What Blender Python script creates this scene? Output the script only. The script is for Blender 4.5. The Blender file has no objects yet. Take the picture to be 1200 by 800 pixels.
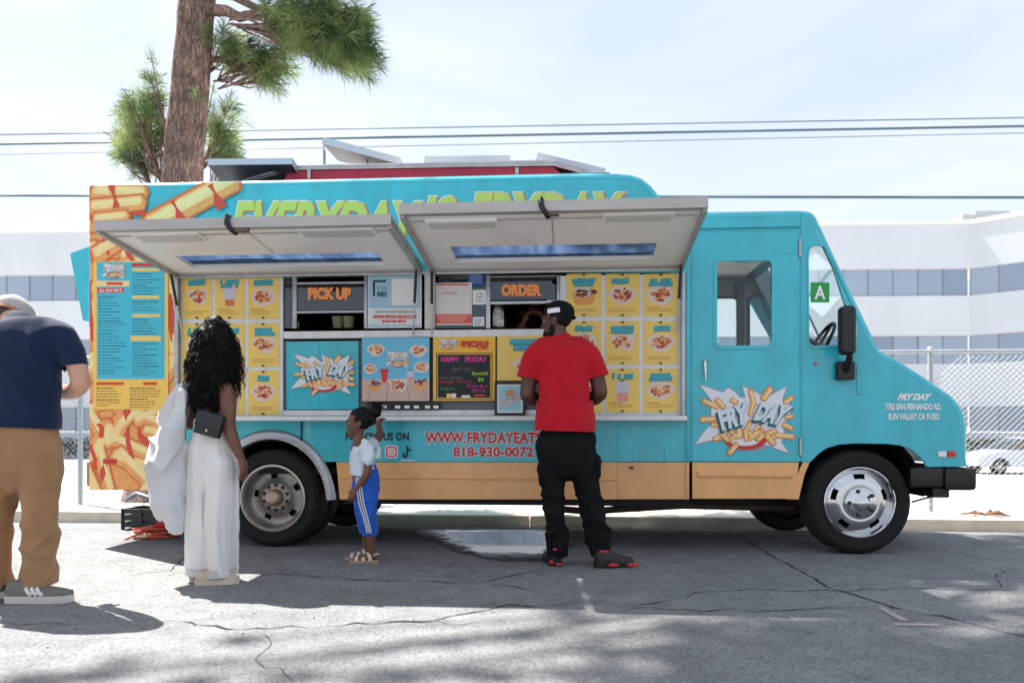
import bpy, bmesh, math, random
from mathutils import Vector, Matrix, noise
R = math.radians
rnd = random.Random(11)
sc = bpy.context.scene
COL = sc.collection

# ------------------------------------------------------------------ camera, sky, sun, exposure
CAM_H = 0.92; FPX = 900.0; HOR = 500.0          # eye height (m), focal length and horizon row measured on the 1200 x 800 photograph
cam_d = bpy.data.cameras.new('camera'); cam = bpy.data.objects.new('camera', cam_d); COL.objects.link(cam)
cam.location = (0, 0, CAM_H); cam.rotation_euler = (R(90), 0, 0)
cam_d.sensor_width = 36; cam_d.lens = 36*FPX/1200; cam_d.shift_y = (HOR-400)/1200
cam_d.clip_end = 2000; cam_d.clip_start = 0.05
cam_d.dof.use_dof = True; cam_d.dof.focus_distance = 5.45; cam_d.dof.aperture_fstop = 1.9
sc.camera = cam

SUN_DIR = Vector((-0.50, 0.40, 1.0)).normalized()      # towards the sun: behind the truck, to the left, high
sun_el = math.asin(SUN_DIR.z); sun_az = math.atan2(SUN_DIR.x, SUN_DIR.y)
w = bpy.data.worlds.new('World'); sc.world = w; w.use_nodes = True
nt = w.node_tree; nt.nodes.clear()
o_ = nt.nodes.new('ShaderNodeOutputWorld'); bg = nt.nodes.new('ShaderNodeBackground')
sky = nt.nodes.new('ShaderNodeTexSky'); sky.sky_type = 'NISHITA'; sky.sun_disc = False
sky.sun_elevation = sun_el; sky.sun_rotation = sun_az; sky.dust_density = 1.6; sky.air_density = 1.0; sky.ozone_density = 1.0
tc = nt.nodes.new('ShaderNodeTexCoord'); mp = nt.nodes.new('ShaderNodeMapping'); mp.inputs['Scale'].default_value = (1.0, 1.6, 4.5)
mp.inputs['Rotation'].default_value = (0, R(12), R(25))
nz = nt.nodes.new('ShaderNodeTexNoise'); nz.inputs['Scale'].default_value = 1.7; nz.inputs['Detail'].default_value = 7; nz.inputs['Roughness'].default_value = 0.55
nz.inputs['Distortion'].default_value = 0.6
rp = nt.nodes.new('ShaderNodeValToRGB'); rp.color_ramp.elements[0].position = 0.34; rp.color_ramp.elements[1].position = 0.66
rp.color_ramp.elements[0].color = (2.85, 3.2, 3.72, 1); rp.color_ramp.elements[1].color = (3.8, 3.9, 4.03, 1)      # blue between, white thin high cloud
mx = nt.nodes.new('ShaderNodeMixRGB'); mx.inputs[0].default_value = .80
nt.links.new(tc.outputs['Generated'], mp.inputs[0]); nt.links.new(mp.outputs[0], nz.inputs[0]); nt.links.new(nz.outputs[0], rp.inputs[0])
nt.links.new(rp.outputs[0], mx.inputs[2]); nt.links.new(sky.outputs[0], mx.inputs[1]); nt.links.new(mx.outputs[0], bg.inputs[0])
bg.inputs[1].default_value = 0.10
nt.links.new(bg.outputs[0], o_.inputs[0])
sl = bpy.data.lights.new('sun', 'SUN'); sun = bpy.data.objects.new('sun', sl); COL.objects.link(sun)
sl.energy = 5.0; sl.angle = R(0.53); sl.color = (1.0, 0.955, 0.88)
sun.rotation_euler = SUN_DIR.to_track_quat('Z', 'Y').to_euler(); sun.location = (-6, 6, 14)
sc.view_settings.view_transform = 'Standard'; sc.view_settings.look = 'None'; sc.view_settings.gamma = 1
sc.view_settings.exposure = 1.45; sc.view_settings.use_curve_mapping = False
sc.render.engine = 'CYCLES'; sc.cycles.use_denoising = True
sc.cycles.max_bounces = 8; sc.cycles.transparent_max_bounces = 12; sc.cycles.caustics_reflective = False; sc.cycles.caustics_refractive = False

# ------------------------------------------------------------------ measuring: a pixel of the photograph and a depth (or a plane of the truck) -> a point
TH = R(4.5); D0 = 5.70; CT, ST = math.cos(TH), math.sin(TH)
def W(px, py, t):
    return Vector(((px-600)/FPX*t, t, CAM_H+(HOR-py)/FPX*t))
def P(px, py, yo=0.0):
    a = (px-600)/FPX; b = (HOR-py)/FPX
    t = (yo+D0*CT)/(a*ST+CT)
    return Vector((a*t*CT-(t-D0)*ST, yo, CAM_H+b*t))
def P2(px, py, yo=0.0):
    v = P(px, py, yo); return (v.x, v.z)
def street(x, y, z=0.0):                    # street frame (along the kerb, across the kerb) -> world
    return Vector((x*CT+y*ST, D0-x*ST+y*CT, z))

# ------------------------------------------------------------------ materials
def S(r, g, b, k=1.0):
    f = lambda c: ((c/255/12.92) if c/255 <= .04045 else ((c/255+.055)/1.055)**2.4)*k
    return (f(r), f(g), f(b), 1)
MATS = {}
def mat(name, col, rough=.6, metal=0.0, var=0.0, vscale=6.0, bump=0.0, bscale=40.0, coat=0.0, spec=.5, vdetail=4, stretch=(1, 1, 1), col2=None, emit=0, rvar=0.0, sheen=0.0):
    if name in MATS: return MATS[name]
    m = bpy.data.materials.new(name); m.use_nodes = True
    t = m.node_tree; b = t.nodes['Principled BSDF']
    b.inputs['Base Color'].default_value = col; b.inputs['Roughness'].default_value = rough; b.inputs['Metallic'].default_value = metal
    b.inputs['Specular IOR Level'].default_value = spec
    if coat: b.inputs['Coat Weight'].default_value = coat; b.inputs['Coat Roughness'].default_value = .08
    if sheen: b.inputs['Sheen Weight'].default_value = sheen
    if emit: b.inputs['Emission Color'].default_value = col; b.inputs['Emission Strength'].default_value = emit
    if var or bump or col2 or rvar:
        tcn = t.nodes.new('ShaderNodeTexCoord'); mpn = t.nodes.new('ShaderNodeMapping'); mpn.inputs['Scale'].default_value = stretch
        t.links.new(tcn.outputs['Object'], mpn.inputs[0])
    if var or col2 or rvar:
        n = t.nodes.new('ShaderNodeTexNoise'); n.inputs['Scale'].default_value = vscale; n.inputs['Detail'].default_value = vdetail; n.inputs['Roughness'].default_value = .62
        t.links.new(mpn.outputs[0], n.inputs[0])
        r = t.nodes.new('ShaderNodeValToRGB'); r.color_ramp.elements[0].position = .3; r.color_ramp.elements[1].position = .7
        c2 = col2 or tuple(min(1, c*(1+var)) for c in col[:3])+(1,)
        c1 = col if col2 else tuple(c*(1-var) for c in col[:3])+(1,)
        r.color_ramp.elements[0].color = c1; r.color_ramp.elements[1].color = c2
        t.links.new(n.outputs[0], r.inputs[0])
        if var or col2: t.links.new(r.outputs[0], b.inputs['Base Color'])
        if rvar:
            mr = t.nodes.new('ShaderNodeMapRange'); mr.inputs[1].default_value = .3; mr.inputs[2].default_value = .7
            mr.inputs[3].default_value = max(0, rough-rvar); mr.inputs[4].default_value = min(1, rough+rvar)
            t.links.new(n.outputs[0], mr.inputs[0]); t.links.new(mr.outputs[0], b.inputs['Roughness'])
    if bump:
        n2 = t.nodes.new('ShaderNodeTexNoise'); n2.inputs['Scale'].default_value = bscale; n2.inputs['Detail'].default_value = 5
        t.links.new(mpn.outputs[0], n2.inputs[0])
        bp = t.nodes.new('ShaderNodeBump'); bp.inputs['Strength'].default_value = bump; bp.inputs['Distance'].default_value = .01
        t.links.new(n2.outputs[0], bp.inputs['Height']); t.links.new(bp.outputs[0], b.inputs['Normal'])
    MATS[name] = m
    return m
def glass(name, tint, refl=.10, alpha=.9, rough=.02):
    m = bpy.data.materials.new(name); m.use_nodes = True; t = m.node_tree; t.nodes.clear()
    o = t.nodes.new('ShaderNodeOutputMaterial'); tr = t.nodes.new('ShaderNodeBsdfTransparent'); tr.inputs[0].default_value = tint
    g = t.nodes.new('ShaderNodeBsdfGlossy'); g.inputs['Roughness'].default_value = rough; g.inputs['Color'].default_value = (.9, .95, 1, 1)
    f = t.nodes.new('ShaderNodeFresnel'); f.inputs[0].default_value = 1.5
    mth = t.nodes.new('ShaderNodeMath'); mth.operation = 'ADD'; mth.inputs[1].default_value = refl; mth.use_clamp = True
    mi = t.nodes.new('ShaderNodeMixShader'); t.links.new(f.outputs[0], mth.inputs[0]); t.links.new(mth.outputs[0], mi.inputs[0])
    t.links.new(tr.outputs[0], mi.inputs[1]); t.links.new(g.outputs[0], mi.inputs[2]); t.links.new(mi.outputs[0], o.inputs[0])
    return m

# ------------------------------------------------------------------ objects
def tag(o, label=None, cat=None, group=None, kind=None):
    if label: o['label'] = label
    if cat: o['category'] = cat
    if group: o['group'] = group
    if kind: o['kind'] = kind
    return o
def empty(name, loc=(0, 0, 0), rz=0, parent=None):
    o = bpy.data.objects.new(name, None); COL.objects.link(o); o.location = loc; o.rotation_euler = (0, 0, rz); o.empty_display_size = .2
    if parent: o.parent = parent
    return o
def place(name, mesh, parent=None, loc=None, rot=None, scale=None):
    o = bpy.data.objects.new(name, mesh); COL.objects.link(o)
    if parent: o.parent = parent
    if loc is not None: o.location = loc
    if rot is not None: o.rotation_euler = rot
    if scale is not None: o.scale = scale
    return o
def clip_poly(pts, x0, x1, z0, z1):
    for ax, lim, sg in ((0, x0, 1), (0, x1, -1), (1, z0, 1), (1, z1, -1)):
        out = []
        for i in range(len(pts)):
            a, b = pts[i-1], pts[i]
            da, db = (a[ax]-lim)*sg, (b[ax]-lim)*sg
            if (da >= 0) != (db >= 0):
                k = da/(da-db); out.append((a[0]+(b[0]-a[0])*k, a[1]+(b[1]-a[1])*k))
            if db >= 0: out.append(b)
        pts = out
        if len(pts) < 3: return []
    return pts

class MB:
    """collects faces for ONE mesh object"""
    def __init__(s): s.v = []; s.f = []; s.m = []; s.mats = []
    def mi(s, m):
        if m not in s.mats: s.mats.append(m)
        return s.mats.index(m)
    def add(s, vs, fs, m):
        b = len(s.v); s.v += [tuple(v) for v in vs]; k = s.mi(m)
        for f in fs: s.f.append(tuple(i+b for i in f)); s.m.append(k)
    def box(s, x0, x1, y0, y1, z0, z1, m, ch=0.0):
        x0, x1 = sorted((x0, x1)); y0, y1 = sorted((y0, y1)); z0, z1 = sorted((z0, z1))
        if ch <= 0:
            vs = [(x, y, z) for x in (x0, x1) for y in (y0, y1) for z in (z0, z1)]
            s.add(vs, [(0, 1, 3, 2), (4, 6, 7, 5), (0, 4, 5, 1), (2, 3, 7, 6), (0, 2, 6, 4), (1, 5, 7, 3)], m); return
        bm = bmesh.new(); bmesh.ops.create_cube(bm, size=1)
        for v in bm.verts:
            v.co = (x0 if v.co.x < 0 else x1, y0 if v.co.y < 0 else y1, z0 if v.co.z < 0 else z1)
        ch = min(ch, (x1-x0)*.45, (y1-y0)*.45, (z1-z0)*.45)
        bmesh.ops.bevel(bm, geom=bm.edges[:], offset=ch, segments=2, profile=.6, affect='EDGES')
        s.bm(bm, m)
    def bm(s, bm, m, M=None):
        bm.verts.index_update()
        vs = [(M @ v.co) if M else v.co.copy() for v in bm.verts]
        s.add(vs, [tuple(v.index for v in f.verts) for f in bm.faces], m); bm.free()
    def obox(s, M, sx, sy, sz, m, ch=0.0):
        t = MB(); t.box(-sx/2, sx/2, -sy/2, sy/2, -sz/2, sz/2, m, ch)
        s.add([M @ Vector(v) for v in t.v], t.f, m)
    def tube(s, pts, rad, m, n=8, ref=None, caps=True):
        pts = [Vector(p) for p in pts]
        if not isinstance(rad, (list, tuple)): rad = [rad]*len(pts)
        prevA = None; rings = []
        for i, p in enumerate(pts):
            T = (pts[min(i+1, len(pts)-1)]-pts[max(i-1, 0)]).normalized()
            A = Vector(ref) if ref is not None else (prevA if prevA is not None else (Vector((0, 0, 1)) if abs(T.z) < .9 else Vector((0, 1, 0))))
            A = A-T*A.dot(T)
            if A.length < 1e-5: A = Vector((1, 0, 0))-T*T.x
            A.normalize(); B = T.cross(A); prevA = A
            r = rad[i]; ra, rb = r if isinstance(r, (tuple, list)) else (r, r)
            rings.append([p+B*(ra*math.cos(2*math.pi*k/n))+A*(rb*math.sin(2*math.pi*k/n)) for k in range(n)])
        vs = [v for r_ in rings for v in r_]; fs = []
        for i in range(len(rings)-1):
            for k in range(n):
                fs.append((i*n+k, i*n+(k+1) % n, (i+1)*n+(k+1) % n, (i+1)*n+k))
        if caps:
            fs.append(tuple(range(n-1, -1, -1))); fs.append(tuple((len(rings)-1)*n+k for k in range(n)))
        s.add(vs, fs, m)
    def lathe(s, prof, m, M=None, n=40, skip=None, a0=0, closed=True):
        # prof: (radius, depth along local y); axis = local y
        vs = []; fs = []
        for (r, y) in prof:
            for k in range(n):
                a = a0+2*math.pi*k/n; v = Vector((r*math.cos(a), y, r*math.sin(a)))
                vs.append(M @ v if M else v)
        for i in range(len(prof)-1):
            for k in range(n):
                if skip and skip(i, (k+.5)/n): continue
                fs.append((i*n+k, (i+1)*n+k, (i+1)*n+(k+1) % n, i*n+(k+1) % n))
        s.add(vs, fs, m)
    def poly(s, pts, y, m, clip=None):
        # flat print: pts (x, z), facing -y
        if clip: pts = clip_poly(list(pts), *clip)
        if len(pts) < 3: return
        A = sum(pts[i-1][0]*pts[i][1]-pts[i][0]*pts[i-1][1] for i in range(len(pts)))
        if abs(A) < 1e-9: return
        if A < 0: pts = pts[::-1]
        s.add([(p[0], y, p[1]) for p in pts], [tuple(range(len(pts)))], m)
    def rect(s, x0, x1, z0, z1, y, m, clip=None):
        s.poly([(min(x0, x1), min(z0, z1)), (max(x0, x1), min(z0, z1)), (max(x0, x1), max(z0, z1)), (min(x0, x1), max(z0, z1))], y, m, clip)
    def ellipse(s, cx, cz, rx, rz, y, m, n=20, clip=None, rot=0, wob=0, seed=0):
        q = random.Random(seed); pts = []
        for k in range(n):
            a = 2*math.pi*k/n; w_ = 1+wob*(q.random()-.5)
            x, z = rx*math.cos(a)*w_, rz*math.sin(a)*w_
            pts.append((cx+x*math.cos(rot)-z*math.sin(rot), cz+x*math.sin(rot)+z*math.cos(rot)))
        s.poly(pts, y, m, clip)
    def mesh(s, name, smooth=None):
        me = bpy.data.meshes.new(name); me.from_pydata(s.v, [], s.f)
        for m in s.mats: me.materials.append(m)
        me.polygons.foreach_set('material_index', s.m)
        if smooth is not None:
            me.polygons.foreach_set('use_smooth', [True]*len(me.polygons))
            if smooth < 180: me.set_sharp_from_angle(angle=R(smooth))
        me.update(); return me
    def build(s, name, parent=None, smooth=None, loc=None, rot=None):
        return place(name, s.mesh(name, smooth), parent, loc, rot)

def _curve_mesh(cu):
    ob = bpy.data.objects.new('tmp', cu); COL.objects.link(ob)
    dg = bpy.context.evaluated_depsgraph_get(); me = bpy.data.meshes.new_from_object(ob.evaluated_get(dg))
    vs = [v.co.copy() for v in me.vertices]; fs = [tuple(p.vertices) for p in me.polygons]
    bpy.data.objects.remove(ob); bpy.data.curves.remove(cu); bpy.data.meshes.remove(me)
    return vs, fs
def plate(mb, outer, holes, y0, thick, m, bevel=0.0):
    """a plate in the truck's side plane: (x, z) outlines, front face at y0, holes cut through"""
    cu = bpy.data.curves.new('tmp', 'CURVE'); cu.dimensions = '2D'; cu.fill_mode = 'BOTH'
    cu.extrude = max(thick/2-bevel, 0); cu.bevel_depth = bevel; cu.bevel_resolution = 1; cu.offset = -bevel
    for loop in [outer]+list(holes):
        sp = cu.splines.new('POLY'); sp.points.add(len(loop)-1)
        for i, p in enumerate(loop): sp.points[i].co = (p[0], p[1], 0, 1)
        sp.use_cyclic_u = True
    vs, fs = _curve_mesh(cu)
    mb.add([(v.x, y0+thick/2-v.z, v.y) for v in vs], fs, m)
def rrect(x0, x1, z0, z1, r, n=5):
    x0, x1 = sorted((x0, x1)); z0, z1 = sorted((z0, z1)); out = []
    for cx, cz, a in ((x1-r, z1-r, 0), (x0+r, z1-r, 90), (x0+r, z0+r, 180), (x1-r, z0+r, 270)):
        for k in range(n+1):
            an = R(a+90*k/n); out.append((cx+r*math.cos(an), cz+r*math.sin(an)))
    return out
def ppx(pts, yo=0.0): return [P2(x, y, yo) for x, y in pts]
def rpx(x0, y0, x1, y1, r=0.0, yo=0.0):     # pixel rectangle -> outline on the plane
    a, b, c, d = P2(x0, y1, yo), P2(x1, y1, yo), P2(x1, y0, yo), P2(x0, y0, yo)
    if r <= 0: return [a, b, c, d]
    return rrect((a[0]+d[0])/2, (b[0]+c[0])/2, (a[1]+b[1])/2, (c[1]+d[1])/2, r)

_TX = {}
def text_geo(body, off, space=1.0):
    k = (body, round(off, 4), space)
    if k not in _TX:
        cu = bpy.data.curves.new('tmp', 'FONT'); cu.body = body; cu.size = 1; cu.offset = off; cu.fill_mode = 'FRONT'; cu.resolution_u = 3
        cu.space_character = space
        _TX[k] = _curve_mesh(cu)
    return _TX[k]
def text_quad(mb, body, quad, y, m, bold=.03, extra=0.0, space=1.0):
    """lettering mapped into quad (bottom-left, bottom-right, top-right, top-left); extra grows it for an outline"""
    v0, _ = text_geo(body, bold, space)
    x0 = min(v.x for v in v0); x1 = max(v.x for v in v0); z0 = min(v.y for v in v0); z1 = max(v.y for v in v0)
    vs, fs = text_geo(body, bold+extra, space)
    out = []
    (ax, az), (bx, bz), (cx, cz), (dx, dz) = quad
    for v in vs:
        u, t = (v.x-x0)/(x1-x0), (v.y-z0)/(z1-z0)
        out.append(((ax*(1-u)+bx*u)*(1-t)+(dx*(1-u)+cx*u)*t, y, (az*(1-u)+bz*u)*(1-t)+(dz*(1-u)+cz*u)*t))
    a = Vector(out[fs[0][1]])-Vector(out[fs[0][0]]); b = Vector(out[fs[0][2]])-Vector(out[fs[0][1]])
    if a.cross(b).y > 0: fs = [f[::-1] for f in fs]
    mb.add(out, fs, m)
def text_px(mb, body, x0, y0, x1, y1, yo, m, bold=.03, extra=0.0, shear=0.0, space=1.0, lift=0.0):
    q = [P2(x0, y1, yo), P2(x1, y1, yo), P2(x1+shear, y0, yo), P2(x0+shear, y0, yo)]
    text_quad(mb, body, q, yo-lift, m, bold, extra, space)

def remeshed(mb, name, voxel, smooth=6, fac=.5, disp=None, mats=None, parent=None, decimate=0):
    """overlapping closed shapes -> one continuous skin"""
    me = mb.mesh('tmp'); ob = bpy.data.objects.new('tmp', me); COL.objects.link(ob)
    r = ob.modifiers.new('r', 'REMESH'); r.mode = 'VOXEL'; r.voxel_size = voxel; r.use_smooth_shade = True
    if smooth:
        s_ = ob.modifiers.new('s', 'SMOOTH'); s_.factor = fac; s_.iterations = smooth
    dg = bpy.context.evaluated_depsgraph_get(); out = bpy.data.meshes.new_from_object(ob.evaluated_get(dg))
    bpy.data.objects.remove(ob); bpy.data.meshes.remove(me)
    out.name = name; out.materials.clear()
    for m in (mats or mb.mats): out.materials.append(m)
    out.polygons.foreach_set('material_index', [0]*len(out.polygons))
    if disp:
        nrm = [v.normal.copy() for v in out.vertices]
        for v, n in zip(out.vertices, nrm): v.co = v.co+n*disp(v.co)
    out.polygons.foreach_set('use_smooth', [True]*len(out.polygons)); out.update()
    return place(name, out, parent)
def spline(pts, k=5):
    """Catmull-Rom through tuples of any length"""
    out = []; n = len(pts)
    for i in range(n-1):
        p0, p1, p2, p3 = pts[max(i-1, 0)], pts[i], pts[i+1], pts[min(i+2, n-1)]
        for j in range(k):
            t = j/k
            out.append(tuple(.5*((2*b)+(-a+c)*t+(2*a-5*b+4*c-d)*t*t+(-a+3*b-3*c+d)*t**3) for a, b, c, d in zip(p0, p1, p2, p3)))
    out.append(tuple(pts[-1])); return out
def limb(mb, pts, m, ref=(0, 1, 0), k=4, n=16):
    """pts: (x, y, z, half width, half depth)"""
    q = spline([tuple(p) for p in pts], k)
    # rounded ends
    a, b = Vector(q[0][:3]), Vector(q[1][:3]); T = (a-b).normalized(); ra, rb = q[0][3:5]; e = min(ra, rb)
    head = [tuple(a+T*e*.9)+(ra*.35, rb*.35), tuple(a+T*e*.6)+(ra*.75, rb*.75)]
    a2, b2 = Vector(q[-1][:3]), Vector(q[-2][:3]); T2 = (a2-b2).normalized(); ra2, rb2 = q[-1][3:5]; e2 = min(ra2, rb2)
    tail = [tuple(a2+T2*e2*.6)+(ra2*.75, rb2*.75), tuple(a2+T2*e2*.9)+(ra2*.35, rb2*.35)]
    q = head+q+tail
    mb.tube([Vector(p[:3]) for p in q], [(max(p[3], .002), max(p[4], .002)) for p in q], m, n=n, ref=ref)
def blob(mb, c, r, m, M=None, sub=3):
    bm = bmesh.new(); bmesh.ops.create_icosphere(bm, subdivisions=sub, radius=1)
    for v in bm.verts:
        v.co = Vector((v.co.x*r[0], v.co.y*r[1], v.co.z*r[2]))
        if M: v.co = M @ v.co
        v.co += Vector(c)
    mb.bm(bm, m)
# ------------------------------------------------------------------ palette
TEAL = mat('teal_paint', S(50, 186, 203), .34, var=.10, vscale=2.2, coat=.5, bump=.10, bscale=2.6, rvar=.08)
ORANGE = mat('orange_paint', S(238, 176, 114), .4, var=.10, vscale=2.4, coat=.3, bump=.10, bscale=3)
WHITE = mat('white_paint', S(226, 226, 226), .5, var=.03)
OFFWHITE = mat('aged_white_panel', S(214, 208, 202), .55, var=.05, vscale=3, rvar=.1)
ALU = mat('brushed_aluminium', S(176, 178, 182), .36, .9, var=.10, vscale=14, stretch=(.3, 1, 6), rvar=.12)
STEEL = mat('stainless_steel', S(150, 152, 156), .32, .95, var=.12, vscale=9, stretch=(.3, 1, 5))
CHROME = mat('polished_chrome', S(205, 206, 208), .10, 1.0, var=.05, vscale=8)
CASTMETAL = mat('dirty_wheel_metal', S(156, 150, 145), .45, .8, var=.3, vscale=12)
BLACK = mat('black_plastic', S(18, 18, 20), .45, var=.2, vscale=10)
RUBBER = mat('tyre_rubber', S(21, 20, 21), .85, var=.25, vscale=20, bump=.25, bscale=60)
DARK = mat('underbody_black', S(13, 13, 13), .8, var=.3, vscale=8)
GREYPAINT = mat('grey_interior', S(120, 124, 126), .6, var=.06)
RED = mat('red_print', S(208, 48, 44), .5)
CRIMSON = mat('crimson_paint', S(160, 32, 60), .45, var=.06)
YELLOW = mat('yellow_card', S(242, 204, 104), .55, var=.03, vscale=5)
WPRINT = mat('white_print', S(232, 232, 232), .5)
INK = mat('dark_ink', S(38, 46, 56), .6)
TEALPRINT = mat('teal_print', S(62, 172, 190), .5)
TEALDARK = mat('deep_teal_print', S(18, 96, 112), .5)
LIME = mat('lime_print', S(204, 214, 100), .5)
FRY = mat('fry_yellow', S(246, 214, 148), .55, var=.08, vscale=18)
FRYD = mat('fry_orange', S(236, 164, 96), .55, var=.10, vscale=18)
FRYL = mat('fry_pale', S(244, 224, 160), .55)
OUTL = mat('fry_outline', S(216, 112, 62), .55)
KETCH = mat('ketchup_red', S(216, 74, 52), .5)
TRAY = mat('paper_tray', S(226, 206, 196), .6)

def weather(m, amt, scale, stretch):
    """faint vertical streaks and scuffs over the paint"""
    t = m.node_tree; b = t.nodes['Principled BSDF']; src = b.inputs['Base Color'].links[0].from_socket
    tcn = t.nodes.new('ShaderNodeTexCoord'); mp = t.nodes.new('ShaderNodeMapping'); mp.inputs['Scale'].default_value = stretch; t.links.new(tcn.outputs['Object'], mp.inputs[0])
    n = t.nodes.new('ShaderNodeTexNoise'); n.inputs['Scale'].default_value = scale; n.inputs['Detail'].default_value = 8; n.inputs['Roughness'].default_value = .7; t.links.new(mp.outputs[0], n.inputs[0])
    r = t.nodes.new('ShaderNodeValToRGB'); r.color_ramp.elements[0].position = .42; r.color_ramp.elements[1].position = .72; r.color_ramp.elements[0].color = (1, 1, 1, 1); r.color_ramp.elements[1].color = (1-amt, 1-amt*1.05, 1-amt*1.15, 1); t.links.new(n.outputs[0], r.inputs[0])
    mx = t.nodes.new('ShaderNodeMixRGB'); mx.blend_type = 'MULTIPLY'; mx.inputs[0].default_value = 1; t.links.new(src, mx.inputs[1]); t.links.new(r.outputs[0], mx.inputs[2]); t.links.new(mx.outputs[0], b.inputs['Base Color'])
weather(TEAL, .18, 3.0, (2.2, 2.2, .5)); weather(ORANGE, .16, 3.0, (1.2, 1.2, .8)); weather(OFFWHITE, .25, 4, (1.5, 1.5, 1)); weather(ALU, .3, 5, (1, 1, 1)); weather(WHITE, .18, 5, (2, 2, .6))

# ------------------------------------------------------------------ road: flat under the people, falling to the gutter beside the kerb
def asphalt():
    m = bpy.data.materials.new('worn_asphalt'); m.use_nodes = True; t = m.node_tree; b = t.nodes['Principled BSDF']
    g = t.nodes.new('ShaderNodeNewGeometry')
    def nz(s, d=6, r=.6):
        n = t.nodes.new('ShaderNodeTexNoise'); n.inputs['Scale'].default_value = s; n.inputs['Detail'].default_value = d; n.inputs['Roughness'].default_value = r
        t.links.new(g.outputs['Position'], n.inputs[0]); return n
    def ramp(n, stops):
        r = t.nodes.new('ShaderNodeValToRGB'); e = r.color_ramp.elements
        while len(e) < len(stops): e.new(.5)
        for i, (p, c) in enumerate(stops): e[i].position = p; e[i].color = c
        t.links.new(n, r.inputs[0]); return r
    def mixc(mode, f, a, c):
        mm = t.nodes.new('ShaderNodeMixRGB'); mm.blend_type = mode; mm.inputs[0].default_value = f
        t.links.new(a, mm.inputs[1]); t.links.new(c, mm.inputs[2]); return mm.outputs[0]
    big = ramp(nz(.55, 4).outputs[0], [(.32, (.165, .172, .180, 1)), (.68, (.232, .237, .243, 1))])
    mid = ramp(nz(5, 6).outputs[0], [(.3, (.80, .80, .80, 1)), (.7, (1.12, 1.12, 1.11, 1))])
    v = t.nodes.new('ShaderNodeTexVoronoi'); v.inputs['Scale'].default_value = 105; t.links.new(g.outputs['Position'], v.inputs['Vector'])
    agg = ramp(v.outputs['Color'], [(.05, (.60, .60, .60, 1)), (.45, (.99, .99, .99, 1)), (.95, (1.38, 1.36, 1.33, 1))])
    fine = ramp(nz(260, 2).outputs[0], [(.36, (.82, .82, .82, 1)), (.64, (1.14, 1.14, 1.14, 1))])
    c = mixc('MULTIPLY', 1, big.outputs[0], mid.outputs[0]); c = mixc('MULTIPLY', 1, c, agg.outputs[0]); c = mixc('MULTIPLY', 1, c, fine.outputs[0])
    st = ramp(nz(1.4, 5, .7).outputs[0], [(.60, (1, 1, 1, 1)), (.76, (.60, .60, .61, 1))])           # old oil stains
    c = mixc('MULTIPLY', 1, c, st.outputs[0])
    t.links.new(c, b.inputs['Base Color']); b.inputs['Roughness'].default_value = .9; b.inputs['Specular IOR Level'].default_value = .3
    ad = t.nodes.new('ShaderNodeMath'); ad.operation = 'ADD'; t.links.new(v.outputs['Distance'], ad.inputs[0]); t.links.new(nz(160, 3).outputs[0], ad.inputs[1])
    bp = t.nodes.new('ShaderNodeBump'); bp.inputs['Strength'].default_value = .4; bp.inputs['Distance'].default_value = .004
    t.links.new(ad.outputs[0], bp.inputs['Height']); t.links.new(bp.outputs[0], b.inputs['Normal'])
    return m
ASPH = asphalt()
KY = 2.30; GUT = -.13                      # kerb line and gutter level
def road_z(y):
    if y < 1.0: return 0.0
    return GUT*min(1, (y-1.0)/(KY-1.0))**1.5
mb = MB(); ys = [-60, -30, -12, -8, -6, -4, -3, -2, -1, 0, .5, 1.0, 1.15, 1.3, 1.45, 1.6, 1.75, 1.9, 2.05, 2.2, KY-.002]; xs = [-150, -60, -25, -10, -5, -2.5, 0, 2.5, 5, 10, 25, 60, 150]
vs = [street(x, y, road_z(y)) for y in ys for x in xs]; n = len(xs)
mb.add(vs, [(j*n+i, j*n+i+1, (j+1)*n+i+1, (j+1)*n+i) for j in range(len(ys)-1) for i in range(n-1)], ASPH)
ROAD = tag(mb.build('road'), 'worn grey asphalt road with cracks in front of the kerb', 'road', kind='structure')

CRACK = mat('crack_filling', S(44, 44, 48), .95, var=.3, vscale=30)
def crack(pts, wd, seed):
    q = random.Random(seed); out = []
    base = [W(px, py, CAM_H*FPX/(py-HOR)) for px, py in pts]
    for i in range(len(base)-1):
        a, b = base[i], base[i+1]; L = (b-a).length; k = max(2, int(L/.07))
        for j in range(k):
            p = a.lerp(b, j/k); out.append(p+Vector((q.uniform(-1, 1)*.012, q.uniform(-1, 1)*.03, 0)))
    out.append(base[-1])
    mb = MB(); vs = []; fs = []
    for i, p in enumerate(out):
        T = (out[min(i+1, len(out)-1)]-out[max(i-1, 0)]).normalized(); N = Vector((-T.y, T.x, 0))
        e = min(1, min(i, len(out)-1-i)/4+.15); ww = wd*.62*e*q.uniform(.25, 1.5)
        vs += [p+N*ww+Vector((0, 0, .004)), p-N*ww+Vector((0, 0, .004))]
    for i in range(len(out)-1): fs.append((2*i, 2*i+1, 2*i+3, 2*i+2))
    mb.add(vs, fs, CRACK)
    if mb.f:
        o = mb.build('crack', ROAD)
        if o.data.polygons[0].normal.z < 0: o.data.flip_normals()
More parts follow.
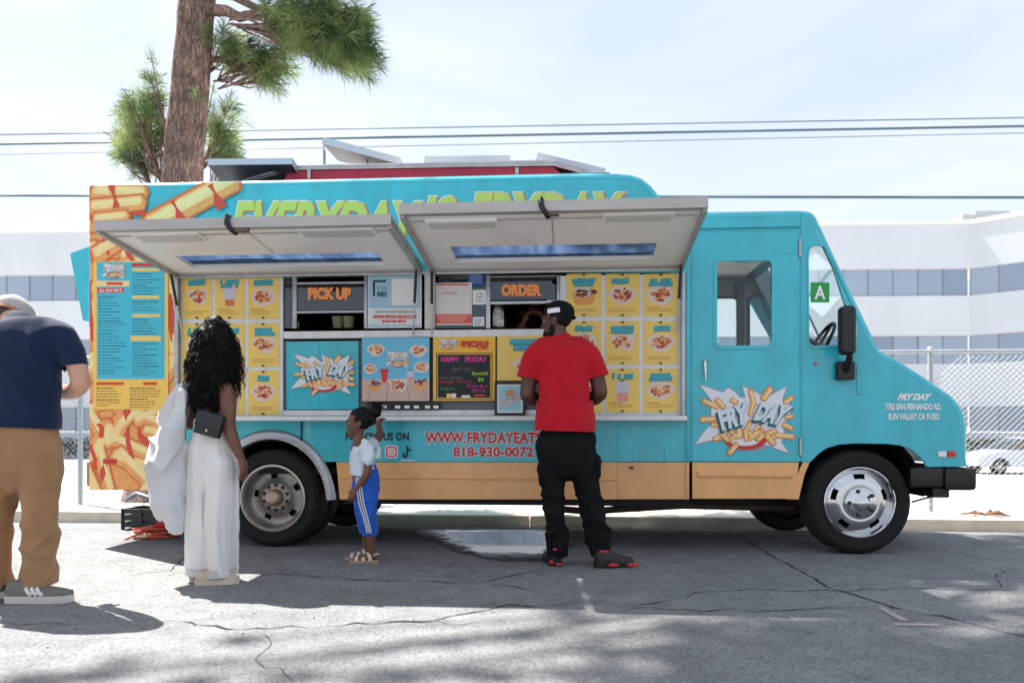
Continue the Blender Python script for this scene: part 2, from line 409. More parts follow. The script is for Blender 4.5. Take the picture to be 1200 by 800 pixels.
for i, (pts, wd) in enumerate([
    ([(868, 628), (905, 652), (945, 672), (975, 690), (1010, 700), (1060, 715), (1105, 723), (1150, 735), (1198, 745), (1230, 752)], .012),
    ([(700, 716), (760, 712), (825, 715), (900, 716), (970, 712), (1030, 711)], .007),
    ([(800, 702), (818, 693), (870, 691), (960, 692), (1060, 690), (1180, 692), (1240, 693)], .007),
    ([(282, 672), (340, 673), (400, 678), (480, 682), (565, 682), (600, 675), (640, 667)], .008),
    ([(565, 682), (600, 688), (660, 697)], .006),
    ([(190, 728), (280, 737), (340, 735), (420, 731), (510, 729), (540, 719), (600, 709), (640, 711), (675, 705)], .010),
    ([(510, 729), (545, 733), (560, 729)], .007), ([(640, 711), (672, 710), (676, 700)], .008),
    ([(676, 708), (740, 710), (800, 702)], .009),
    ([(150, 675), (200, 668), (215, 655), (240, 646)], .011),
    ([(-30, 730), (40, 731), (105, 731)], .007), ([(300, 738), (320, 752), (300, 775), (322, 785), (345, 800)], .006),
    ([(1160, 680), (1175, 690), (1170, 672), (1190, 664)], .005), ([(420, 731), (470, 727), (520, 728)], .006)]):
    crack(pts, wd, i)
PAINTP = mat('faded_pink_marking', S(158, 148, 150), .85, var=.12, vscale=30)
for quad in ([(1028, 712), (1036, 712), (1066, 727), (1056, 728)], [(1048, 730), (1102, 731), (1100, 734), (1046, 733)]):
    mb = MB(); vs = [W(px, py, CAM_H*FPX/(py-HOR))+Vector((0, 0, .003)) for px, py in quad][::-1]
    mb.add(vs, [(0, 1, 2, 3)], PAINTP); mb.build('paint_mark', ROAD)

# ------------------------------------------------------------------ kerb, sidewalk, car park
CONC = mat('sunlit_concrete', S(196, 190, 182), .85, var=.10, vscale=3.5, bump=.2, bscale=50)
KERBM = mat('kerb_concrete', S(206, 188, 170), .85, var=.14, vscale=6, bump=.25, bscale=40)
KT = .0                                     # top of kerb
KERB = empty('kerb'); KERB['kind'] = 'structure'; tag(KERB, 'pale concrete kerb running behind the food truck', 'kerb')
x = -24.0; i = 0
while x < 24:
    L = 3.0
    mb = MB(); bmx = MB(); bmx.box(x+.006, x+L-.006, KY, KY+.16, GUT-.2, KT, KERBM, .025)
    mb.add([street(*v) for v in bmx.v], bmx.f, KERBM); mb.build('kerb_stone', KERB, smooth=40); x += L
def sheet(name, rows, m, label, cat, xs=(-150, -60, -30, -12, -6, -3, 0, 3, 6, 12, 30, 60, 150)):
    mb = MB(); n = len(xs); vs = [street(x, y, z) for (y, z) in rows for x in xs]
    mb.add(vs, [(j*n+i, j*n+i+1, (j+1)*n+i+1, (j+1)*n+i) for j in range(len(rows)-1) for i in range(n-1)], m)
    return tag(mb.build(name), label, cat, kind='structure')
sheet('sidewalk', [(KY+.155, KT-.006), (2.95, KT+.0), (3.25, KT-.02)], CONC, 'bright concrete sidewalk strip between kerb and fence', 'sidewalk')
DIRT = mat('dry_dirt', S(176, 160, 140), .95, var=.18, vscale=5, bump=.4, bscale=30)
LOT = mat('car_park_surface', S(188, 186, 184), .9, var=.06, vscale=.4)
sheet('car_park', [(3.25, KT-.02), (4.6, -.12), (9, -.55), (14, -.9), (30, -.95), (400, -1.0), (1500, -1.0)], LOT, 'bright car park beyond the fence', 'ground',
      (-1500, -300, -60, -20, -6, 0, 6, 20, 60, 300, 1500))
# leaf litter along the fence: countless, one mass
LEAFB = mat('dry_leaf_litter', S(128, 92, 66), .9, var=.3, vscale=9)
mb = MB()
for i in range(1500):
    x = rnd.uniform(-9, 6); y = rnd.triangular(2.5, 3.3, 2.95); x += 0
    if rnd.random() > (1.0 if x < -2.2 else .22): continue
    a = rnd.uniform(0, 6.28); l = rnd.uniform(.01, .035); p = Vector((x, y, KT+.006+rnd.uniform(0, .02)))
    d = Vector((math.cos(a)*l, math.sin(a)*l, rnd.uniform(-.004, .008))); e = Vector((-math.sin(a)*l*.35, math.cos(a)*l*.35, 0.004))
    mb.add([street(*(p-d)), street(*(p-e)), street(*(p+d)), street(*(p+e))], [(0, 1, 2, 3)], LEAFB)
tag(mb.build('leaf_litter'), 'dry brown leaf litter scattered along the fence', 'leaves', kind='stuff')

# grit and bits on the road, thicker in the gutter: countless, one mass
GRIT = mat('road_grit', S(120, 112, 104), .95, var=.4, vscale=20)
mb = MB(); q = random.Random(77)
for i in range(1500):
    x = q.uniform(-7, 7); y = (KY-.02-abs(q.gauss(0, .22))) if i < 800 else q.uniform(-3.2, 2.2)
    if y > KY-.01: continue
    z = road_z(y); r_ = q.uniform(.002, .0065) if i >= 800 else q.uniform(.003, .011); a = q.uniform(0, 6.28)
    vs = [street(x+r_*1.5*math.cos(a+k*2.094), y+r_*1.5*math.sin(a+k*2.094), z-.001) for k in range(3)]+[street(x, y, z+r_*1.2)]
    mb.add(vs, [(0, 1, 3), (1, 2, 3), (2, 0, 3)], GRIT)
tag(mb.build('road_grit'), 'loose grit scattered on the asphalt and along the gutter', 'grit', kind='stuff')

# puddle under the truck
m = bpy.data.materials.new('water'); m.use_nodes = True; t = m.node_tree; b = t.nodes['Principled BSDF']; o_ = t.nodes['Material Output']
b.inputs['Base Color'].default_value = (.045, .05, .055, 1); b.inputs['Roughness'].default_value = .06; b.inputs['Specular IOR Level'].default_value = .5; b.inputs['IOR'].default_value = 1.5
at_ = t.nodes.new('ShaderNodeAttribute'); at_.attribute_name = 'wet'; gg = t.nodes.new('ShaderNodeNewGeometry')
nn_ = t.nodes.new('ShaderNodeTexNoise'); nn_.inputs['Scale'].default_value = 9; nn_.inputs['Detail'].default_value = 5; t.links.new(gg.outputs['Position'], nn_.inputs[0])
ad_ = t.nodes.new('ShaderNodeMath'); ad_.operation = 'MULTIPLY_ADD'; ad_.inputs[1].default_value = 1.1; t.links.new(nn_.outputs[0], ad_.inputs[0]); t.links.new(at_.outputs['Fac'], ad_.inputs[2])
mr_ = t.nodes.new('ShaderNodeMapRange'); mr_.interpolation_type = 'SMOOTHSTEP'; mr_.inputs[1].default_value = .40; mr_.inputs[2].default_value = .95; t.links.new(ad_.outputs[0], mr_.inputs[0])
rg_ = t.nodes.new('ShaderNodeMapRange'); rg_.inputs[1].default_value = .9; rg_.inputs[2].default_value = 1.45; rg_.inputs[3].default_value = .5; rg_.inputs[4].default_value = .025; t.links.new(ad_.outputs[0], rg_.inputs[0]); t.links.new(rg_.outputs[0], b.inputs['Roughness'])
tr_ = t.nodes.new('ShaderNodeBsdfTransparent'); ms_ = t.nodes.new('ShaderNodeMixShader'); t.links.new(mr_.outputs[0], ms_.inputs[0]); t.links.new(tr_.outputs[0], ms_.inputs[1]); t.links.new(b.outputs[0], ms_.inputs[2]); t.links.new(ms_.outputs[0], o_.inputs[0])
WATER = m
mb = MB(); pts = []
def gpt(px, py, dz=0.0):
    # pixel -> point on the (sloping) road surface
    lo = None
    for k in range(3000):
        y = -3+k*.002
        a = (px-600)/FPX; t = (y+D0*CT)/(a*ST+CT); z = CAM_H+(HOR-py)/FPX*t
        if z <= road_z(y)+1e-4:
            return Vector((a*t, t, road_z(y)+dz))
    return W(px, py, 5)
rows = [(620.5, 486, 660), (623, 484, 668), (626, 490, 670), (629, 498, 676), (632, 500, 676), (635, 506, 676), (638, 514, 674), (641, 520, 672), (644, 526, 668), (647, 534, 662), (650, 546, 656), (653, 560, 648), (656, 572, 640), (659, 588, 630)]
nx = 13; vs = []; wet = []
for j, (py, xa, xb) in enumerate(rows):
    for k in range(nx):
        vs.append(gpt(xa+(xb-xa)*k/(nx-1), py, .0045)); e = min(min(k, nx-1-k)/3., (len(rows)-1-j)/4., j/1.0+.4); wet.append(max(0, min(1, e)))
mb.add(vs, [(j*nx+i, j*nx+i+1, (j+1)*nx+i+1, (j+1)*nx+i) for j in range(len(rows)-1) for i in range(nx-1)], WATER)
o = mb.build('puddle'); at_ = o.data.attributes.new('wet', 'FLOAT', 'POINT'); at_.data.foreach_set('value', wet)
if o.data.polygons[0].normal.z < 0: o.data.flip_normals()
tag(o, 'shallow bright puddle on the road under the food truck', 'puddle', kind='structure')

# ------------------------------------------------------------------ chain link fence
GALV = mat('galvanised_steel', S(186, 190, 194), .45, .6, var=.1, vscale=10)
FY = 3.02; FT = 1.74
fence = empty('chain_link_fence', street(0, FY, 0), -TH)
tag(fence, 'galvanised chain link fence with round posts along the sidewalk', 'fence')
mb = MB(); mb.tube([(-16, 0, FT), (16, 0, FT)], .021, GALV, 8); mb.build('top_rail', fence, 60)
post_me = None
fposts = [P(92, 500, FY).x+k*3.05 for k in range(-4, 8)]+[P(1092, 500, FY).x]
for x in fposts:
    if post_me is None:
        mb = MB(); mb.tube([(0, .035, KT-.1), (0, .035, FT+.02)], .028, GALV, 10); blob(mb, (0, .035, FT+.03), (.034, .034, .03), GALV, sub=2); post_me = mb.mesh('post', 60)
    place('post', post_me, fence, (x, 0, 0))
mb = MB(); pitch = .064; H = FT-.02-(KT+.03)
for sgn in (1, -1):
    x = -16.0
    while x < 16:
        if -3.6 < x < 3.0 and not (-3.6 < x < -2.4): x += pitch; continue
        x0, x1, z0, z1 = x, x+H*sgn, KT+.03, FT-.01
        r = .0022; yy = .008*sgn
        mb.add([(x0-r, yy, z0), (x0+r, yy, z0), (x0, yy-2*r, z0), (x1-r, yy, z1), (x1+r, yy, z1), (x1, yy-2*r, z1)], [(0, 3, 5, 2), (2, 5, 4, 1), (1, 4, 3, 0)], GALV)
        x += pitch
mb.mats[0] = mat('fence_wire', S(150, 154, 158), .6, .2); o = mb.build('wire_mesh', fence); o['kind'] = 'stuff'

# ------------------------------------------------------------------ office building
BW = mat('white_render', S(204, 208, 214), .7, var=.06, vscale=.25, stretch=(1, 1, .4))
BTRIM = mat('pale_cornice', S(232, 230, 224), .6)
m = bpy.data.materials.new('tinted_window'); m.use_nodes = True; b = m.node_tree.nodes['Principled BSDF']
b.inputs['Base Color'].default_value = S(116, 134, 158); b.inputs['Roughness'].default_value = .08; b.inputs['Specular IOR Level'].default_value = .9; b.inputs['IOR'].default_value = 1.9
WIN = m
oi_ = m.node_tree.nodes.new('ShaderNodeObjectInfo'); rw_ = m.node_tree.nodes.new('ShaderNodeValToRGB'); rw_.color_ramp.elements[0].color = S(92, 112, 140); rw_.color_ramp.elements[1].color = S(138, 152, 172)
m.node_tree.links.new(oi_.outputs['Random'], rw_.inputs[0]); m.node_tree.links.new(rw_.outputs[0], b.inputs['Base Color'])
BDARK = mat('window_gasket', S(128, 136, 146), .5)
BZ = -.98; BROOF = 13.3
bands = [(8.95, 10.6), (4.75, 6.5), (.6, 2.2)]
office = empty('office_building', (0, 0, 0)); tag(office, 'long white three storey office building with ribbon windows behind the fence', 'building')
def facade(a, b, mullion, name_sfx):
    """a, b: plan points; the wall is built as spandrels between recessed ribbon windows"""
    a, b = Vector(a), Vector(b); d = (b-a); L = d.length; d.normalize(); nrm = Vector((d.y, -d.x)); rz = math.atan2(d.y, d.x)
    root_loc = (a.x, a.y, 0)
    def part(name, mb, sm=None):
        o = mb.build(name, office, sm, root_loc, (0, 0, rz)); return o
    zs = [BZ]+[z for bd in reversed(bands) for z in bd]+[BROOF]
    for k in range(0, len(zs), 2):
        mb = MB(); mb.box(0, L, 0, .5, zs[k], zs[k+1], BW); part('wall_band', mb)
    mb = MB(); mb.box(-.05, L+.05, -.06, .5, BROOF+.002, BROOF+.28, BTRIM); part('parapet', mb)
    n = max(1, round(L/mullion)); wd = L/n
    mb = MB(); mb.box(0.0, wd-.05, .16, .20, 0, 1, WIN); pane = mb.mesh('window_pane')
    mb = MB(); mb.box(-.025, .025, .12, .22, 0, 1, BDARK); mul = mb.mesh('mullion')
    for (z0, z1) in bands:
        for i in range(n):
            M = Matrix.Rotation(rz, 4, 'Z'); p = M @ Vector((i*wd+.025, 0, 0))
            o = place('window_pane', pane, office, (a.x+p.x, a.y+p.y, z0+.03), (rnd.uniform(-.004, .004), 0, rz+rnd.uniform(-.006, .006)), (1, 1, z1-z0-.06))
            p = M @ Vector((i*wd, 0, 0)); place('mullion', mul, office, (a.x+p.x, a.y+p.y, z0), (0, 0, rz), (1, 1, z1-z0))
facade((-40, 49.4), (28.0, 47.0), 1.5, 'front')
facade((28.0, 47.0), (40, 35.2), 1.5, 'wing')
mb = MB(); vs = [(-40, 49.9, BROOF-.3), (28.2, 47.5, BROOF-.3), (40.4, 35.6, BROOF-.3), (60, 60, BROOF-.3), (-40, 75, BROOF-.3)]
mb.add(vs, [(0, 1, 2, 3, 4)], BTRIM); mb.build('roof', office)
# hedges at the foot of the building
HEDGE = mat('hedge_leaves', S(52, 70, 46), .7, var=.35, vscale=3)
def hedge(x0, x1, y, label):
    q = random.Random(int(x0*7)); r_ = empty('hedge', (.5*(x0+x1), y, -.96)); tag(r_, label, 'hedge', 'hedges by the office building'); mb = MB()
    for i in range(int((x1-x0)*260)):
        p = Vector((q.uniform(x0, x1), y+q.uniform(-.5, .5), -.96+1.25*q.random()**.7*(.85+.15*math.sin(q.uniform(x0, x1)*2)))); a = Vector((q.gauss(0, 1), q.gauss(0, 1), q.gauss(0, 1))).normalized(); b_ = a.cross(Vector((q.gauss(0, 1), q.gauss(0, 1), q.gauss(0, 1)))).normalized(); l = q.uniform(.06, .13)
        mb.add([p-a*l, p-b_*l*.5, p+a*l, p+b_*l*.5], [(0, 1, 2, 3)], HEDGE)
    o = mb.build('foliage', r_); o.location = -r_.location; o['kind'] = 'stuff'
    mb = MB(); x = x0+.4
    while x < x1: mb.tube([(x, y, -1.0), (x+.05, y, -.3)], .03, BLACK, 5); x += .9
    o = mb.build('stems', r_); o.location = -r_.location; o['kind'] = 'stuff'
hedge(-37, -24, 46.2, 'dark clipped hedge seen through the fence at the far left'); hedge(21, 29.5, 43.2, 'dark clipped hedge seen through the fence at the far right')
for (px0, px1, py0, py1) in ((1128, 1142, 251, 262), (1143, 1184, 247, 262)):
    a, b = W(px0, py0, 52), W(px1, py1, 52); mb = MB(); mb.box(a.x, b.x, 52, 54, BROOF-.3, a.z, mat('roof_unit', S(150, 156, 164), .6), .05); mb.build('roof_unit', office)
# ================================================================== FOOD TRUCK (local: x forward along the side, y away from the camera, z up)
T = empty('food_truck', (0, D0, 0), -TH)
tag(T, 'teal and orange food truck with raised serving awnings and fries artwork', 'food truck')
BWID = 2.15; RR = .05
prof_px = [(103, 570), (103, 420), (103, 300), (103, 224), (104, 218.5), (108, 215.2), (116, 214.2), (270, 210.5), (480, 206), (690, 201.5), (722, 201.4), (740, 203), (752, 207), (764, 216.5), (774, 229.5), (780, 243), (781.5, 249),
           (786, 250), (800, 248), (835, 246.6), (930, 245), (945, 245.4), (953, 247.5), (958, 253)]
wind_px = [(958, 253), (1029, 404), (1033, 410)]
hood_px = [(1033, 410), (1039, 413.5), (1048, 417.5), (1075, 434.5), (1102, 452.5), (1117, 463), (1127, 474), (1132.5, 486), (1135, 500), (1135.5, 520), (1135, 546)]
def offs(path, r):
    out = []
    for i, p in enumerate(path):
        a, b = path[max(i-1, 0)], path[min(i+1, len(path)-1)]
        d = Vector((b[0]-a[0], b[1]-a[1])).normalized(); out.append((p[0]+d.y*r, p[1]-d.x*r))
    return out
full = ppx(prof_px)+ppx(wind_px)[1:]+ppx(hood_px)[1:]
inset = offs(full, RR)
def skin(mb, i0, i1, m, W_=BWID, r=RR, y0=0.0):
    n = 6; rings = []
    for i in range(i0, i1+1):
        p, q = full[i], inset[i]; ring = []
        for k in range(n+1):
            a = math.pi/2*k/n; ring.append((q[0]+(p[0]-q[0])*math.sin(a), y0+r*(1-math.cos(a)), q[1]+(p[1]-q[1])*math.sin(a)))
        for k in range(n+1):
            a = math.pi/2*(1-k/n); ring.append((q[0]+(p[0]-q[0])*math.sin(a), y0+W_-r*(1-math.cos(a)), q[1]+(p[1]-q[1])*math.sin(a)))
        rings.append(ring)
    c = len(rings[0]); vs = [v for r_ in rings for v in r_]
    mb.add(vs, [(i*c+k, i*c+k+1, (i+1)*c+k+1, (i+1)*c+k) for i in range(len(rings)-1) for k in range(c-1)], m)
nA = len(prof_px)-1; nB = nA+len(wind_px)-1; nC = len(full)-1
mb = MB(); skin(mb, 0, 3, TEAL); mb.build('rear_wall', T, 50)
mb = MB(); skin(mb, 3, nA, TEAL); mb.build('roof', T, 50)
mb = MB(); skin(mb, nB, nC, TEAL); mb.build('bonnet', T, 50)
# windscreen: header, sill, two pillars with glass between
GLASS = glass('cab_glass', (.90, .96, .96, 1), .0)
def wpt(k, y):      # along the slanted screen
    a, b = full[nA], full[nB]; return (a[0]+(b[0]-a[0])*k, y, a[1]+(b[1]-a[1])*k)
mb = MB()
def wquad(k0, k1, y0, y1): mb.add([wpt(k0, y0), wpt(k0, y1), wpt(k1, y1), wpt(k1, y0)], [(0, 1, 2, 3)], TEAL)
wquad(0, .07, RR, BWID-RR); wquad(.93, 1, RR, BWID-RR); wquad(.07, .93, RR, .13); wquad(.07, .93, BWID-.13, BWID-RR); wquad(.07, .93, BWID/2-.03, BWID/2+.03)
for y_in, y_out in ((RR, 0), (BWID-RR, BWID)):      # rounded pillar edges
    n = 6; vs = []
    for i in (nA, nB-1, nB):
        p, q = full[i], inset[i]
        for k in range(n+1):
            a = math.pi/2*k/n; vs.append((q[0]+(p[0]-q[0])*math.sin(a), y_out+(y_in-y_out)*(1-math.cos(a)), q[1]+(p[1]-q[1])*math.sin(a)))
    c = n+1; mb.add(vs, [(i*c+k, i*c+k+1, (i+1)*c+k+1, (i+1)*c+k) for i in range(2) for k in range(n)], TEAL)
ws = mb.build('windscreen_frame', T, 50)
mb = MB(); dn = Vector((-.012, 0, -.006))
for ya, yb in ((.13, BWID/2-.03), (BWID/2+.03, BWID-.13)):
    mb = MB(); mb.add([Vector(wpt(.07, ya))+dn, Vector(wpt(.07, yb))+dn, Vector(wpt(.93, yb))+dn, Vector(wpt(.93, ya))+dn], [(0, 1, 2, 3)], GLASS); mb.build('pane', ws)

# near side: teal wall with the serving hatch, windows and wheel arches cut out
def arch(cx, cy, rx, ry, y_cut, n=24):
    a0 = math.asin((cy-y_cut)/ry) if y_cut < cy else 0
    return [(cx+rx*math.cos(a0+(math.pi-2*a0)*k/n), cy-ry*math.sin(a0+(math.pi-2*a0)*k/n)) for k in range(n+1)]
YB = 541
top = [p for p in inset if p[1] > P2(600, YB)[1]+.02]
zb = P2(600, YB)[1]
front_arch = [(1087, 547), (1083, 541), (1077, 534), (1068, 527), (1056, 522), (1040, 520), (1000, 519.5), (982, 521), (969, 525), (960, 531), (953, 538), (950, YB)]
rear_arch = arch(318, 590, 70, 80, YB)
outer = [(top[0][0], zb)]+top+[P2(1133.5, 546.5)]+ppx(front_arch)+ppx(rear_arch)
door_win = rpx(840, 306, 904, 405, .035)
qpx = [(948, 402), (947, 300), (949, 291), (955, 287), (964, 288), (970, 294), (1002, 392), (1003, 399), (999, 404), (953, 406)]
q_win = ppx(qpx)
hatch = rpx(206, 319, 802, 489.5)
mb = MB(); plate(mb, outer, [hatch, door_win, q_win], 0, .03, TEAL, .003)
mb.build('side_wall', T, 40)
# orange lower panels
mb = MB(); plate(mb, ppx([(394, YB+.3), (806.5, YB+.3), (806.5, 585), (398, 585)]), [], 0, .025, ORANGE, .004); o = mb.build('lower_panel', T, 40)
mb = MB()
for y in (559, 585): pass
a, b = P(398, 559.5), P(722, 559.5)
mb.box(a.x, b.x, -.010, -.0005, a.z-.006, a.z+.006, ORANGE, .003); mb.build('moulding', o, 40)
mb = MB(); a, b = P(400, 589), P(806, 585)
mb.box(a.x, b.x, .03, .10, a.z-.01, b.z-.004, DARK); mb.build('sill_rail', T)
mb = MB(); plate(mb, ppx([(922, 585), (941, YB+.3), (949, YB+.3), (943, 556), (936, 585)]), [], 0, .025, ORANGE, .003); mb.build('lower_panel', T, 40)
mb = MB(); plate(mb, ppx([(103.5, YB+.3), (255, YB+.3), (250, 577), (205, 577.5), (103.5, 570)]), [], 0, .025, ORANGE, .003); mb.build('rear_skirt', T, 40)
# compartment door below the hatch
mb = MB(); plate(mb, rpx(724, 499, 801, YB-.3), [rpx(740, 523.5, 779, YB-.3)], -.006, .006, TEAL, .002)
plate(mb, rpx(741, 524.5, 778, YB-.3), [], -.004, .004, TEAL, .0015)
cd = mb.build('compartment_door', T, 40)
mb = MB(); plate(mb, rpx(724, YB+.6, 801, 584), [], -.006, .006, ORANGE, .002); mb.build('compartment_door', T, 40)
mb = MB(); a = P(740, 547.5, -.008); mb.box(a.x-.016, a.x+.016, -.02, -.006, a.z-.007, a.z+.007, BLACK, .003); mb.build('latch', cd)
# joint cover strip between box and cab
mb = MB(); a, b = P(804, YB), P(807.5, 320); mb.box(a.x, b.x, -.012, -.0005, a.z, b.z, TEAL, .004); mb.build('joint_strip', T, 40)
mb = MB(); a, b = P(804, 585), P(807.5, YB+.3); mb.box(a.x, b.x, -.012, -.0005, a.z, b.z, ORANGE, .004); mb.build('joint_strip', T, 40)

# cab door
door = empty('cab_door', (0, 0, 0), 0, T)
dw_big = rpx(835.5, 300.5, 908.5, 409.5, .055)
mb = MB(); plate(mb, rpx(810.5, 272, 936, YB-.3, .01), [rpx(839, 305, 905, 406, .036)], -.008, .0075, TEAL, .003); mb.build('door_skin', door, 40)
mb = MB(); plate(mb, dw_big, [rpx(840.2, 306.2, 903.8, 404.8, .034)], -.014, .012, TEAL, .004); mb.build('window_surround', door, 40)
mb = MB(); plate(mb, ppx([(811, YB+.4), (936, YB+.4), (931, 584), (811, 584)]), [], -.008, .0075, ORANGE, .003)
mb.build('door_lower', door, 40)
mb = MB(); a, b = P(817, 552), P(929, 559); mb.box(a.x, b.x, -.024, -.0075, b.z, a.z, ORANGE, .006); mb.build('step_moulding', door, 50)
mb = MB(); mb.poly(rpx(839, 305, 905, 406, .03), .012, GLASS); mb.build('window_pane', door)
mb = MB(); a = P(826, 424, -.02); b = P(827, 446, -.03)
mb.tube([a+Vector((.004, .012, .012)), a+Vector((.004, -.005, .006)), a, a.lerp(b, .5)+Vector((0, -.012, 0)), b], [.011, .014, .012, .009, .006], CHROME, 10); mb.build('handle', door, 60)
mb = MB(); a, b = P(934.5, 280, -.01), P(940.5, 301, -.01); mb.tube([(.5*(a.x+b.x), -.014, a.z), (.5*(a.x+b.x), -.014, b.z)], .011, ALU, 10)
mb.box(P(905, 290).x, a.x, -.011, -.0078, P(900, 297.5).z, P(900, 286).z, TEAL, .001); mb.build('hinge', door, 50)
mb = MB(); a, b = P(935.5, 513, -.01), P(940, 533, -.01); mb.tube([(.5*(a.x+b.x), -.014, a.z), (.5*(a.x+b.x), -.014, b.z)], .010, ALU, 10); mb.build('hinge', door, 50)
mb = MB(); a, b = P(808, 268.8), P(938, 266); mb.box(a.x, b.x, -.022, -.0005, a.z, b.z, TEAL, .004); mb.build('drip_rail', T, 50)
mb = MB(); a, b = P(938.5, 541), P(941, 250); mb.box(a.x, b.x, -.006, -.0005, a.z, b.z, TEAL, .002); mb.build('body_seam', T, 50)
# quarter window
mb = MB(); cxz = (sum(p[0] for p in q_win)/len(q_win), sum(p[1] for p in q_win)/len(q_win))
big = [(cxz[0]+(p[0]-cxz[0])*1.07, cxz[1]+(p[1]-cxz[1])*1.045) for p in q_win]; sm_ = [(cxz[0]+(p[0]-cxz[0])*.975, cxz[1]+(p[1]-cxz[1])*.985) for p in q_win]
plate(mb, big, [sm_], -.007, .012, TEAL, .003); qf = mb.build('quarter_window', T, 40)
mb = MB(); mb.poly(q_win, .012, GLASS); mb.build('window_pane', qf)
GREEN = mat('green_sign', S(20, 150, 66), .5)
mb = MB(); mb.poly(rpx(949.5, 331, 971.5, 354.5), -.0075, GREEN); text_px(mb, 'A', 954, 335, 967, 351, 0, WPRINT, .03, lift=.0085); mb.build('grade_sign', qf)
# fender details
mb = MB(); plate(mb, rpx(1003.5, 427, 1017, 462), [], -.006, .0055, TEAL, .002); mb.build('cowl_plate', T, 40)
mb = MB(); a = P(955.5, 425.5); mb.box(a.x-.014, a.x+.014, -.008, -.0005, a.z-.007, a.z+.007, RED, .003); mb.build('side_marker', T, 40)
mb = MB(); a, b = P(1099, 535), P(1109, 528.5); mb.box(a.x, b.x, -.008, -.0005, a.z, b.z, WPRINT, .002)
a, b = P(1109.5, 535), P(1119, 528.5); mb.box(a.x, b.x, -.010, -.0005, a.z, b.z, RED, .002); mb.build('side_marker', T, 40)
mb = MB(); a, b = P(122, 543), P(137, 537.5); mb.box(a.x, b.x, -.014, -.0095, a.z, b.z, RED, .001); mb.build('rear_reflector', T)

# far side
far_door = rpx(806, 351, 863, 420, .05, BWID); far_q = ppx([(877, 420), (877, 352), (884, 348), (893, 348), (908, 380), (921, 412), (921, 420)], BWID)
mb = MB(); zbm = P2(600, 585)[1]
fo = [(top[0][0], zbm)]+[p for p in inset if p[1] > zb]+[(full[-1][0]-.02, zb), (2.95, zb), (2.85, .95), (2.15, .95), (2.05, zbm)]
plate(mb, fo, [far_door, far_q], BWID-.03, .03, TEAL); fs = mb.build('far_side_wall', T)
mb = MB(); mb.poly(far_door, BWID-.02, GLASS); mb.build('window_pane', fs)
mb = MB(); mb.poly(far_q, BWID-.02, GLASS); mb.build('window_pane', fs)
# inner lining of the cab
mb = MB(); gy = BWID-.034
lining = [P2(790, 420, gy), P2(790, 262, gy), P2(893, 300, gy), P2(904, 325, gy), P2(921, 368, gy), P2(921, 420, gy)]
plate(mb, [P2(780, 425, gy), P2(780, 280, gy), P2(888, 280, gy), P2(930, 408, gy), P2(930, 425, gy)], [far_door, far_q], gy-.014, .012, GREYPAINT)
ci = mb.build('cab_lining', T)
def grow(pts, k):
    cx = sum(p[0] for p in pts)/len(pts); cz = sum(p[1] for p in pts)/len(pts); return [(cx+(p[0]-cx)*k, cz+(p[1]-cz)*k) for p in pts]
for hole in (far_door, far_q):
    mb = MB(); plate(mb, grow(hole, 1.09), [grow(hole, .985)], gy-.03, .014, BLACK); mb.build('window_gasket', ci)
mb = MB(); z_ = P(870, 246).z-.09
mb.box(P(790, 300).x, P(948, 300).x, .06, BWID-.06, z_, z_+.02, OFFWHITE); mb.build('ceiling_panel', ci)
mb = MB(); plate(mb, offs([P2(862, 350, gy), P2(862, 425, gy)], 0)[:1]+[P2(862, 425, gy), P2(871, 425, gy), P2(871, 330, gy), P2(862, 330, gy)], [], gy-.05, .03, mat('dark_gasket', S(60, 64, 68), .6)); mb.build('door_pillar', ci)
mb = MB(); a = P(830, 300).x; mb.box(a-.62, a-.58, .06, BWID-.06, .5, z_, GREYPAINT); mb.build('bulkhead', ci)
mb = MB(); mb.box(P(955, 400).x, P(1025, 400).x, .08, BWID-.08, P(955, 412).z-.25, P(955, 412).z, BLACK, .03); mb.build('dashboard', T, 40)
mb = MB(); c = P(960, 405, .55); M = Matrix.Translation(c) @ Matrix.Rotation(R(-60), 4, 'Y') @ Matrix.Rotation(R(90), 4, 'X')
pts = [M @ Vector((.2*math.cos(k*math.pi/12), 0, .2*math.sin(k*math.pi/12))) for k in range(25)]
mb.tube(pts, .014, BLACK, 8); mb.tube([M @ Vector((-.2, 0, 0)), M @ Vector((.2, 0, 0))], .012, BLACK, 6); mb.tube([M @ Vector((0, 0, 0)), M @ Vector((.0, .25, 0))], .02, BLACK, 8); mb.build('steering_wheel', T, 60)
SEAT = mat('dark_seat', S(60, 62, 66), .8)
mb = MB(); a = P(862, 430, .3); mb.box(a.x-.12, a.x+.32, .3, .8, .55, .95, SEAT, .06); mb.box(a.x-.18, a.x-.06, .3, .8, .9, 1.33, SEAT, .05); mb.build('driver_seat', T, 60)

# mirror
mb = MB(); c0, c1 = P(983, 360, -.16), P(1002, 412, -.16)
plate(mb, [(x, z) for x, z in rrect(c0.x+.005, c1.x, c1.z-.02, c0.z+.01, .035)], [], -.20, .10, BLACK, .02)
mi_ = mb.build('wing_mirror', T, 50)
mb = MB(); mb.tube([P(995, 408, -.15), P(996, 418, -.13), P(994, 427, -.09), P(990, 433, -.05)], [.024, .022, .028, .034], BLACK, 10); mb.build('mirror_arm', mi_, 60)
mb = MB(); a, b = P(978, 445.5), P(998.5, 424); mb.box(a.x, b.x, -.07, -.0005, a.z, b.z, BLACK, .014); mb.build('mirror_bracket', mi_, 50)
mb = MB(); mb.tube([P(1000, 362, -.145), P(1003, 385, -.145), P(1002, 412, -.145)], .006, ALU, 6); mb.build('mirror_trim', mi_, 50)

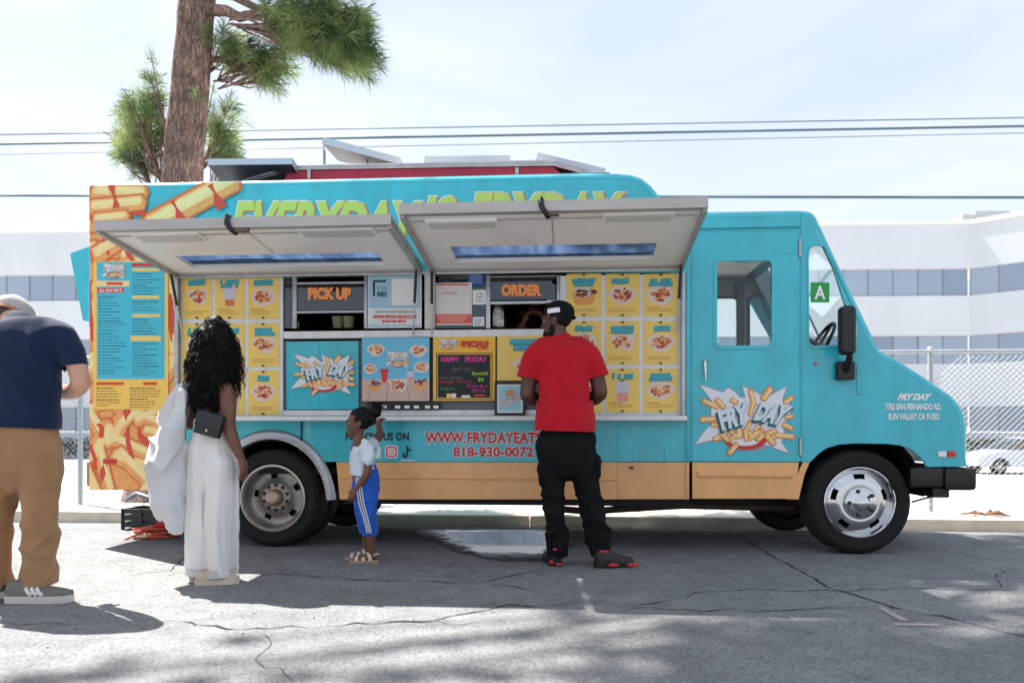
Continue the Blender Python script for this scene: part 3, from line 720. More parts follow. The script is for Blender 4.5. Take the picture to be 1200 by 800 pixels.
# bumpers, underbody
mb = MB(); a, b = P(1086, 574), P(1143, 548); mb.box(P(1105, 560).x, b.x, -.03, BWID+.03, a.z, b.z, BLACK, .03)
mb.box(P(1066, 560).x, P(1106, 560).x, -.012, .06, P(1080, 571).z, P(1080, 547.5).z, BLACK, .02); bp_ = mb.build('front_bumper', T, 50)
mb = MB(); mb.tube([P(1109, 577, .02), P(1090, 582, .05), P(1068, 588, .08)], .008, BLACK, 6); mb.box(P(1093, 575).x, P(1113, 575).x, 0, .2, P(1100, 583).z, P(1100, 572).z, BLACK, .01); mb.build('tow_bracket', bp_)
mb = MB(); a = P(99.5, 570); b = P(107, 541); mb.box(a.x, full[0][0]-.001, .02, BWID-.02, a.z, b.z, BLACK, .01); mb.build('rear_bumper', T, 50)
mb = MB(); mb.box(-3.2, 2.95, .32, .42, .40, .56, DARK); mb.box(-3.2, 2.95, 1.73, 1.83, .40, .56, DARK)
for x in (-3.0, -2.2, -1.0, 0, 1.0, 1.9, 2.9): mb.box(x-.03, x+.03, .42, 1.73, .44, .54, DARK)
mb.build('chassis_rails', T)
mb = MB(); mb.box(-3.25, 2.0, .06, BWID-.05, .56, .60, DARK); mb.build('floor_pan', T)
mb = MB(); a, b = P(672, 590, .2), P(800, 596, .2); mb.tube([P(655, 596, .35), P(690, 599, .3), P(730, 596, .3), P(800, 592, .3), P(930, 595, .4)], .028, mat('rusty_exhaust', S(82, 66, 56), .8, .3, var=.3, vscale=10), 10); mb.build('exhaust_pipe', T, 60)
mb = MB(); mb.box(P(740, 590).x, P(905, 590).x, .15, .5, P(800, 597).z+.03, .5, DARK, .02); mb.build('fuel_tank', T)
mb = MB(); mb.tube([(-1.837, .25, .375), (-1.837, 1.9, .32)], .05, DARK, 10); blob(mb, (-1.837, 1.07, .35), (.17, .15, .16), DARK, sub=2); mb.build('rear_axle', T, 60)
mb = MB(); mb.tube([(2.509, .2, .33), (2.509, 1.95, .29)], .04, DARK, 10); mb.build('front_axle', T, 60)
# inner wheel wells
def well(cx, cz, r, y1):
    mb = MB(); n = 20; vs = []
    for k in range(n+1):
        a = math.pi*k/n
        for y in (.032, y1): vs.append((cx+r*math.cos(a), y, cz+r*1.06*math.sin(a)))
    mb.add(vs, [(2*k, 2*k+1, 2*k+3, 2*k+2) for k in range(n)], DARK); mb.add([(cx+r*math.cos(math.pi*k/n), y1, cz+r*1.06*math.sin(math.pi*k/n)) for k in range(n+1)], [tuple(range(n+1))], DARK)
    mb.build('wheel_well', T)
well(-1.837, .40, .47, .62); well(2.50, .42, .46, .55)
# bright trim round the rear wheel arch
mb = MB(); n = 30; vs = []
for k in range(n+1):
    a = math.pi*k/n+(.06 if k == 0 else -.06 if k == n else 0); vs += [P(318+76*math.cos(a), 590-87*math.sin(a), 0)+Vector((0, -.004, 0)), P(318+73*math.cos(a), 590-84*math.sin(a), 0)+Vector((0, -.03, 0)), P(318+66*math.cos(a), 590-76*math.sin(a), 0)+Vector((0, -.028, 0)), P(318+64*math.cos(a), 590-74*math.sin(a), 0)+Vector((0, .01, 0))]
mb.add(vs, [(4*k+j, 4*k+4+j, 4*k+5+j, 4*k+1+j) for k in range(n) for j in range(3)], ALU); o = mb.build('wheel_arch_trim', T, 60)
if o.data.polygons[n].normal.y > 0: o.data.flip_normals()
mb = MB(); mb.tube([P(353.5, 490, -.02), P(353, 515, -.02), P(351.5, 530, -.015)], .007, BLACK, 6); mb.build('strap', T)

# wheels (axis along y; outer face towards -y)
WR = .376
def tyre_mesh():
    mb = MB(); w2 = .215
    prof = [(.245, .02), (.252, .0), (.275, -.012), (.279, -.015), (.283, -.0125), (.30, -.0175), (.31, -.018), (.325, -.0175), (.329, -.0195), (.333, -.0165), (.345, -.012), (.362, .004), (WR-.004, .018), (WR, .04), (WR, w2/2-.01), (WR-.010, w2/2-.008), (WR-.010, w2/2+.008), (WR, w2/2+.01), (WR, w2-.04), (WR-.006, w2-.012), (.33, w2+.01), (.26, w2)]
    mb.lathe(prof, RUBBER, n=72); return mb.mesh('tyre', 50)
def front_rim():
    mb = MB()
    prof = [(.252, .0), (.256, -.012), (.248, -.016), (.238, -.006), (.230, .012), (.222, .022), (.205, .012), (.170, -.008), (.140, -.014), (.122, -.012), (.118, -.028), (.110, -.040), (.07, -.044), (.06, -.046), (.052, -.058), (.03, -.066), (.0005, -.068)]
    def skip(i, u):
        f = (u*5+.25) % 1; return i in (6,) and .36 < f < .64
    mb.lathe(prof, CHROME, n=60, skip=skip); return mb.mesh('rim', 60)
def rear_rim():
    mb = MB()
    prof = [(.250, .0), (.256, -.014), (.244, -.020), (.236, .0), (.228, .05), (.215, .085), (.19, .098), (.15, .09), (.125, .075), (.115, .062), (.105, .055), (.085, .052)]
    def skip(i, u):
        f = (u*5+.1) % 1; return i == 6 and .36 < f < .62
    mb.lathe(prof, CASTMETAL, n=60, skip=skip)
    mb.lathe([(.250, -.001), (.2565, -.0145), (.2435, -.0205), (.2345, .002)], mat('rim_lip', S(196, 186, 176), .4, .5, var=.1, vscale=9), n=60)
    mb.lathe([(.085, .052), (.085, .046), (.068, .044), (.062, -.01), (.05, -.03), (.03, -.034), (.0005, -.036)], mat('hub_metal', S(168, 152, 138), .45, .7, var=.2, vscale=14), n=40); return mb.mesh('rim', 50)
ty = tyre_mesh(); fr = front_rim(); rr = rear_rim()
mb = MB(); mb.lathe([(.015, .0), (.015, -.016), (.010, -.024), (.0005, -.025)], mat('dark_nut', S(70, 66, 64), .5, .5), n=6); nut = mb.mesh('wheel_nut', 30)
mb = MB(); mb.lathe([(.24, .06), (.24, .14), (.0005, .14)], DARK, n=30); drum = mb.mesh('brake_drum')
def wheel(x, y, z, rim, nuts, rn, yn, yaw=0, flip=False):
    wroot = empty('wheel', (x, y, z), math.pi if flip else yaw, T)
    place('tyre', ty, wroot); place('rim', rim, wroot); place('brake_drum', drum, wroot)
    for k in range(nuts):
        a = 2*math.pi*(k+.5)/nuts; place('wheel_nut', nut, wroot, (rn*math.cos(a), yn, rn*math.sin(a)))
    return wroot
wheel(2.509, .035, WR, fr, 5, .088, -.038, R(3)); wheel(-1.837, .035, WR, rr, 10, .096, .058)
wheel(-1.837, .29, WR-.012, rr, 0, .09, .06)
wheel(2.509, BWID-.06, WR-.082, fr, 0, .085, -.04, 0, True); wheel(-1.837, BWID-.06, WR-.082, rr, 0, .09, .06, 0, True)

# roof: raised red vent box, solar panels
HR = lambda px, yo: P(px, 206, yo).z
zt = 2.80
mb = MB(); ya = .38
a, b = P(330, 209, ya), P(648, 194, ya)
bx0, bx1 = P(318, 200, ya).x, P(678, 200, ya).x
plate(mb, [(bx0, zt-.02), (bx1, zt-.02), (P(648, 195, ya).x, P(648, 195, ya).z), (P(340, 199, ya).x, P(340, 199, ya).z)], [], ya, 1.35, CRIMSON, .004); rb = mb.build('roof_vent_box', T, 40)
mb = MB(); zv = P(500, 194.5, ya).z
mb.box(P(345, 199, ya).x, P(645, 195, ya).x, ya-.01, ya+1.36, zv+.006, zv+.022, OFFWHITE, .003); mb.build('bounce_lid', rb)  # pale lid added to keep red bounce light off the panel above
mb = MB(); mb.box(full[6][0]+.05, P(715, 201).x, .09, BWID-.09, zt+.012, zt+.02, mat('neutral_grey_sheet', S(150, 152, 156), .8, var=.12, vscale=3)); mb.build('bounce_sheet', T)  # grey sheet added so teal bounce light does not tint panel undersides
mb = MB()
def rail(p0, p1, hw, y): 
    mb.tube([Vector((p0.x, y, p0.z)), Vector((p1.x, y, p1.z))], (hw, hw), ALU, 6)
rail(P(338, 197, ya), P(650, 192, ya), .022, ya-.004); rail(P(338, 197, ya), P(286, 212, ya), .022, ya-.004); rail(P(650, 192, ya), P(690, 203, ya), .022, ya-.004)
mb.build('trim_rail', rb, 60)
for px in (363, 606): 
    mb = MB(); a = P(px, 204, ya); mb.box(a.x-.014, a.x+.014, ya-.02, ya-.001, a.z-.045, a.z+.045, ALU); mb.build('bracket', rb)
PV = mat('solar_cell', S(26, 34, 58), .15, .2, var=.15, vscale=30, coat=.6); PFR = mat('panel_frame', S(186, 194, 206), .5, .3)
def lid(c0, c1, depth_dir, depth, th=.06, under=None):
    """tilted roof panel: front edge from c0 to c1, running back by depth along depth_dir"""
    c0, c1 = Vector(c0), Vector(c1); d = Vector(depth_dir).normalized()*depth; up = (c1-c0).cross(d).normalized()*th
    mb = MB(); vs = [c0, c1, c1+d, c0+d]; vs += [v+up for v in vs]
    mb.add(vs, [(0, 1, 5, 4), (1, 2, 6, 5), (2, 3, 7, 6), (3, 0, 4, 7)], PFR)
    ins = [c0.lerp(c1, .04)+d*.04, c1.lerp(c0, .04)+d*.04, c1.lerp(c0, .04)+d*.96, c0.lerp(c1, .04)+d*.96]
    mb.add([v+up for v in vs[:4]]+[v+up*1.0 for v in ins], [(0, 1, 5, 4), (1, 2, 6, 5), (2, 3, 7, 6), (3, 0, 4, 7)], PFR); mb.add([v+up*.96 for v in ins], [(0, 1, 2, 3)], PV)
    mb.add(vs[:4], [(3, 2, 1, 0)], under or DARK)
    return mb.build('solar_panel', T)
l1 = lid(P(243, 193.5, .25), P(342, 192.5, .25), (0, 1, -.22), .62, .055, mat('panel_back', S(40, 46, 58), .4))
l2 = lid(P(377, 168, .55), P(466, 192, .55), (0, 1, .02), .45, .055, mat('panel_underside', S(110, 112, 118), .6))
l3 = lid(P(497, 190.5, .6), P(597, 189, .6), (0, 1, 0), .8, .05)
l4 = lid(P(628, 187, .55), P(708, 206, .55), (0, 1, 0), .75, .06)
for px, y, z1 in ((250, .5, 192), (335, .5, 192), (430, .7, 183), (460, .7, 191), (380, .7, 171), (505, .75, 190), (590, .75, 190), (640, .7, 189)):
    a = P(px, z1, y); mb = MB(); mb.tube([(a.x, y, zt-.05), (a.x, y, a.z-.004)], .012, ALU, 6); mb.build('panel_leg', T)

# rear flap standing open at the far corner
mb = MB(); q = [P(82, 297, .9), P(104, 289, .9), P(104, 377, .9), P(97, 375, .9)]
vs = [v for v in q]+[v+Vector((0, .04, 0)) for v in q]
mb.add(vs, [(3, 2, 1, 0), (4, 5, 6, 7), (0, 1, 5, 4), (1, 2, 6, 5), (2, 3, 7, 6), (3, 0, 4, 7)], TEAL); mb.build('rear_vent_hood', T)
# ------------------------------------------------------------------ awnings
m = bpy.data.materials.new('blue_skylight'); m.use_nodes = True; t_ = m.node_tree; t_.nodes.clear()
o_ = t_.nodes.new('ShaderNodeOutputMaterial'); tl = t_.nodes.new('ShaderNodeBsdfTranslucent'); tl.inputs[0].default_value = S(70, 116, 190)
df = t_.nodes.new('ShaderNodeBsdfGlossy'); df.inputs['Roughness'].default_value = .3; df.inputs['Color'].default_value = (.5, .6, .7, 1)
nz_ = t_.nodes.new('ShaderNodeTexNoise'); nz_.inputs['Scale'].default_value = 5; tcn = t_.nodes.new('ShaderNodeTexCoord'); mp_ = t_.nodes.new('ShaderNodeMapping'); mp_.inputs['Scale'].default_value = (2.2, .4, 1)
rp_ = t_.nodes.new('ShaderNodeValToRGB'); rp_.color_ramp.elements[0].position = .35; rp_.color_ramp.elements[1].position = .65
rp_.color_ramp.elements[0].color = S(104, 120, 146); rp_.color_ramp.elements[1].color = S(136, 150, 172)
t_.links.new(tcn.outputs['Object'], mp_.inputs[0]); t_.links.new(mp_.outputs[0], nz_.inputs[0]); t_.links.new(nz_.outputs[0], rp_.inputs[0]); t_.links.new(rp_.outputs[0], tl.inputs[0])
mi2 = t_.nodes.new('ShaderNodeMixShader'); mi2.inputs[0].default_value = .08; t_.links.new(tl.outputs[0], mi2.inputs[1]); t_.links.new(df.outputs[0], mi2.inputs[2]); t_.links.new(mi2.outputs[0], o_.inputs[0])
SKYL = m
AWN = mat('awning_white_metal', S(246, 242, 240), .45, var=.05, vscale=2.5, rvar=.12, coat=.1)
AWNF = mat('awning_frame_metal', S(178, 172, 168), .42, .45, var=.08, vscale=6, stretch=(.4, 1, 3))
def awning(x0, x1, zh, reach, ztop, sky_px, lights, latch_px):
    """a hinged hatch panel: frame, underside with a blue skylight slot, lamps, latch"""
    th = .055; al = math.atan2(ztop-th-zh, reach); L = reach/math.cos(al); e = Vector((0, -math.cos(al), math.sin(al))); nn = Vector((0, -math.sin(al), -math.cos(al)))
    A = lambda u, v, w_: Vector((u, 0, zh))+e*v+nn*w_
    def proj(p):
        x = p.x*CT+p.y*ST; y = D0-p.x*ST+p.y*CT; return 600+FPX*x/y, HOR-FPX*(p.z-CAM_H)/y
    def vof(u, py):
        return min((abs(proj(A(u, k*L/400, 0))[1]-py), k*L/400) for k in range(401))[1]
    def uof(px, v):
        y = A(0, v, 0).y; z = A(0, v, 0).z
        return min((abs(proj(A(x0+(x1-x0)*k/600, v, 0))[0]-px), x0+(x1-x0)*k/600) for k in range(601))[1]
    root = empty('awning', (0, 0, 0), 0, T)
    def hexa(mb, u0, u1, v0, v1, w0, w1, m):
        vs = [A(u, v, w_) for u in (u0, u1) for v in (v0, v1) for w_ in (w0, w1)]
        mb.add(vs, [(0, 2, 3, 1), (4, 5, 7, 6), (0, 1, 5, 4), (2, 6, 7, 3), (0, 4, 6, 2), (1, 3, 7, 5)], m)
    um = .5*(x0+x1); va, vb = vof(um, sky_px[3]), vof(um, sky_px[1]); ua, ub = uof(sky_px[0], .5*(va+vb)), uof(sky_px[2], .5*(va+vb))
    mb = MB()
    for (u0, u1, v0, v1) in ((x0, x1, 0, va), (x0, x1, vb, L-.02), (x0, ua, va, vb), (ub, x1, va, vb)): hexa(mb, u0, u1, v0, v1, -.03, 0, AWN)
    mb.build('underside', root)
    mb = MB(); hexa(mb, ua-.01, ub+.01, va-.01, vb+.01, -.034, -.031, SKYL); mb.build('skylight', root)
    mb = MB()
    hexa(mb, x0, x1, L-.019, L, -th, .012, AWNF); hexa(mb, x0, x0+.028, 0, L-.02, -th, .028, AWNF); hexa(mb, x1-.028, x1, 0, L-.02, -th, .028, AWNF); hexa(mb, x0+.03, x1-.03, 0, .03, .001, .014, AWNF)
    hexa(mb, x0+.03, x1-.03, L-.05, L-.021, .001, .010, AWNF)
    mb.build('frame', root)
    mb = MB(); hexa(mb, x0+.03, x1-.03, 0, L-.02, -th+.003, -.045, TEAL)
    mb = MB()
    for (u0, u1, v0, v1) in ((x0+.03, x1-.03, 0, va-.02), (x0+.03, x1-.03, vb+.02, L-.02), (x0+.03, ua-.02, va-.02, vb+.02), (ub+.02, x1-.03, va-.02, vb+.02)): hexa(mb, u0, u1, v0, v1, -.052, -.040, TEAL)
    mb.build('outer_skin', root)
    for (px0, py0, px1, py1) in lights:
        v0, v1 = vof(um, py1), vof(um, py0); u0, u1 = uof(px0, .5*(v0+v1)), uof(px1, .5*(v0+v1))
        mb = MB(); hexa(mb, u0, u1, v0, v1, .001, .016, AWN); 
        for z in (0, 1): pass
        lf = mb.build('lamp_housing', root)
        mb = MB(); hexa(mb, u0+.02, u1-.02, v0+.012, v1-.012, .0165, .022, mat('lamp_diffuser', S(206, 204, 200), .4)); mb.build('lamp_diffuser', lf)
    u0, u1 = uof(latch_px[0], L-.03), uof(latch_px[1], L-.03)
    mb = MB(); c = A(u0, L, .0)
    mb.tube([A(u0+.02, L-.03, -th-.01), A(u0+.015, L+.012, -th-.004), A(u0+.02, L+.016, -.01), A(u0+.04, L+.012, .022), A(u0+.06, L-.04, .035)], .017, BLACK, 8)
    mb.tube([A(u0+.06, L-.02, .02), A(u1, L-.025, .02)], .019, mat('latch_metal', S(110, 92, 84), .4, .6), 8); mb.build('latch', root, 60)
    # a thin conduit along the underside
    mb = MB(); mb.tube([A(x0+.05, L-.14, .006), A(x1-.05, L-.135, .006)], .004, AWNF, 6); mb.build('conduit', root)
    for u in (x0+.5*(x1-x0), ):
        mb = MB(); hexa(mb, u-.002, u+.002, vb+.02, L-.06, .0005, .003, AWNF); mb.build('seam', root)
    return A, L
AL, LL = awning(-2.60, -.675, 2.092, 1.0, 2.24, (216, 298, 447, 312.5), [(160, 270, 238, 279), (352, 268, 440, 277)], (266, 292))
AR, LR = awning(-.609, 1.249, 2.09, 1.06, 2.285, (531, 287, 768, 305.5), [(500, 254, 583, 263), (706, 250, 790, 259)], (631, 655))
def strut(name, a, b):
    mb = MB(); a, b = Vector(a), Vector(b); mb.tube([a, a.lerp(b, .55)], .006, ALU, 6); mb.tube([a.lerp(b, .5), b], .011, BLACK, 8); mb.build(name, T, 60)
strut('gas_strut', P(484, 393, -.02), AL(-.70, .10, .03)); strut('gas_strut', P(793, 388, -.02), AR(1.225, .10, .03)); strut('gas_strut', P(214, 394, -.02), AL(-2.575, .10, .03)); strut('gas_strut', P(506, 393, -.02), AR(-.59, .06, .03))

# ------------------------------------------------------------------ serving hatch
YH = .028
hat = empty('serving_hatch', (0, 0, 0), 0, T)
mb = MB(); z0, z1 = P(500, 489.5).z, P(500, 319).z
# jambs of the hatch
for px0, px1 in ((205.2, 209.5), (798.5, 803)): a, b = P(px0, 489, 0), P(px1, 319, 0); mb.box(a.x, b.x, -.012, YH+.03, a.z, b.z, ALU, .003)
a, b = P(209.5, 321.5, 0), P(798.5, 317, 0); mb.box(a.x, b.x, -.010, YH+.03, a.z, b.z, ALU, .003)
mb.build('hatch_frame', hat, 40)
mb = MB(); a, b = P(203, 492.5, -.05), P(804, 487, -.05); mb.box(a.x, b.x, -.115, .0, a.z-.004, b.z, WHITE, .008); mb.build('counter_ledge', hat, 50)
mb = MB(); a, b = P(332, 487, -.0), P(657, 480, -.0); mb.box(a.x, b.x, -.004, YH+.03, a.z, b.z, WHITE, .003); mb.build('lower_rail', hat)
def flat(name, r, y, th, m, parent=hat, ch=.0): 
    a, b = P(r[0], r[3], y), P(r[2], r[1], y); mb = MB(); mb.box(a.x, b.x, y, y+th, a.z, b.z, m, ch); return mb.build(name, parent)
lb = flat('menu_board', (209.5, 321.5, 331.5, 489), YH, .02, WHITE); rbd = flat('menu_board', (656.5, 321, 798.5, 489), YH, .02, WHITE)
flat('shelf_bar', (331.8, 385, 656.3, 396.5), -.012, .06, WHITE, ch=.004)
flat('backing_panel', (331.8, 396.8, 656.3, 480), YH+.016, .01, mat('dark_steel', S(92, 96, 102), .4, .6, var=.12, vscale=8))
flat('centre_post', (497.5, 321.5, 509, 385), -.002, .05, OFFWHITE, ch=.004)
flat('window_header', (331.8, 319.5, 497, 322), YH, .02, BLACK); flat('window_header', (509.5, 319.5, 656.3, 322), YH, .02, BLACK)
# interior
mb = MB(); xa, xb = P(206, 400).x+.01, P(785, 400).x
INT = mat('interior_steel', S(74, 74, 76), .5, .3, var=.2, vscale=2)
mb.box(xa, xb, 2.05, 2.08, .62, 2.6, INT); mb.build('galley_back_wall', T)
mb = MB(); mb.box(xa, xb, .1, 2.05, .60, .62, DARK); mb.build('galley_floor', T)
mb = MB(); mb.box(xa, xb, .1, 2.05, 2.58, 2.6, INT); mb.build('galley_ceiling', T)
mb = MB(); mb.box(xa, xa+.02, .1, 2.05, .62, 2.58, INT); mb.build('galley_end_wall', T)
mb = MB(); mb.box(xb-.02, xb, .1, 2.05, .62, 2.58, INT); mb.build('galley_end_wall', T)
mb = MB(); mb.box(-1.7, .9, .09, .45, 1.50, 1.535, STEEL, .004); mb.build('inner_counter', T)
mb = MB(); mb.box(-1.5, -.3, 1.6, 2.0, .63, 1.55, STEEL, .01); mb.box(-.1, .7, 1.55, 2.0, .63, 1.5, STEEL, .01); mb.build('cooking_range', T)
mb = MB(); mb.box(-1.6, .9, 1.3, 2.04, 2.1, 2.4, STEEL, .02); mb.build('extractor_hood', T)
# windows
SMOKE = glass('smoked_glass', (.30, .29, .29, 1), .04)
CLEAR = glass('window_glass', (.82, .86, .86, 1), .05)
NEON = mat('orange_lettering', S(255, 158, 84), .5)
NEOND = mat('orange_shadow', S(196, 92, 30), .5)
def serving_window(name, r, bars, word, tr):
    root = empty(name, (0, 0, 0), 0, hat); f = MB(); y = YH+.004
    def bar(x0, y0, x1, y1, yy=y, th=.03): a, b = P(x0, y1, yy), P(x1, y0, yy); f.box(a.x, b.x, yy, yy+th, a.z, b.z, ALU, .003)
    for bq in bars: bar(*bq)
    f.build('sash', root, 40)
    a, b = P(r[0], r[3], y+.014), P(r[2], r[1], y+.014)
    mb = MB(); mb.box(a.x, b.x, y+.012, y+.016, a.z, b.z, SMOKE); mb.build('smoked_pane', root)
    mb = MB(); text_px(mb, word, tr[0], tr[1], tr[2], tr[3], y+.008, NEOND, .06, .035, lift=0); text_px(mb, word, tr[0], tr[1], tr[2], tr[3], y+.008, NEON, .06, lift=.002); mb.build('lettering', root)
    return root
pw = serving_window('pickup_window', (347, 331.5, 427, 364), [(342.5, 322.3, 347.5, 384.8), (426.5, 322.3, 430, 384.8), (347.6, 329.5, 426.4, 333), (347.6, 363.5, 426.4, 367)], 'PICK UP', (361, 337, 411.5, 351))
ow = serving_window('order_window', (575, 323, 651, 351.5), [(569.5, 322.3, 574.5, 384.8), (652.5, 322.3, 656, 384.8), (574.6, 322.4, 652.4, 324.6), (574.6, 352, 640, 356.5), (640, 351, 652.4, 355)], 'ORDER', (587.5, 333, 634.5, 347))
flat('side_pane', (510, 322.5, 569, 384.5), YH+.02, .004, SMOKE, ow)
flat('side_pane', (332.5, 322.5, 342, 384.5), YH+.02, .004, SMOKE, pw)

# ------------------------------------------------------------------ menu cards
def hexpts(cx, cz, rx, rz, q, n=9, wob=.3):
    return [(cx+rx*math.cos(6.2832*k/n)*(1-wob*q.random()), cz+rz*math.sin(6.2832*k/n)*(1-wob*q.random())) for k in range(n)]
FOODC = [mat('food_amber', S(214, 118, 58), .5), mat('food_rust', S(186, 74, 44), .5), mat('food_gold', S(232, 156, 84), .5), mat('food_brick', S(158, 56, 46), .5), mat('food_cream', S(232, 196, 160), .5)]
FDARK = mat('food_chocolate', S(58, 36, 34), .5); FGREEN = mat('food_green', S(84, 150, 70), .5); FPINK = mat('drink_pink', S(232, 150, 140), .5); FLAV = mat('cup_lavender', S(206, 198, 214), .5); FRED = mat('drink_red', S(214, 44, 52), .5)
def food(mb, kind, cx, cz, w_, y, seed):
    q = random.Random(seed)
    if kind == 'cup':
        mb.poly([(cx-w_*.20, cz-w_*.42), (cx+w_*.20, cz-w_*.42), (cx+w_*.30, cz+w_*.42), (cx-w_*.30, cz+w_*.42)], y, FLAV)
        mb.poly([(cx-w_*.19, cz-w_*.40), (cx+w_*.19, cz-w_*.40), (cx+w_*.22, cz-w_*.12), (cx-w_*.22, cz-w_*.12)], y-.0006, FOODC[0]); return
    if kind == 'lemonade':
        mb.poly([(cx-w_*.20, cz-w_*.46), (cx+w_*.20, cz-w_*.46), (cx+w_*.27, cz+w_*.34), (cx-w_*.27, cz+w_*.34)], y, FLAV)
        mb.poly([(cx-w_*.19, cz-w_*.44), (cx+w_*.19, cz-w_*.44), (cx+w_*.22, cz-w_*.1), (cx-w_*.22, cz-w_*.1)], y-.0006, FPINK)
        mb.poly([(cx-w_*.26, cz+w_*.50), (cx, cz+w_*.32), (cx+w_*.24, cz+w_*.54), (cx+w_*.05, cz+w_*.44)], y-.0006, FGREEN); return
    if kind == 'redcup':
        mb.poly([(cx-w_*.16, cz-w_*.5), (cx+w_*.16, cz-w_*.5), (cx+w_*.30, cz+w_*.46), (cx-w_*.30, cz+w_*.46)], y, FRED)
        mb.rect(cx-w_*.34, cx+w_*.34, cz+w_*.40, cz+w_*.50, y-.0005, FOODC[3]); return
    tr = FOODC[2] if kind == 'bowl' else TRAY
    if kind == 'wedge': mb.poly([(cx-w_*.52, cz+w_*.22), (cx-w_*.2, cz+w_*.30), (cx+w_*.5, cz+w_*.34), (cx+w_*.44, cz-w_*.12), (cx+w_*.22, cz-w_*.40), (cx-w_*.26, cz-w_*.12)], y, tr)
    elif kind == 'boat': mb.poly([(cx-w_*.6, cz+w_*.05), (cx-w_*.3, cz+w_*.34), (cx+w_*.3, cz+w_*.34), (cx+w_*.6, cz+w_*.05), (cx+w_*.2, cz-w_*.36), (cx-w_*.2, cz-w_*.36)], y, tr)
    elif kind == 'bowl': mb.poly([(cx-w_*.46, cz+w_*.05), (cx+w_*.46, cz+w_*.05), (cx+w_*.36, cz-w_*.3), (cx+w_*.15, cz-w_*.38), (cx-w_*.15, cz-w_*.38), (cx-w_*.36, cz-w_*.3)], y, tr)
    else: mb.poly(hexpts(cx, cz, w_*.56, w_*.44, q, 10, .14), y, tr)
    pal = [FDARK, FOODC[3], FDARK, FLAV] if kind == 'bowl' else FOODC
    for i in range(44):
        a = q.uniform(0, 6.28); r_ = math.sqrt(q.random()); px_, pz_ = cx+r_*math.cos(a)*w_*(.40 if kind == 'bowl' else .34), cz+w_*(.10 if kind == 'bowl' else .02)+r_*math.sin(a)*w_*(.15 if kind == 'bowl' else .25)
        mb.poly(hexpts(px_, pz_, w_*q.uniform(.06, .14), w_*q.uniform(.04, .09), q, 6, .4), y-.0006-.00004*i, q.choice(pal))
def card(parent, r, y, kind, title, seed, m=YELLOW):
    mb = MB(); a, b = P(r[0], r[3], y), P(r[2], r[1], y); x0, x1, z0, z1 = a.x, b.x, a.z, b.z; w_, h = x1-x0, z1-z0
    mb.box(x0, x1, y-.004, y-.0005, z0, z1, m); yy = y-.005; q = random.Random(seed)
    food(mb, kind, x0+w_*.5, z0+h*(.50 if title else .5), w_*.76, yy, seed)
    for rowi in range(title):           # bubble lettering too small to read: leaning blocks with a dark drop shadow
        n = q.choice((5, 6, 7)) if title < 3 else 9; tw = w_*(.66 if rowi == 0 else .74)*q.uniform(.75, 1.05); xx = x0+w_*.5-tw/2; ch = h*(.085 if title > 1 else .12); zz = z1-h*.10-rowi*ch*1.05-ch*.6
        for k in range(n):
            if q.random() < .10: continue
            lw = tw/n; up = q.uniform(-.1, .12)*ch
            for dx, dz, mm, ly in ((-.003, -.005, TEALDARK, yy), (0, 0, TEALPRINT, yy-.0006)):
                mb.poly([(xx+k*lw+dx, zz-ch*.5+dz+up), (xx+(k+.94)*lw+dx, zz-ch*.5+dz+up), (xx+(k+1.0)*lw+dx+.002, zz+ch*.5+dz+up), (xx+(k+.06)*lw+dx+.002, zz+ch*.5+dz+up)], ly, mm)
            if q.random() < .7: mb.rect(xx+(k+.4)*lw, xx+(k+.62)*lw, zz-ch*.1+up, zz+ch*.2+up, yy-.0011, TEALDARK)
    if title:
        FINE = mat('fine_print', S(196, 160, 84), .6)
        for k in range(2): mb.rect(x0+w_*.1, x0+w_*q.uniform(.7, .9), z0+h*(.16-.05*k), z0+h*(.18-.05*k), yy, FINE)
        if q.random() < .5: mb.rect(x0+w_*.08, x0+w_*.5, z0+h*.205, z0+h*.225, yy, FOODC[0])
        for zz in (z0+h*.03, z1-h*.03): mb.box(x0+w_*.47, x0+w_*.53, yy-.012, yy-.0003, zz-.006, zz+.006, INK)
    return mb.build('menu_card', parent)
xl = [(214, 248.5), (252.5, 286.5), (291, 327)]; yl = [(322, 374), (378.5, 430), (434, 486)]
kl = [['wedge', 'cup', 'round'], ['round', 'boat', 'wedge'], ['boat', 'round', 'boat']]
for j in range(3):
    for i in range(3): card(lb, (xl[i][0], yl[j][0], xl[i][1], yl[j][1]), YH, kl[j][i], 1+(i+j) % 2, 100+j*3+i)
xr = [(664, 704.5), (709.5, 749.5), (754.5, 794)]; yr = [(320.5, 371), (376, 427), (431.5, 483)]
kr = [['bowl', 'boat', 'round'], ['round', 'wedge', 'boat'], ['round', 'lemonade', 'boat']]
for j in range(3):
    for i in range(3): card(rbd, (xr[i][0], yr[j][0], xr[i][1], yr[j][1]), YH, kr[j][i], 1+(i+j+1) % 2, 200+j*3+i)

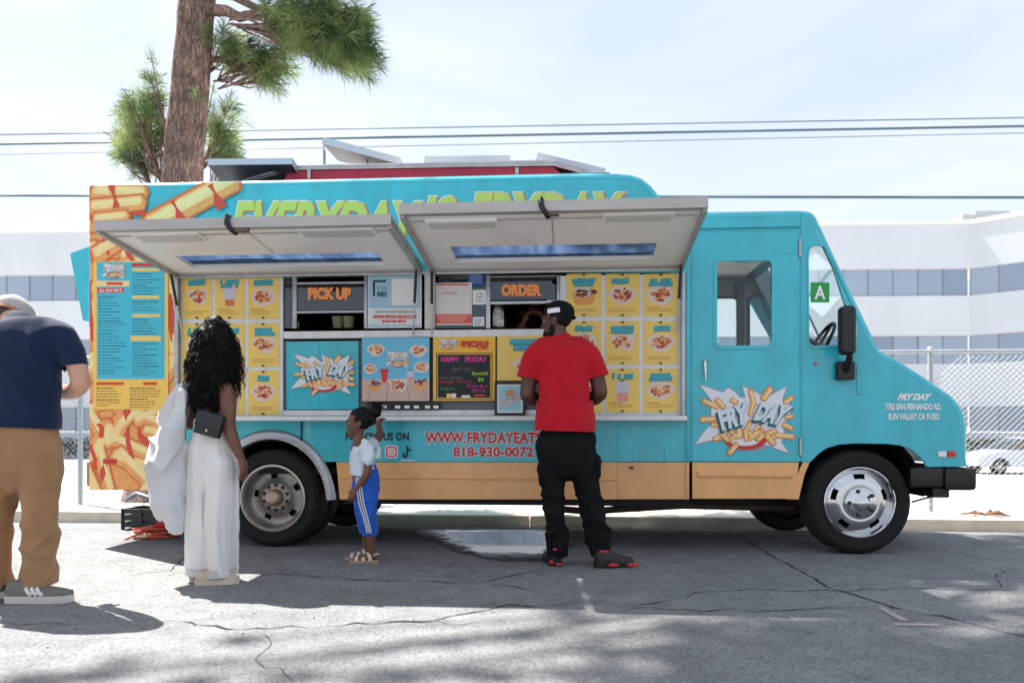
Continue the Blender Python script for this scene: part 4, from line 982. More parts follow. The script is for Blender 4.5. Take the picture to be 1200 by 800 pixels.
# ------------------------------------------------------------------ the exploding-fries logo (drawn in its own 1040 x 800 space)
def fry(mb, a, b, wd, y, F, light=True, clip=None, k=1.0):
    """one chip: outline, body, lit edge"""
    (ax, ay), (bx, by) = a, b; d = Vector((bx-ax, by-ay)); L = d.length; d.normalize(); n = Vector((-d.y, d.x))
    def bar(w_, grow, m, yy, off=0.0):
        A_ = Vector((ax, ay))-d*grow+n*off; B_ = Vector((bx, by))+d*grow+n*off
        pts = [A_+n*w_*.5, A_-d*w_*.18+n*w_*.2, A_-n*w_*.5, B_-n*w_*.5, B_+d*w_*.22, B_+n*w_*.45]
        mb.poly([F(p.x, p.y) for p in pts], yy, m, clip)
    bar(wd*1.22, wd*.10, OUTL, y); bar(wd, 0, FRYD, y-.0005); bar(wd*.55, -wd*.1, FRY, y-.001, -wd*.14)
    if light: bar(wd*.2, -wd*.3, FRYL, y-.0015, -wd*.2)
def logo(mb, F, y):
    mb.poly([F(*p) for p in [(25, 655), (100, 535), (180, 455), (175, 330), (195, 260), (145, 185), (62, 78), (185, 108), (290, 148), (340, 100), (405, 140), (455, 190), (490, 195), (462, 92), (560, 118), (650, 178), (740, 168), (895, 90), (850, 225), (955, 300), (850, 470), (872, 545), (842, 625), (918, 742), (700, 662), (690, 690), (600, 705), (430, 700), (330, 655), (300, 612), (200, 612)]], y, mat('logo_grey_edge', S(150, 160, 170), .5))
    mb.poly([F(*p) for p in [(40, 640), (110, 540), (190, 450), (185, 330), (205, 255), (155, 185), (80, 92), (185, 122), (290, 162), (340, 117), (400, 152), (450, 205), (505, 212), (475, 105), (560, 132), (650, 192), (740, 182), (880, 105), (840, 230), (940, 300), (840, 470), (860, 545), (830, 625), (900, 725), (700, 650), (300, 600), (200, 600)]], y-.0008, mat('logo_white', S(226, 228, 234), .5))
    yy = y-.0018
    for i, (a, b, w_) in enumerate([((110, 235), (240, 300), 42), ((235, 225), (300, 300), 48), ((90, 415), (230, 410), 48), ((370, 225), (420, 260), 44), ((545, 140), (580, 280), 44), ((575, 240), (540, 370), 42), ((735, 120), (660, 220), 56), ((935, 205), (860, 250), 44), ((870, 390), (940, 385), 36), ((850, 460), (930, 500), 44), ((720, 555), (945, 575), 46), ((210, 600), (330, 560), 44), ((190, 465), (250, 470), 40)]):
        fry(mb, a, b, w_, yy-.0001*i, F)
    mb.poly([F(500+200*math.cos(k*math.pi/14), 590+105*math.sin(k*math.pi/14)) for k in range(15)], yy-.0034, RED)
    mb.poly([F(495+150*math.cos(k*math.pi/14), 590+68*math.sin(k*math.pi/14)) for k in range(15)], yy-.0037, WPRINT)
    q = random.Random(5); yy -= .004
    for i in range(22):
        cx = q.uniform(300, 740); cy = 585-abs(q.gauss(0, 1))*45-(1-abs(cx-520)/230)*20; a = q.uniform(-.9, .9)+(1.57 if q.random() < .4 else 0); l = q.uniform(60, 105)
        fry(mb, (cx-l/2*math.cos(a), cy-l/2*math.sin(a)), (cx+l/2*math.cos(a), cy+l/2*math.sin(a)), 38, yy-.00015*i, F)
    fry(mb, (420, 640), (345, 730), 46, yy-.004, F); fry(mb, (690, 560), (760, 640), 46, yy-.004, F)
    yy -= .0065
    for body, q4 in (('FRY', [(285, 520), (520, 445), (525, 238), (240, 340)]), ('DAY', [(565, 415), (825, 468), (945, 290), (645, 248)])):
        for dx, dy, ex, mm, ly in ((-14, 20, .03, TEALDARK, 0), (-6, 10, .02, TEALDARK, .0004), (0, 0, .0, mat('logo_letter', S(214, 224, 232), .5), .0010)):
            text_quad(mb, body, [F(x+dx, y_+dy) for x, y_ in q4], yy-ly, mm, .055, ex, .98)
def F_px(x0, y0, x1, y1, yo):       # logo space -> a pixel box on the plane yo
    def F(u, v): return P2(x0+(x1-x0)*(u-30)/920, y0+(y1-y0)*(v-85)/660, yo)
    return F
mb = MB(); logo(mb, F_px(813.5, 450.5, 930, 533, 0), -.0105); mb.build('logo', door)
lp = flat('logo_panel', (335.5, 399.5, 420.5, 479.5), YH+.004, .01, TEAL)
mb = MB()
for px in (336.5, 373.5, 419.3): a, b = P(px-.6, 479.5, YH), P(px+.6, 399.5, YH); mb.box(a.x, b.x, YH, YH+.0035, a.z, b.z, TEAL)
mb.build('panel_batten', lp)
mb = MB(); logo(mb, F_px(340.5, 414.5, 416, 463, YH), YH-.003); mb.build('logo', lp)

# ------------------------------------------------------------------ print on the truck's side
mb = MB()
for mm, ex, dx, ly in ((WPRINT, .025, 0, .003), (mat('lettering_shadow', S(206, 128, 96), .5), .02, 1.2, .0036), (LIME, .0, 0, .0042)):
    text_px(mb, 'EVERYDAY', 270+dx, 236+dx*.8, 486+dx, 283, 0, mm, .045, ex, 10, 1.03, ly)
    text_px(mb, 'IS', 493+dx, 230+dx*.8, 527+dx, 282, 0, mm, .045, ex, 10, 1.03, ly)
    text_px(mb, 'FRYDAY', 548+dx, 226+dx*.8, 722+dx, 280, 0, mm, .045, ex, 10, 1.03, ly)
mb.build('slogan_lettering', T)
mb = MB()
for mm, ex, ly in ((WPRINT, .045, .003), (RED, .0, .0042)):
    text_px(mb, 'WWW.FRYDAYEATS.COM', 498, 506, 672, 519.5, 0, mm, .042, ex, 0, 1.06, ly)
    text_px(mb, '818-930-0072', 531, 523, 625, 535.5, 0, mm, .042, ex, 0, 1.06, ly)
mb.build('contact_lettering', T)
mb = MB(); text_px(mb, 'FOLLOW US ON', 405, 506.5, 479.5, 516, 0, INK, .05, 0, 0, 1.05, .003); mb.build('follow_lettering', T)
mb = MB(); mb.poly(rpx(430, 522, 446.5, 537, .02), -.003, WPRINT); text_px(mb, 'f', 435, 524.5, 442, 536, 0, TEAL, .06, lift=.004); mb.build('social_icon', T)
mb = MB(); mb.poly(rpx(451, 521.5, 466.5, 536.5, .022), -.003, WPRINT); mb.poly(rpx(452.2, 522.7, 465.3, 535.3, .02), -.0036, mat('icon_magenta', S(222, 84, 110), .5))
mb.poly(rpx(454.2, 524.6, 463.3, 533.4, .016), -.0042, WPRINT)
for r_, mm, ly in ((3.0, mat('icon_orange', S(240, 140, 80), .5), .0048), (1.7, WPRINT, .0054)):
    mb.poly([P2(458.7+r_*math.cos(k*.3927), 529+r_*math.sin(k*.3927)) for k in range(16)], -ly, mm)
mb.build('social_icon', T)
mb = MB(); mb.poly(ppx([(476.2, 522), (478.2, 522), (479, 525), (482, 526.5), (482, 528.8), (478.4, 527.5), (478.4, 533), (476.5, 536), (473.3, 536.2), (471.6, 533.5), (472.5, 530.8), (475, 529.8), (475, 531.8), (474, 533), (475.4, 534), (476.2, 533)]), -.0036, INK)
for k in range(4): mb.poly(rpx(470+k*4, 538.3, 473.2+k*4, 540), -.0036, WPRINT)
mb.build('social_icon', T)
mb = MB(); text_px(mb, 'FRY DAY', 1051, 461, 1089, 468.8, 0, WPRINT, .07, 0, 3.5, .95, .003)
text_px(mb, '7762 SAN FERNANDO RD.', 1037.5, 472.3, 1103, 480.3, 0, WPRINT, .04, 0, 0, .95, .003); text_px(mb, 'SUN VALLEY CA 91352', 1040.5, 484, 1100.5, 491.8, 0, WPRINT, .04, 0, 0, .95, .003)
mb.build('address_lettering', T)

# rear corner: wrap of chips, and the printed menu
fw = MB(); c0 = P(103.8, 576.5), P(205, 217); clipR = (c0[0].x+.012, c0[1].x, P(150, 574).z, P(150, 218).z)
FI = lambda u, v: P2(u, v)
fw.rect(clipR[0], clipR[1], clipR[2], P(150, 262).z, -.0025, FRYD)
q = random.Random(21); yy = -.0032
def drip(mb, a, b, wd, y, clip):
    d = Vector((b[0]-a[0], b[1]-a[1])); L = d.length; d.normalize(); n = Vector((-d.y, d.x)); A_ = Vector(a); pts = []
    for k in range(7): s_ = k/6; wv = wd*(.5+.35*math.sin(s_*6+a[0])); pts.append(A_+d*L*s_+n*wv)
    for k in range(7): s_ = 1-k/6; wv = wd*(.45+.3*math.sin(s_*5+a[1])); pts.append(A_+d*L*s_-n*wv)
    mb.poly([FI(p.x, p.y) for p in pts], y, KETCH, clip)
for row in range(13):
    for col in range(3):
        cx = 112+col*38+q.uniform(-14, 14); cy = 288+row*23+q.uniform(-10, 10); a = q.choice((.35, -.35, .9, 1.2, -1.1, .15, 2.3))+q.uniform(-.2, .2); l = q.uniform(46, 78)
        fry(fw, (cx-l/2*math.cos(a), cy-l/2*math.sin(a)), (cx+l/2*math.cos(a), cy+l/2*math.sin(a)), q.uniform(12, 19), yy, FI, q.random() < .6, clipR); yy -= .00009
for (a, b, w_) in [((105, 262), (150, 250), 22), ((112, 300), (160, 270), 20)]: fry(fw, a, b, w_, yy, FI, True, clipR); yy -= .0002
for (a, b, w_) in [((124, 270), (128, 300), 7), ((150, 285), (158, 312), 7), ((106, 330), (108, 400), 5), ((200, 345), (201, 400), 5), ((116, 496), (122, 512), 6), ((150, 478), (148, 492), 6), ((150, 500), (156, 548), 5), ((162, 500), (172, 522), 6), ((108, 520), (112, 550), 5), ((124, 540), (120, 565), 5), ((107, 220), (110, 262), 5)]:
    drip(fw, a, b, w_, yy-.0004, clipR)
fw.build('chip_artwork', T)
fw = MB(); band = (P(104.5, 300).x+.01, P(300, 300).x, P(150, 262).z, P(150, 217).z); yy = -.0125
fw.rect(band[0], P(112, 300).x, P(150, 258).z, P(150, 218).z, -.0123, KETCH)
for (a, b, w_) in [((110, 226), (170, 227), 18), ((108, 244), (168, 238), 18), ((112, 258), (150, 254), 14), ((176, 266), (276, 212), 26)]: fry(fw, a, b, w_, yy, FI, True, band); yy -= .002
for (a, b, w_) in [((133, 216), (138, 244), 6), ((204, 236), (216, 262), 7), ((248, 217), (262, 245), 8), ((158, 249), (172, 253), 6)]: drip(fw, a, b, w_, yy-.0006, band)
fw.build('chip_artwork', T)
pm = MB(); a, b = P(110, 479.5, -.008), P(197.5, 305, -.008); pm.box(a.x, b.x, -.0128, -.0104, a.z, b.z, mat('menu_amber', S(246, 200, 92), .5)); yq = -.0136
pm.poly(rpx(113.5, 307, 193, 444, 0, -.013), yq, mat('menu_cyan', S(66, 186, 208), .5))
logo(pm, F_px(119, 308.5, 147, 327, -.013), yq-.001)
for r_, mm in (((113.5, 329, 151.5, 335.5), FRY), ((125, 330.5, 144, 334), KETCH), ((114, 337.5, 145, 343), RED), ((154, 308.5, 191, 312.5), RED), ((155, 314.5, 187, 318), YELLOW), ((155, 346.5, 187, 350), YELLOW), ((155, 368, 188, 371.5), YELLOW), ((153, 393.5, 188.5, 399.5), YELLOW), ((113, 447.5, 145, 451), KETCH), ((168, 447.5, 184, 451), KETCH)):
    pm.poly(rpx(*r_, 0, -.013), yq-.0008-(.0006 if mm == KETCH else 0), mm)
MINK = mat('menu_ink', S(36, 92, 110), .6); BINK = mat('menu_brown_ink', S(116, 84, 56), .6); q = random.Random(3)
text_px(pm, 'ALL DAY FRY\'S', 116, 338.6, 143, 342, -.013, WPRINT, .03, lift=.0022)
def lines(x0, x1, y0, y1, step, mm, bold=()):
    y = y0; k = 0
    while y < y1:
        x = x0; end = x0+(x1-x0)*q.uniform(.45, .95); hh = .9 if k % 4 else 1.3
        while x < end:
            wl = q.uniform(2, 5); pm.poly(rpx(x, y, min(x+wl, end), y+hh, 0, -.013), yq-.0007, mm); x += wl+1
        y += step; k += 1
lines(115.5, 150, 347, 440, 3.6, MINK); lines(155.5, 190, 320.5, 344, 3.3, MINK); lines(155.5, 190, 353, 366, 3.3, MINK); lines(155.5, 190, 374, 391, 3.3, MINK); lines(155.5, 190, 402, 441, 3.3, MINK)
lines(113, 146, 454, 477, 3.4, BINK); lines(152, 193, 454, 477, 3.2, BINK)
pm.build('printed_menu', T)
# ================================================================== loose things on and around the truck
TM = Matrix.Translation((0, D0, 0)) @ Matrix.Rotation(-TH, 4, 'Z')
def prop(name, base, label, cat, group=None):
    """an Empty at the thing's base; its parts are drawn in truck coordinates"""
    b = Vector(base); o = empty(name, TM @ b, -TH); tag(o, label, cat, group); o['_b'] = tuple(b); return o
def on(mb, name, root, sm=None):
    o = mb.build(name, root, sm); o.location = -Vector(root['_b']); return o
# food poster
y = -.022; r = prop('food_poster', P(463, 471, y), 'square blue poster showing dishes and a red drink, leaning on the serving hatch', 'poster')
mb = MB(); a, b = P(423.5, 470.5, y), P(504, 394.5, y); mb.box(a.x, b.x, y, y+.012, a.z, b.z, BLACK, .003); on(mb, 'board', r)
mb = MB(); SKYB = mat('poster_sky', S(104, 184, 216), .5); WOODP = mat('poster_table', S(206, 172, 158), .5, var=.08, vscale=9, stretch=(1, 1, 5))
pr = lambda *q_: rpx(*q_, 0, y)
mb.poly(pr(424.3, 395.3, 503.3, 444), y-.0015, SKYB); mb.poly(pr(424.3, 444, 503.3, 469.8), y-.0015, WOODP)
for x0, x1 in ((440, 430), (455, 452), (475, 480), (490, 500)): mb.poly(ppx([(x0, 444), (x0+.6, 444), (x1+1, 469.8), (x1, 469.8)], y), y-.0018, mat('poster_line', S(160, 128, 116), .6))
logo(mb, F_px(451.5, 411, 480, 431.5, y), y-.002)
for kind, px, py, w_, sd in (('boat', 440.5, 410, .125, 1), ('boat', 490.5, 411, .125, 2), ('round', 434, 432, .10, 3), ('round', 494, 430, .11, 4), ('bowl', 439, 451, .11, 5), ('bowl', 493, 449, .115, 6), ('wedge', 466, 451, .15, 7), ('redcup', 450.5, 440, .10, 8), ('lemonade', 481, 440, .10, 9)):
    c = P(px, py, y); food(mb, kind, c.x, c.z, w_, y-.0022, sd)
on(mb, 'print', r)
# black tray strip below the poster
y = -.03; r = prop('utensil_strip', P(470, 480, y), 'narrow black holder strip under the blue food poster', 'holder')
mb = MB(); a, b = P(430, 480, y), P(514, 471.5, y); mb.box(a.x, b.x, y, y+.06, a.z, b.z, BLACK, .004); on(mb, 'holder', r)
mb = MB()
for px in (447, 463, 474, 485, 498, 508): mb.poly(pr(px, 475, px+6, 478.3), y-.001, WPRINT)
on(mb, 'paper_slip', r)
# specials board
y = -.018; r = prop('specials_board', P(544, 470, y), 'yellow framed blackboard headed SPECIALS with neon chalk writing', 'chalkboard')
mb = MB(); a, b = P(507.5, 469.5, y), P(580.5, 394, y); mb.box(a.x, b.x, y, y+.014, a.z, b.z, mat('board_yellow', S(240, 184, 48), .5, var=.04), .003); on(mb, 'board', r)
mb = MB(); mb.poly(pr(511, 413.3, 577, 467.8), y-.001, INK); mb.poly(pr(512, 414.2, 576, 467), y-.0014, mat('board_gold', S(226, 176, 70), .5)); mb.poly(pr(513, 415.4, 574.6, 465.8), y-.0018, mat('slate_black', S(24, 22, 26), .6)); on(mb, 'slate', r)
mb = MB(); logo(mb, F_px(512, 396, 537, 410, y), y-.0015)
for e_, mm, ly in ((.05, mat('ochre', S(190, 110, 20), .5), .002), (0, RED, .003)): text_px(mb, 'SPECIALS', 540, 399.5, 572.5, 406.5, y, mm, .05, e_, 0, .95, ly)
text_px(mb, 'COMBO', 560, 407, 572, 409.5, y, RED, .05, lift=.003); on(mb, 'heading', r)
mb = MB(); ck = lambda n_, c_: mat('chalk_'+n_, S(*c_), .7)
text_px(mb, 'HAPPY', 517, 418, 539, 424, y, ck('pink', (214, 60, 150)), .05, lift=.003); text_px(mb, 'FRYDAY', 545, 417.5, 571, 424, y, ck('pink', (214, 60, 150)), .05, lift=.003)
text_px(mb, 'Jam on', 530, 430, 551, 435.5, y, ck('grey', (110, 112, 120)), .0, lift=.003)
text_px(mb, 'Special!', 553, 435, 572, 440.5, y, ck('lime', (150, 210, 60)), .02, lift=.003); text_px(mb, '$6', 560, 442, 567, 447, y, ck('lime', (150, 210, 60)), .02, lift=.003)
text_px(mb, 'with cheese', 515, 440, 541, 444, y, ck('grey', (110, 112, 120)), .0, lift=.003); text_px(mb, 'large fries', 514, 445, 552, 449.5, y, ck('red', (206, 44, 56)), .0, lift=.003)
text_px(mb, 'Vegan', 515, 453, 532, 457.5, y, ck('green', (40, 150, 100)), .0, lift=.003); text_px(mb, 'Fries & a', 548, 450, 571, 454, y, ck('pink', (214, 60, 150)), .0, lift=.003); text_px(mb, 'drink', 553, 455, 570, 459, y, ck('pink', (214, 60, 150)), .0, lift=.003)
for q_, mm in (((523.5, 461, 528.5, 465.6), YELLOW), ((529, 461, 534.5, 465.6), WPRINT), ((541, 463, 551, 465.6), WPRINT), ((556, 462, 568, 464), RED)): mb.poly(pr(*q_), y-.003, mm)
on(mb, 'chalk_writing', r)
# yellow card behind the man
y = -.012; r = prop('yellow_sign', P(612, 446, y), 'plain yellow menu sign with teal lettering behind the man in red', 'sign')
mb = MB(); a, b = P(582.5, 446, y), P(656, 393, y); mb.box(a.x, b.x, y, y+.01, a.z, b.z, mat('sign_yellow', S(240, 200, 104), .5), .002); on(mb, 'board', r)
mb = MB()
for k, (x0, x1, yy_) in enumerate(((598, 636, 397), (602, 628, 404))):
    for j in range(6):
        xa_ = x0+(x1-x0)*j/6
        mb.poly(pr(xa_-.6, yy_+1, xa_+(x1-x0)/6-.2, yy_+7), y-.002, TEALDARK); mb.poly(pr(xa_, yy_, xa_+(x1-x0)/6-.3, yy_+6), y-.003, TEALPRINT)
food(mb, 'boat', P(616, 428, y).x, P(616, 428, y).z, .17, y-.0025, 77); on(mb, 'print', r)
# framed sheet
y = -.045; r = prop('framed_sheet', P(597, 487, y), 'small black framed pale blue flyer standing on the counter beside the man', 'picture frame')
mb = MB(); plate(mb, rpx(579.5, 447, 615.5, 486.5, 0, y), [rpx(582.5, 450, 612.5, 483.5, 0, y)], y, .015, BLACK, .002); on(mb, 'frame', r)
mb = MB(); mb.poly(rpx(582, 449.5, 613, 484, 0, y), y+.006, WPRINT); mb.poly(rpx(584.3, 451.8, 610.5, 481.5, 0, y), y+.005, mat('flyer_blue', S(150, 196, 208), .5))
for k in range(9): q = random.Random(k+40); c = P(q.uniform(588, 606), q.uniform(458, 478), y); mb.ellipse(c.x, c.z, q.uniform(.015, .04), q.uniform(.01, .03), y+.0045-.0002*k, mat('flyer_'+str(k % 3), S(*((214, 160, 150), (196, 196, 190), (214, 130, 100))[k % 3]), .5), 12)
for k in range(3): mb.poly(rpx(592, 458+k*4, 604, 459.5+k*4, 0, y), y+.003, mat('flyer_text', S(110, 150, 160), .5))
on(mb, 'sheet', r)
# scan sign between the windows
y = YH-.008; r = prop('scan_sign', P(463, 385, y), 'white and pale blue scan me sign with red web address beside the pick up window', 'sign')
mb = MB(); a, b = P(430.8, 384.5, y), P(494, 321.5, y); mb.box(a.x, b.x, y, y+.012, a.z, b.z, WHITE, .002); on(mb, 'board', r)
mb = MB(); mb.poly(rpx(432, 322.6, 492.5, 361, 0, y), y-.001, mat('scan_blue', S(160, 198, 218), .5)); mb.poly(rpx(459, 326.5, 488.5, 357.5, 0, y), y-.0016, WPRINT)
mb.poly(ppx([(437, 347), (437, 330), (438, 328.3), (449.5, 328.3), (449.5, 327), (453, 329.3), (449.5, 331.6), (449.5, 330.6), (439.5, 330.6), (439.5, 347)], y), y-.002, INK)
text_px(mb, 'SCAN', 442, 335, 453.5, 340, y, mat('scan_teal', S(84, 140, 160), .5), .0, lift=.002); text_px(mb, 'ME!', 442, 341.5, 453.5, 348, y, mat('scan_ink', S(44, 88, 108), .5), .05, lift=.002)
mb.poly(rpx(439, 352, 452, 353.2, 0, y), y-.002, mat('scan_pink', S(214, 170, 180), .5)); mb.poly(rpx(439, 364.6, 487, 366, 0, y), y-.002, mat('scan_grey', S(130, 134, 140), .5))
text_px(mb, 'WWW.FRYDAYEATS.COM', 437, 369, 488, 373.3, y, RED, .06, lift=.002); text_px(mb, '818-930-0072', 448, 374.6, 476, 378.3, y, RED, .06, lift=.002); mb.poly(rpx(432, 380.5, 492.5, 382.3, 0, y), y-.002, mat('scan_blue', S(160, 198, 218), .5))
on(mb, 'print', r)
# notice with red foot in the order window
y = YH+.008; r = prop('order_notice', P(531, 382, y), 'white notice with red lower band taped inside the order window', 'notice')
mb = MB(); a, b = P(510.5, 381, y), P(553, 331, y); mb.box(a.x, b.x, y, y+.004, a.z, b.z, mat('notice_white', S(224, 216, 214), .5)); on(mb, 'sheet', r)
mb = MB(); CORAL = mat('coral_print', S(214, 84, 70), .5); mb.poly(rpx(510.8, 368, 552.7, 379, 0, y), y-.001, CORAL)
for k in range(3): mb.poly(rpx(512+k*1.5, 369.5+k*3, 549-k*2.5, 370.8+k*3, 0, y), y-.0016, mat('coral_pale', S(240, 170, 156), .5))
on(mb, 'red_band', r); mb = MB()
mb.poly(rpx(512, 332.6, 549, 334.4, 0, y), y-.001, CORAL); mb.poly(rpx(519, 342, 537, 345, 0, y), y-.001, mat('notice_rose', S(206, 180, 184), .5))
on(mb, 'print', r)
for i, (q_, m_, lab) in enumerate([((548, 319.8, 567, 336), mat('sticker_blue', S(34, 70, 132), .5), 'dark blue sticker at the top of the order window'), ((553.8, 339.5, 570, 357), WPRINT, 'white review sticker with coloured ring beside the order notice'), ((554, 371.3, 567.5, 382), WPRINT, 'small white card at the foot of the order window')]):
    y = YH+.010; r = prop('window_sticker', P(.5*(q_[0]+q_[2]), q_[3], y), lab, 'sticker', 'stickers on the order window')
    mb = MB(); a, b = P(q_[0], q_[3], y), P(q_[2], q_[1], y); mb.box(a.x, b.x, y, y+.003, a.z, b.z, m_); on(mb, 'sheet', r)
    mb = MB()
    if i == 0:
        for k in range(4): mb.poly(rpx(q_[0]+3-k % 2, 322+k*2.6, q_[2]-3+k % 2, 323.4+k*2.6, 0, y), y-.001, mat('sticker_pale', S(120, 150, 196), .5))
    elif i == 1:
        for k in range(16):
            a0, a1 = k*.3927, (k+1)*.3927; mm = [mat('ring_'+str(j), S(*c_), .5) for j, c_ in enumerate(((80, 140, 220), (220, 90, 80), (236, 190, 70), (90, 170, 110)))][k//4]
            mb.poly([P2(562+3.4*math.cos(a0), 346+3.4*math.sin(a0), y), P2(562+3.4*math.cos(a1), 346+3.4*math.sin(a1), y), P2(562+2.2*math.cos(a1), 346+2.2*math.sin(a1), y), P2(562+2.2*math.cos(a0), 346+2.2*math.sin(a0), y)], y-.001, mm)
        mb.poly(rpx(557, 351.5, 567, 352.6, 0, y), y-.001, mat('scan_grey', S(130, 134, 140), .5))
    else:
        for k in range(3): mb.poly(rpx(556, 374+k*2.4, 565-k, 375+k*2.4, 0, y), y-.001, mat('scan_grey', S(130, 134, 140), .5))
    on(mb, 'print', r)
# things on the inner counter
def lath(name, c, prof, m, label, cat, group=None, n=24, sm=50):
    r = prop(name, c, label, cat, group); mb = MB(); mb.lathe([(a_, z_) for a_, z_ in prof], m, Matrix.Translation(c) @ Matrix.Rotation(R(90), 4, 'X'), n); on(mb, 'cup_body', r, sm); return r
CUPM = mat('olive_drink', S(112, 108, 78), .35, var=.1)
zc = 1.6356
for i, (px, lab) in enumerate(((396, 'left of two olive plastic cups on the pick up counter'), (408.5, 'right of two olive plastic cups on the pick up counter'))):
    c = P(px, 384.5, .11); r = prop('plastic_cup', c, lab, 'cup', 'cups in the pick up window')
    mb = MB(); mb.lathe([(.0005, 0), (.036, 0), (.048, .085), (.050, .088), (.046, .088), (.044, .08), (.0005, .08)], CUPM, Matrix.Translation(c) @ Matrix(((1, 0, 0, 0), (0, 0, 1, 0), (0, 1, 0, 0), (0, 0, 0, 1))), 24); o = on(mb, 'cup', r, 50)
c = P(343, 384, .08); r = prop('paper_box', c, 'small white box on the left end of the pick up counter', 'box'); mb = MB(); mb.box(c.x-.036, c.x+.036, .06, .12, c.z, c.z+.052, WHITE, .005); on(mb, 'box', r, 40)
c = P(584.5, 384, .10); r = prop('clear_jar', c, 'clear jar stuffed with white tissue in the order window', 'jar')
mb = MB(); BAGM = mat('crumpled_tissue', S(206, 196, 186), .6, var=.15, vscale=30)
for k in range(9): q = random.Random(k); blob(mb, c+Vector((q.uniform(-.022, .022), q.uniform(-.02, .02), .02+k*.015)), (.034, .03, .024), BAGM, sub=2)
o = remeshed(mb, 'tissue', .007, 2, disp=lambda p: noise.noise(p*60)*.006, parent=r); o.location = -Vector(r['_b'])
mb = MB(); MU = Matrix.Translation(c) @ Matrix(((1, 0, 0, 0), (0, 0, 1, 0), (0, 1, 0, 0), (0, 0, 0, 1)))
mb.lathe([(.0005, 0), (.055, 0), (.058, .02), (.058, .13), (.045, .155), (.045, .165)], CLEAR, MU, 28); on(mb, 'jar', r, 60)

# pile beside the rear wheel: black crate and a coiled orange cord
r = prop('black_crate', P(163, 610, .9), 'black plastic crate with tools on the ground behind the rear wheel', 'crate')
mb = MB(); a, b = P(142, 610, .9), P(186, 578, .9); zg = -.05
for (x0, x1, y0, y1) in ((a.x, b.x, .9, .92), (a.x, b.x, 1.2, 1.22), (a.x, a.x+.02, .92, 1.2), (b.x-.02, b.x, .92, 1.2)):
    for k in range(4): mb.box(x0, x1, y0, y1, zg+.01+k*.062, zg+.05+k*.062, BLACK, .004)
for x in (a.x, .5*(a.x+b.x), b.x-.02): mb.box(x, x+.02, .894, .925, zg, zg+.24, BLACK, .003)
mb.box(a.x, b.x, .9, 1.22, zg, zg+.012, BLACK); on(mb, 'crate', r, 40)
mb = MB(); mb.tube([P(148, 585, 1.0), P(160, 578, 1.0), P(175, 583, 1.0)], .02, STEEL, 8); mb.box(a.x+.06, b.x-.05, .95, 1.15, zg+.02, zg+.20, mat('grey_tool', S(104, 104, 108), .5), .02); on(mb, 'tool', r, 50)
r = prop('orange_cord', P(180, 618, .45), 'orange and white cord coiled on the road behind the rear wheel', 'cord')
CORD = mat('orange_cord', S(196, 84, 54), .5, var=.1); CORDW = mat('pale_cord', S(220, 200, 186), .5)
mb = MB(); pts = []; q = random.Random(8); cc = P(182, 616, .45); gz = -.02
for k in range(150):
    a_ = k*.33; rr_ = .11+.05*math.sin(k*.21)+q.uniform(-.01, .01); pts.append((cc.x+rr_*1.15*math.cos(a_), .45+rr_*.8*math.sin(a_), gz+.012+.0007*k+.01*math.sin(k*.6)))
pts += [(cc.x-.2, .30, gz+.012), (cc.x-.34, .28, gz+.012), (cc.x-.42, .36, gz+.01)]
mb.tube(pts, .0095, CORD, 6); on(mb, 'cord', r, 60)
mb = MB(); pts = [(cc.x+.13*math.cos(k*.4)-.05, .43+.10*math.sin(k*.4), gz+.055+.012*math.sin(k*.9)) for k in range(30)]; mb.tube(pts, .009, CORDW, 6); on(mb, 'pale_cord', r, 60)
mb = MB(); mb.box(cc.x+.02, cc.x+.12, .42, .52, gz+.10, gz+.17, RED, .02); on(mb, 'plug', r, 50)
r = prop('dry_palm_frond', street(0, 0) * 0 + P(1155, 607, 2.6), 'small dry brown frond lying on the sidewalk right of the truck', 'frond')
mb = MB(); DRY = mat('dry_frond', S(150, 112, 92), .8, var=.2, vscale=20); cc = P(1155, 607, 2.6); cc.z = KT
for k in range(14):
    q = random.Random(k+70); a_ = q.uniform(-.35, .35)+(0 if k % 3 else math.pi); l = q.uniform(.12, .26)
    mb.tube([cc+Vector((0, 0, .015)), cc+Vector((l*.5*math.cos(a_), .06*math.sin(a_*3), .03+q.uniform(0, .03))), cc+Vector((l*math.cos(a_), .1*math.sin(a_*3), .01))], [.010, .014, .003], DRY, 5)
on(mb, 'frond', r, 60)

# ------------------------------------------------------------------ parked car beyond the fence
CARW = mat('silver_blue_car', S(164, 176, 194), .25, .2, coat=.8); CGL = mat('car_glass', S(30, 36, 44), .06, 0, coat=1.0)
t_c = 30.0; g0 = W(1144, 553, t_c)
car = empty('parked_car', (g0.x, t_c, -.94)); tag(car, 'silver white car parked in the lot beyond the fence at right', 'car')
def carshape(mb, pts, y0, y1, m, inset=.08):
    n = len(pts); cx = sum(p[0] for p in pts)/n; cz = sum(p[1] for p in pts)/n
    rings = []
    for y, s_ in ((y0, .94), (y0+.12, .985), (y0+.35, 1), (y1-.35, 1), (y1-.12, .985), (y1, .94)): rings.append([(cx+(p[0]-cx)*s_, y, cz+(p[1]-cz)*s_) for p in pts])
    vs = [v for r_ in rings for v in r_]
    mb.add(vs, [(i*n+k, i*n+(k+1) % n, (i+1)*n+(k+1) % n, (i+1)*n+k) for i in range(5) for k in range(n)]+[tuple(range(n)), tuple(range(6*n-1, 5*n-1, -1))], m)
mb = MB(); body = spline([(.02, .32), (0, .45), (.03, .62), (.18, .72), (.6, .84), (1.1, .94), (1.35, .97), (2.8, .99), (4.2, 1.02), (4.5, .95), (4.55, .6), (4.5, .3)], 4)
low = []
for (cx, r_) in ((3.6, .37), (.92, .37)):
    low += [(cx+r_*math.cos(a_), .28+r_*math.sin(a_)) for a_ in [math.pi*k/10 for k in range(11)]]
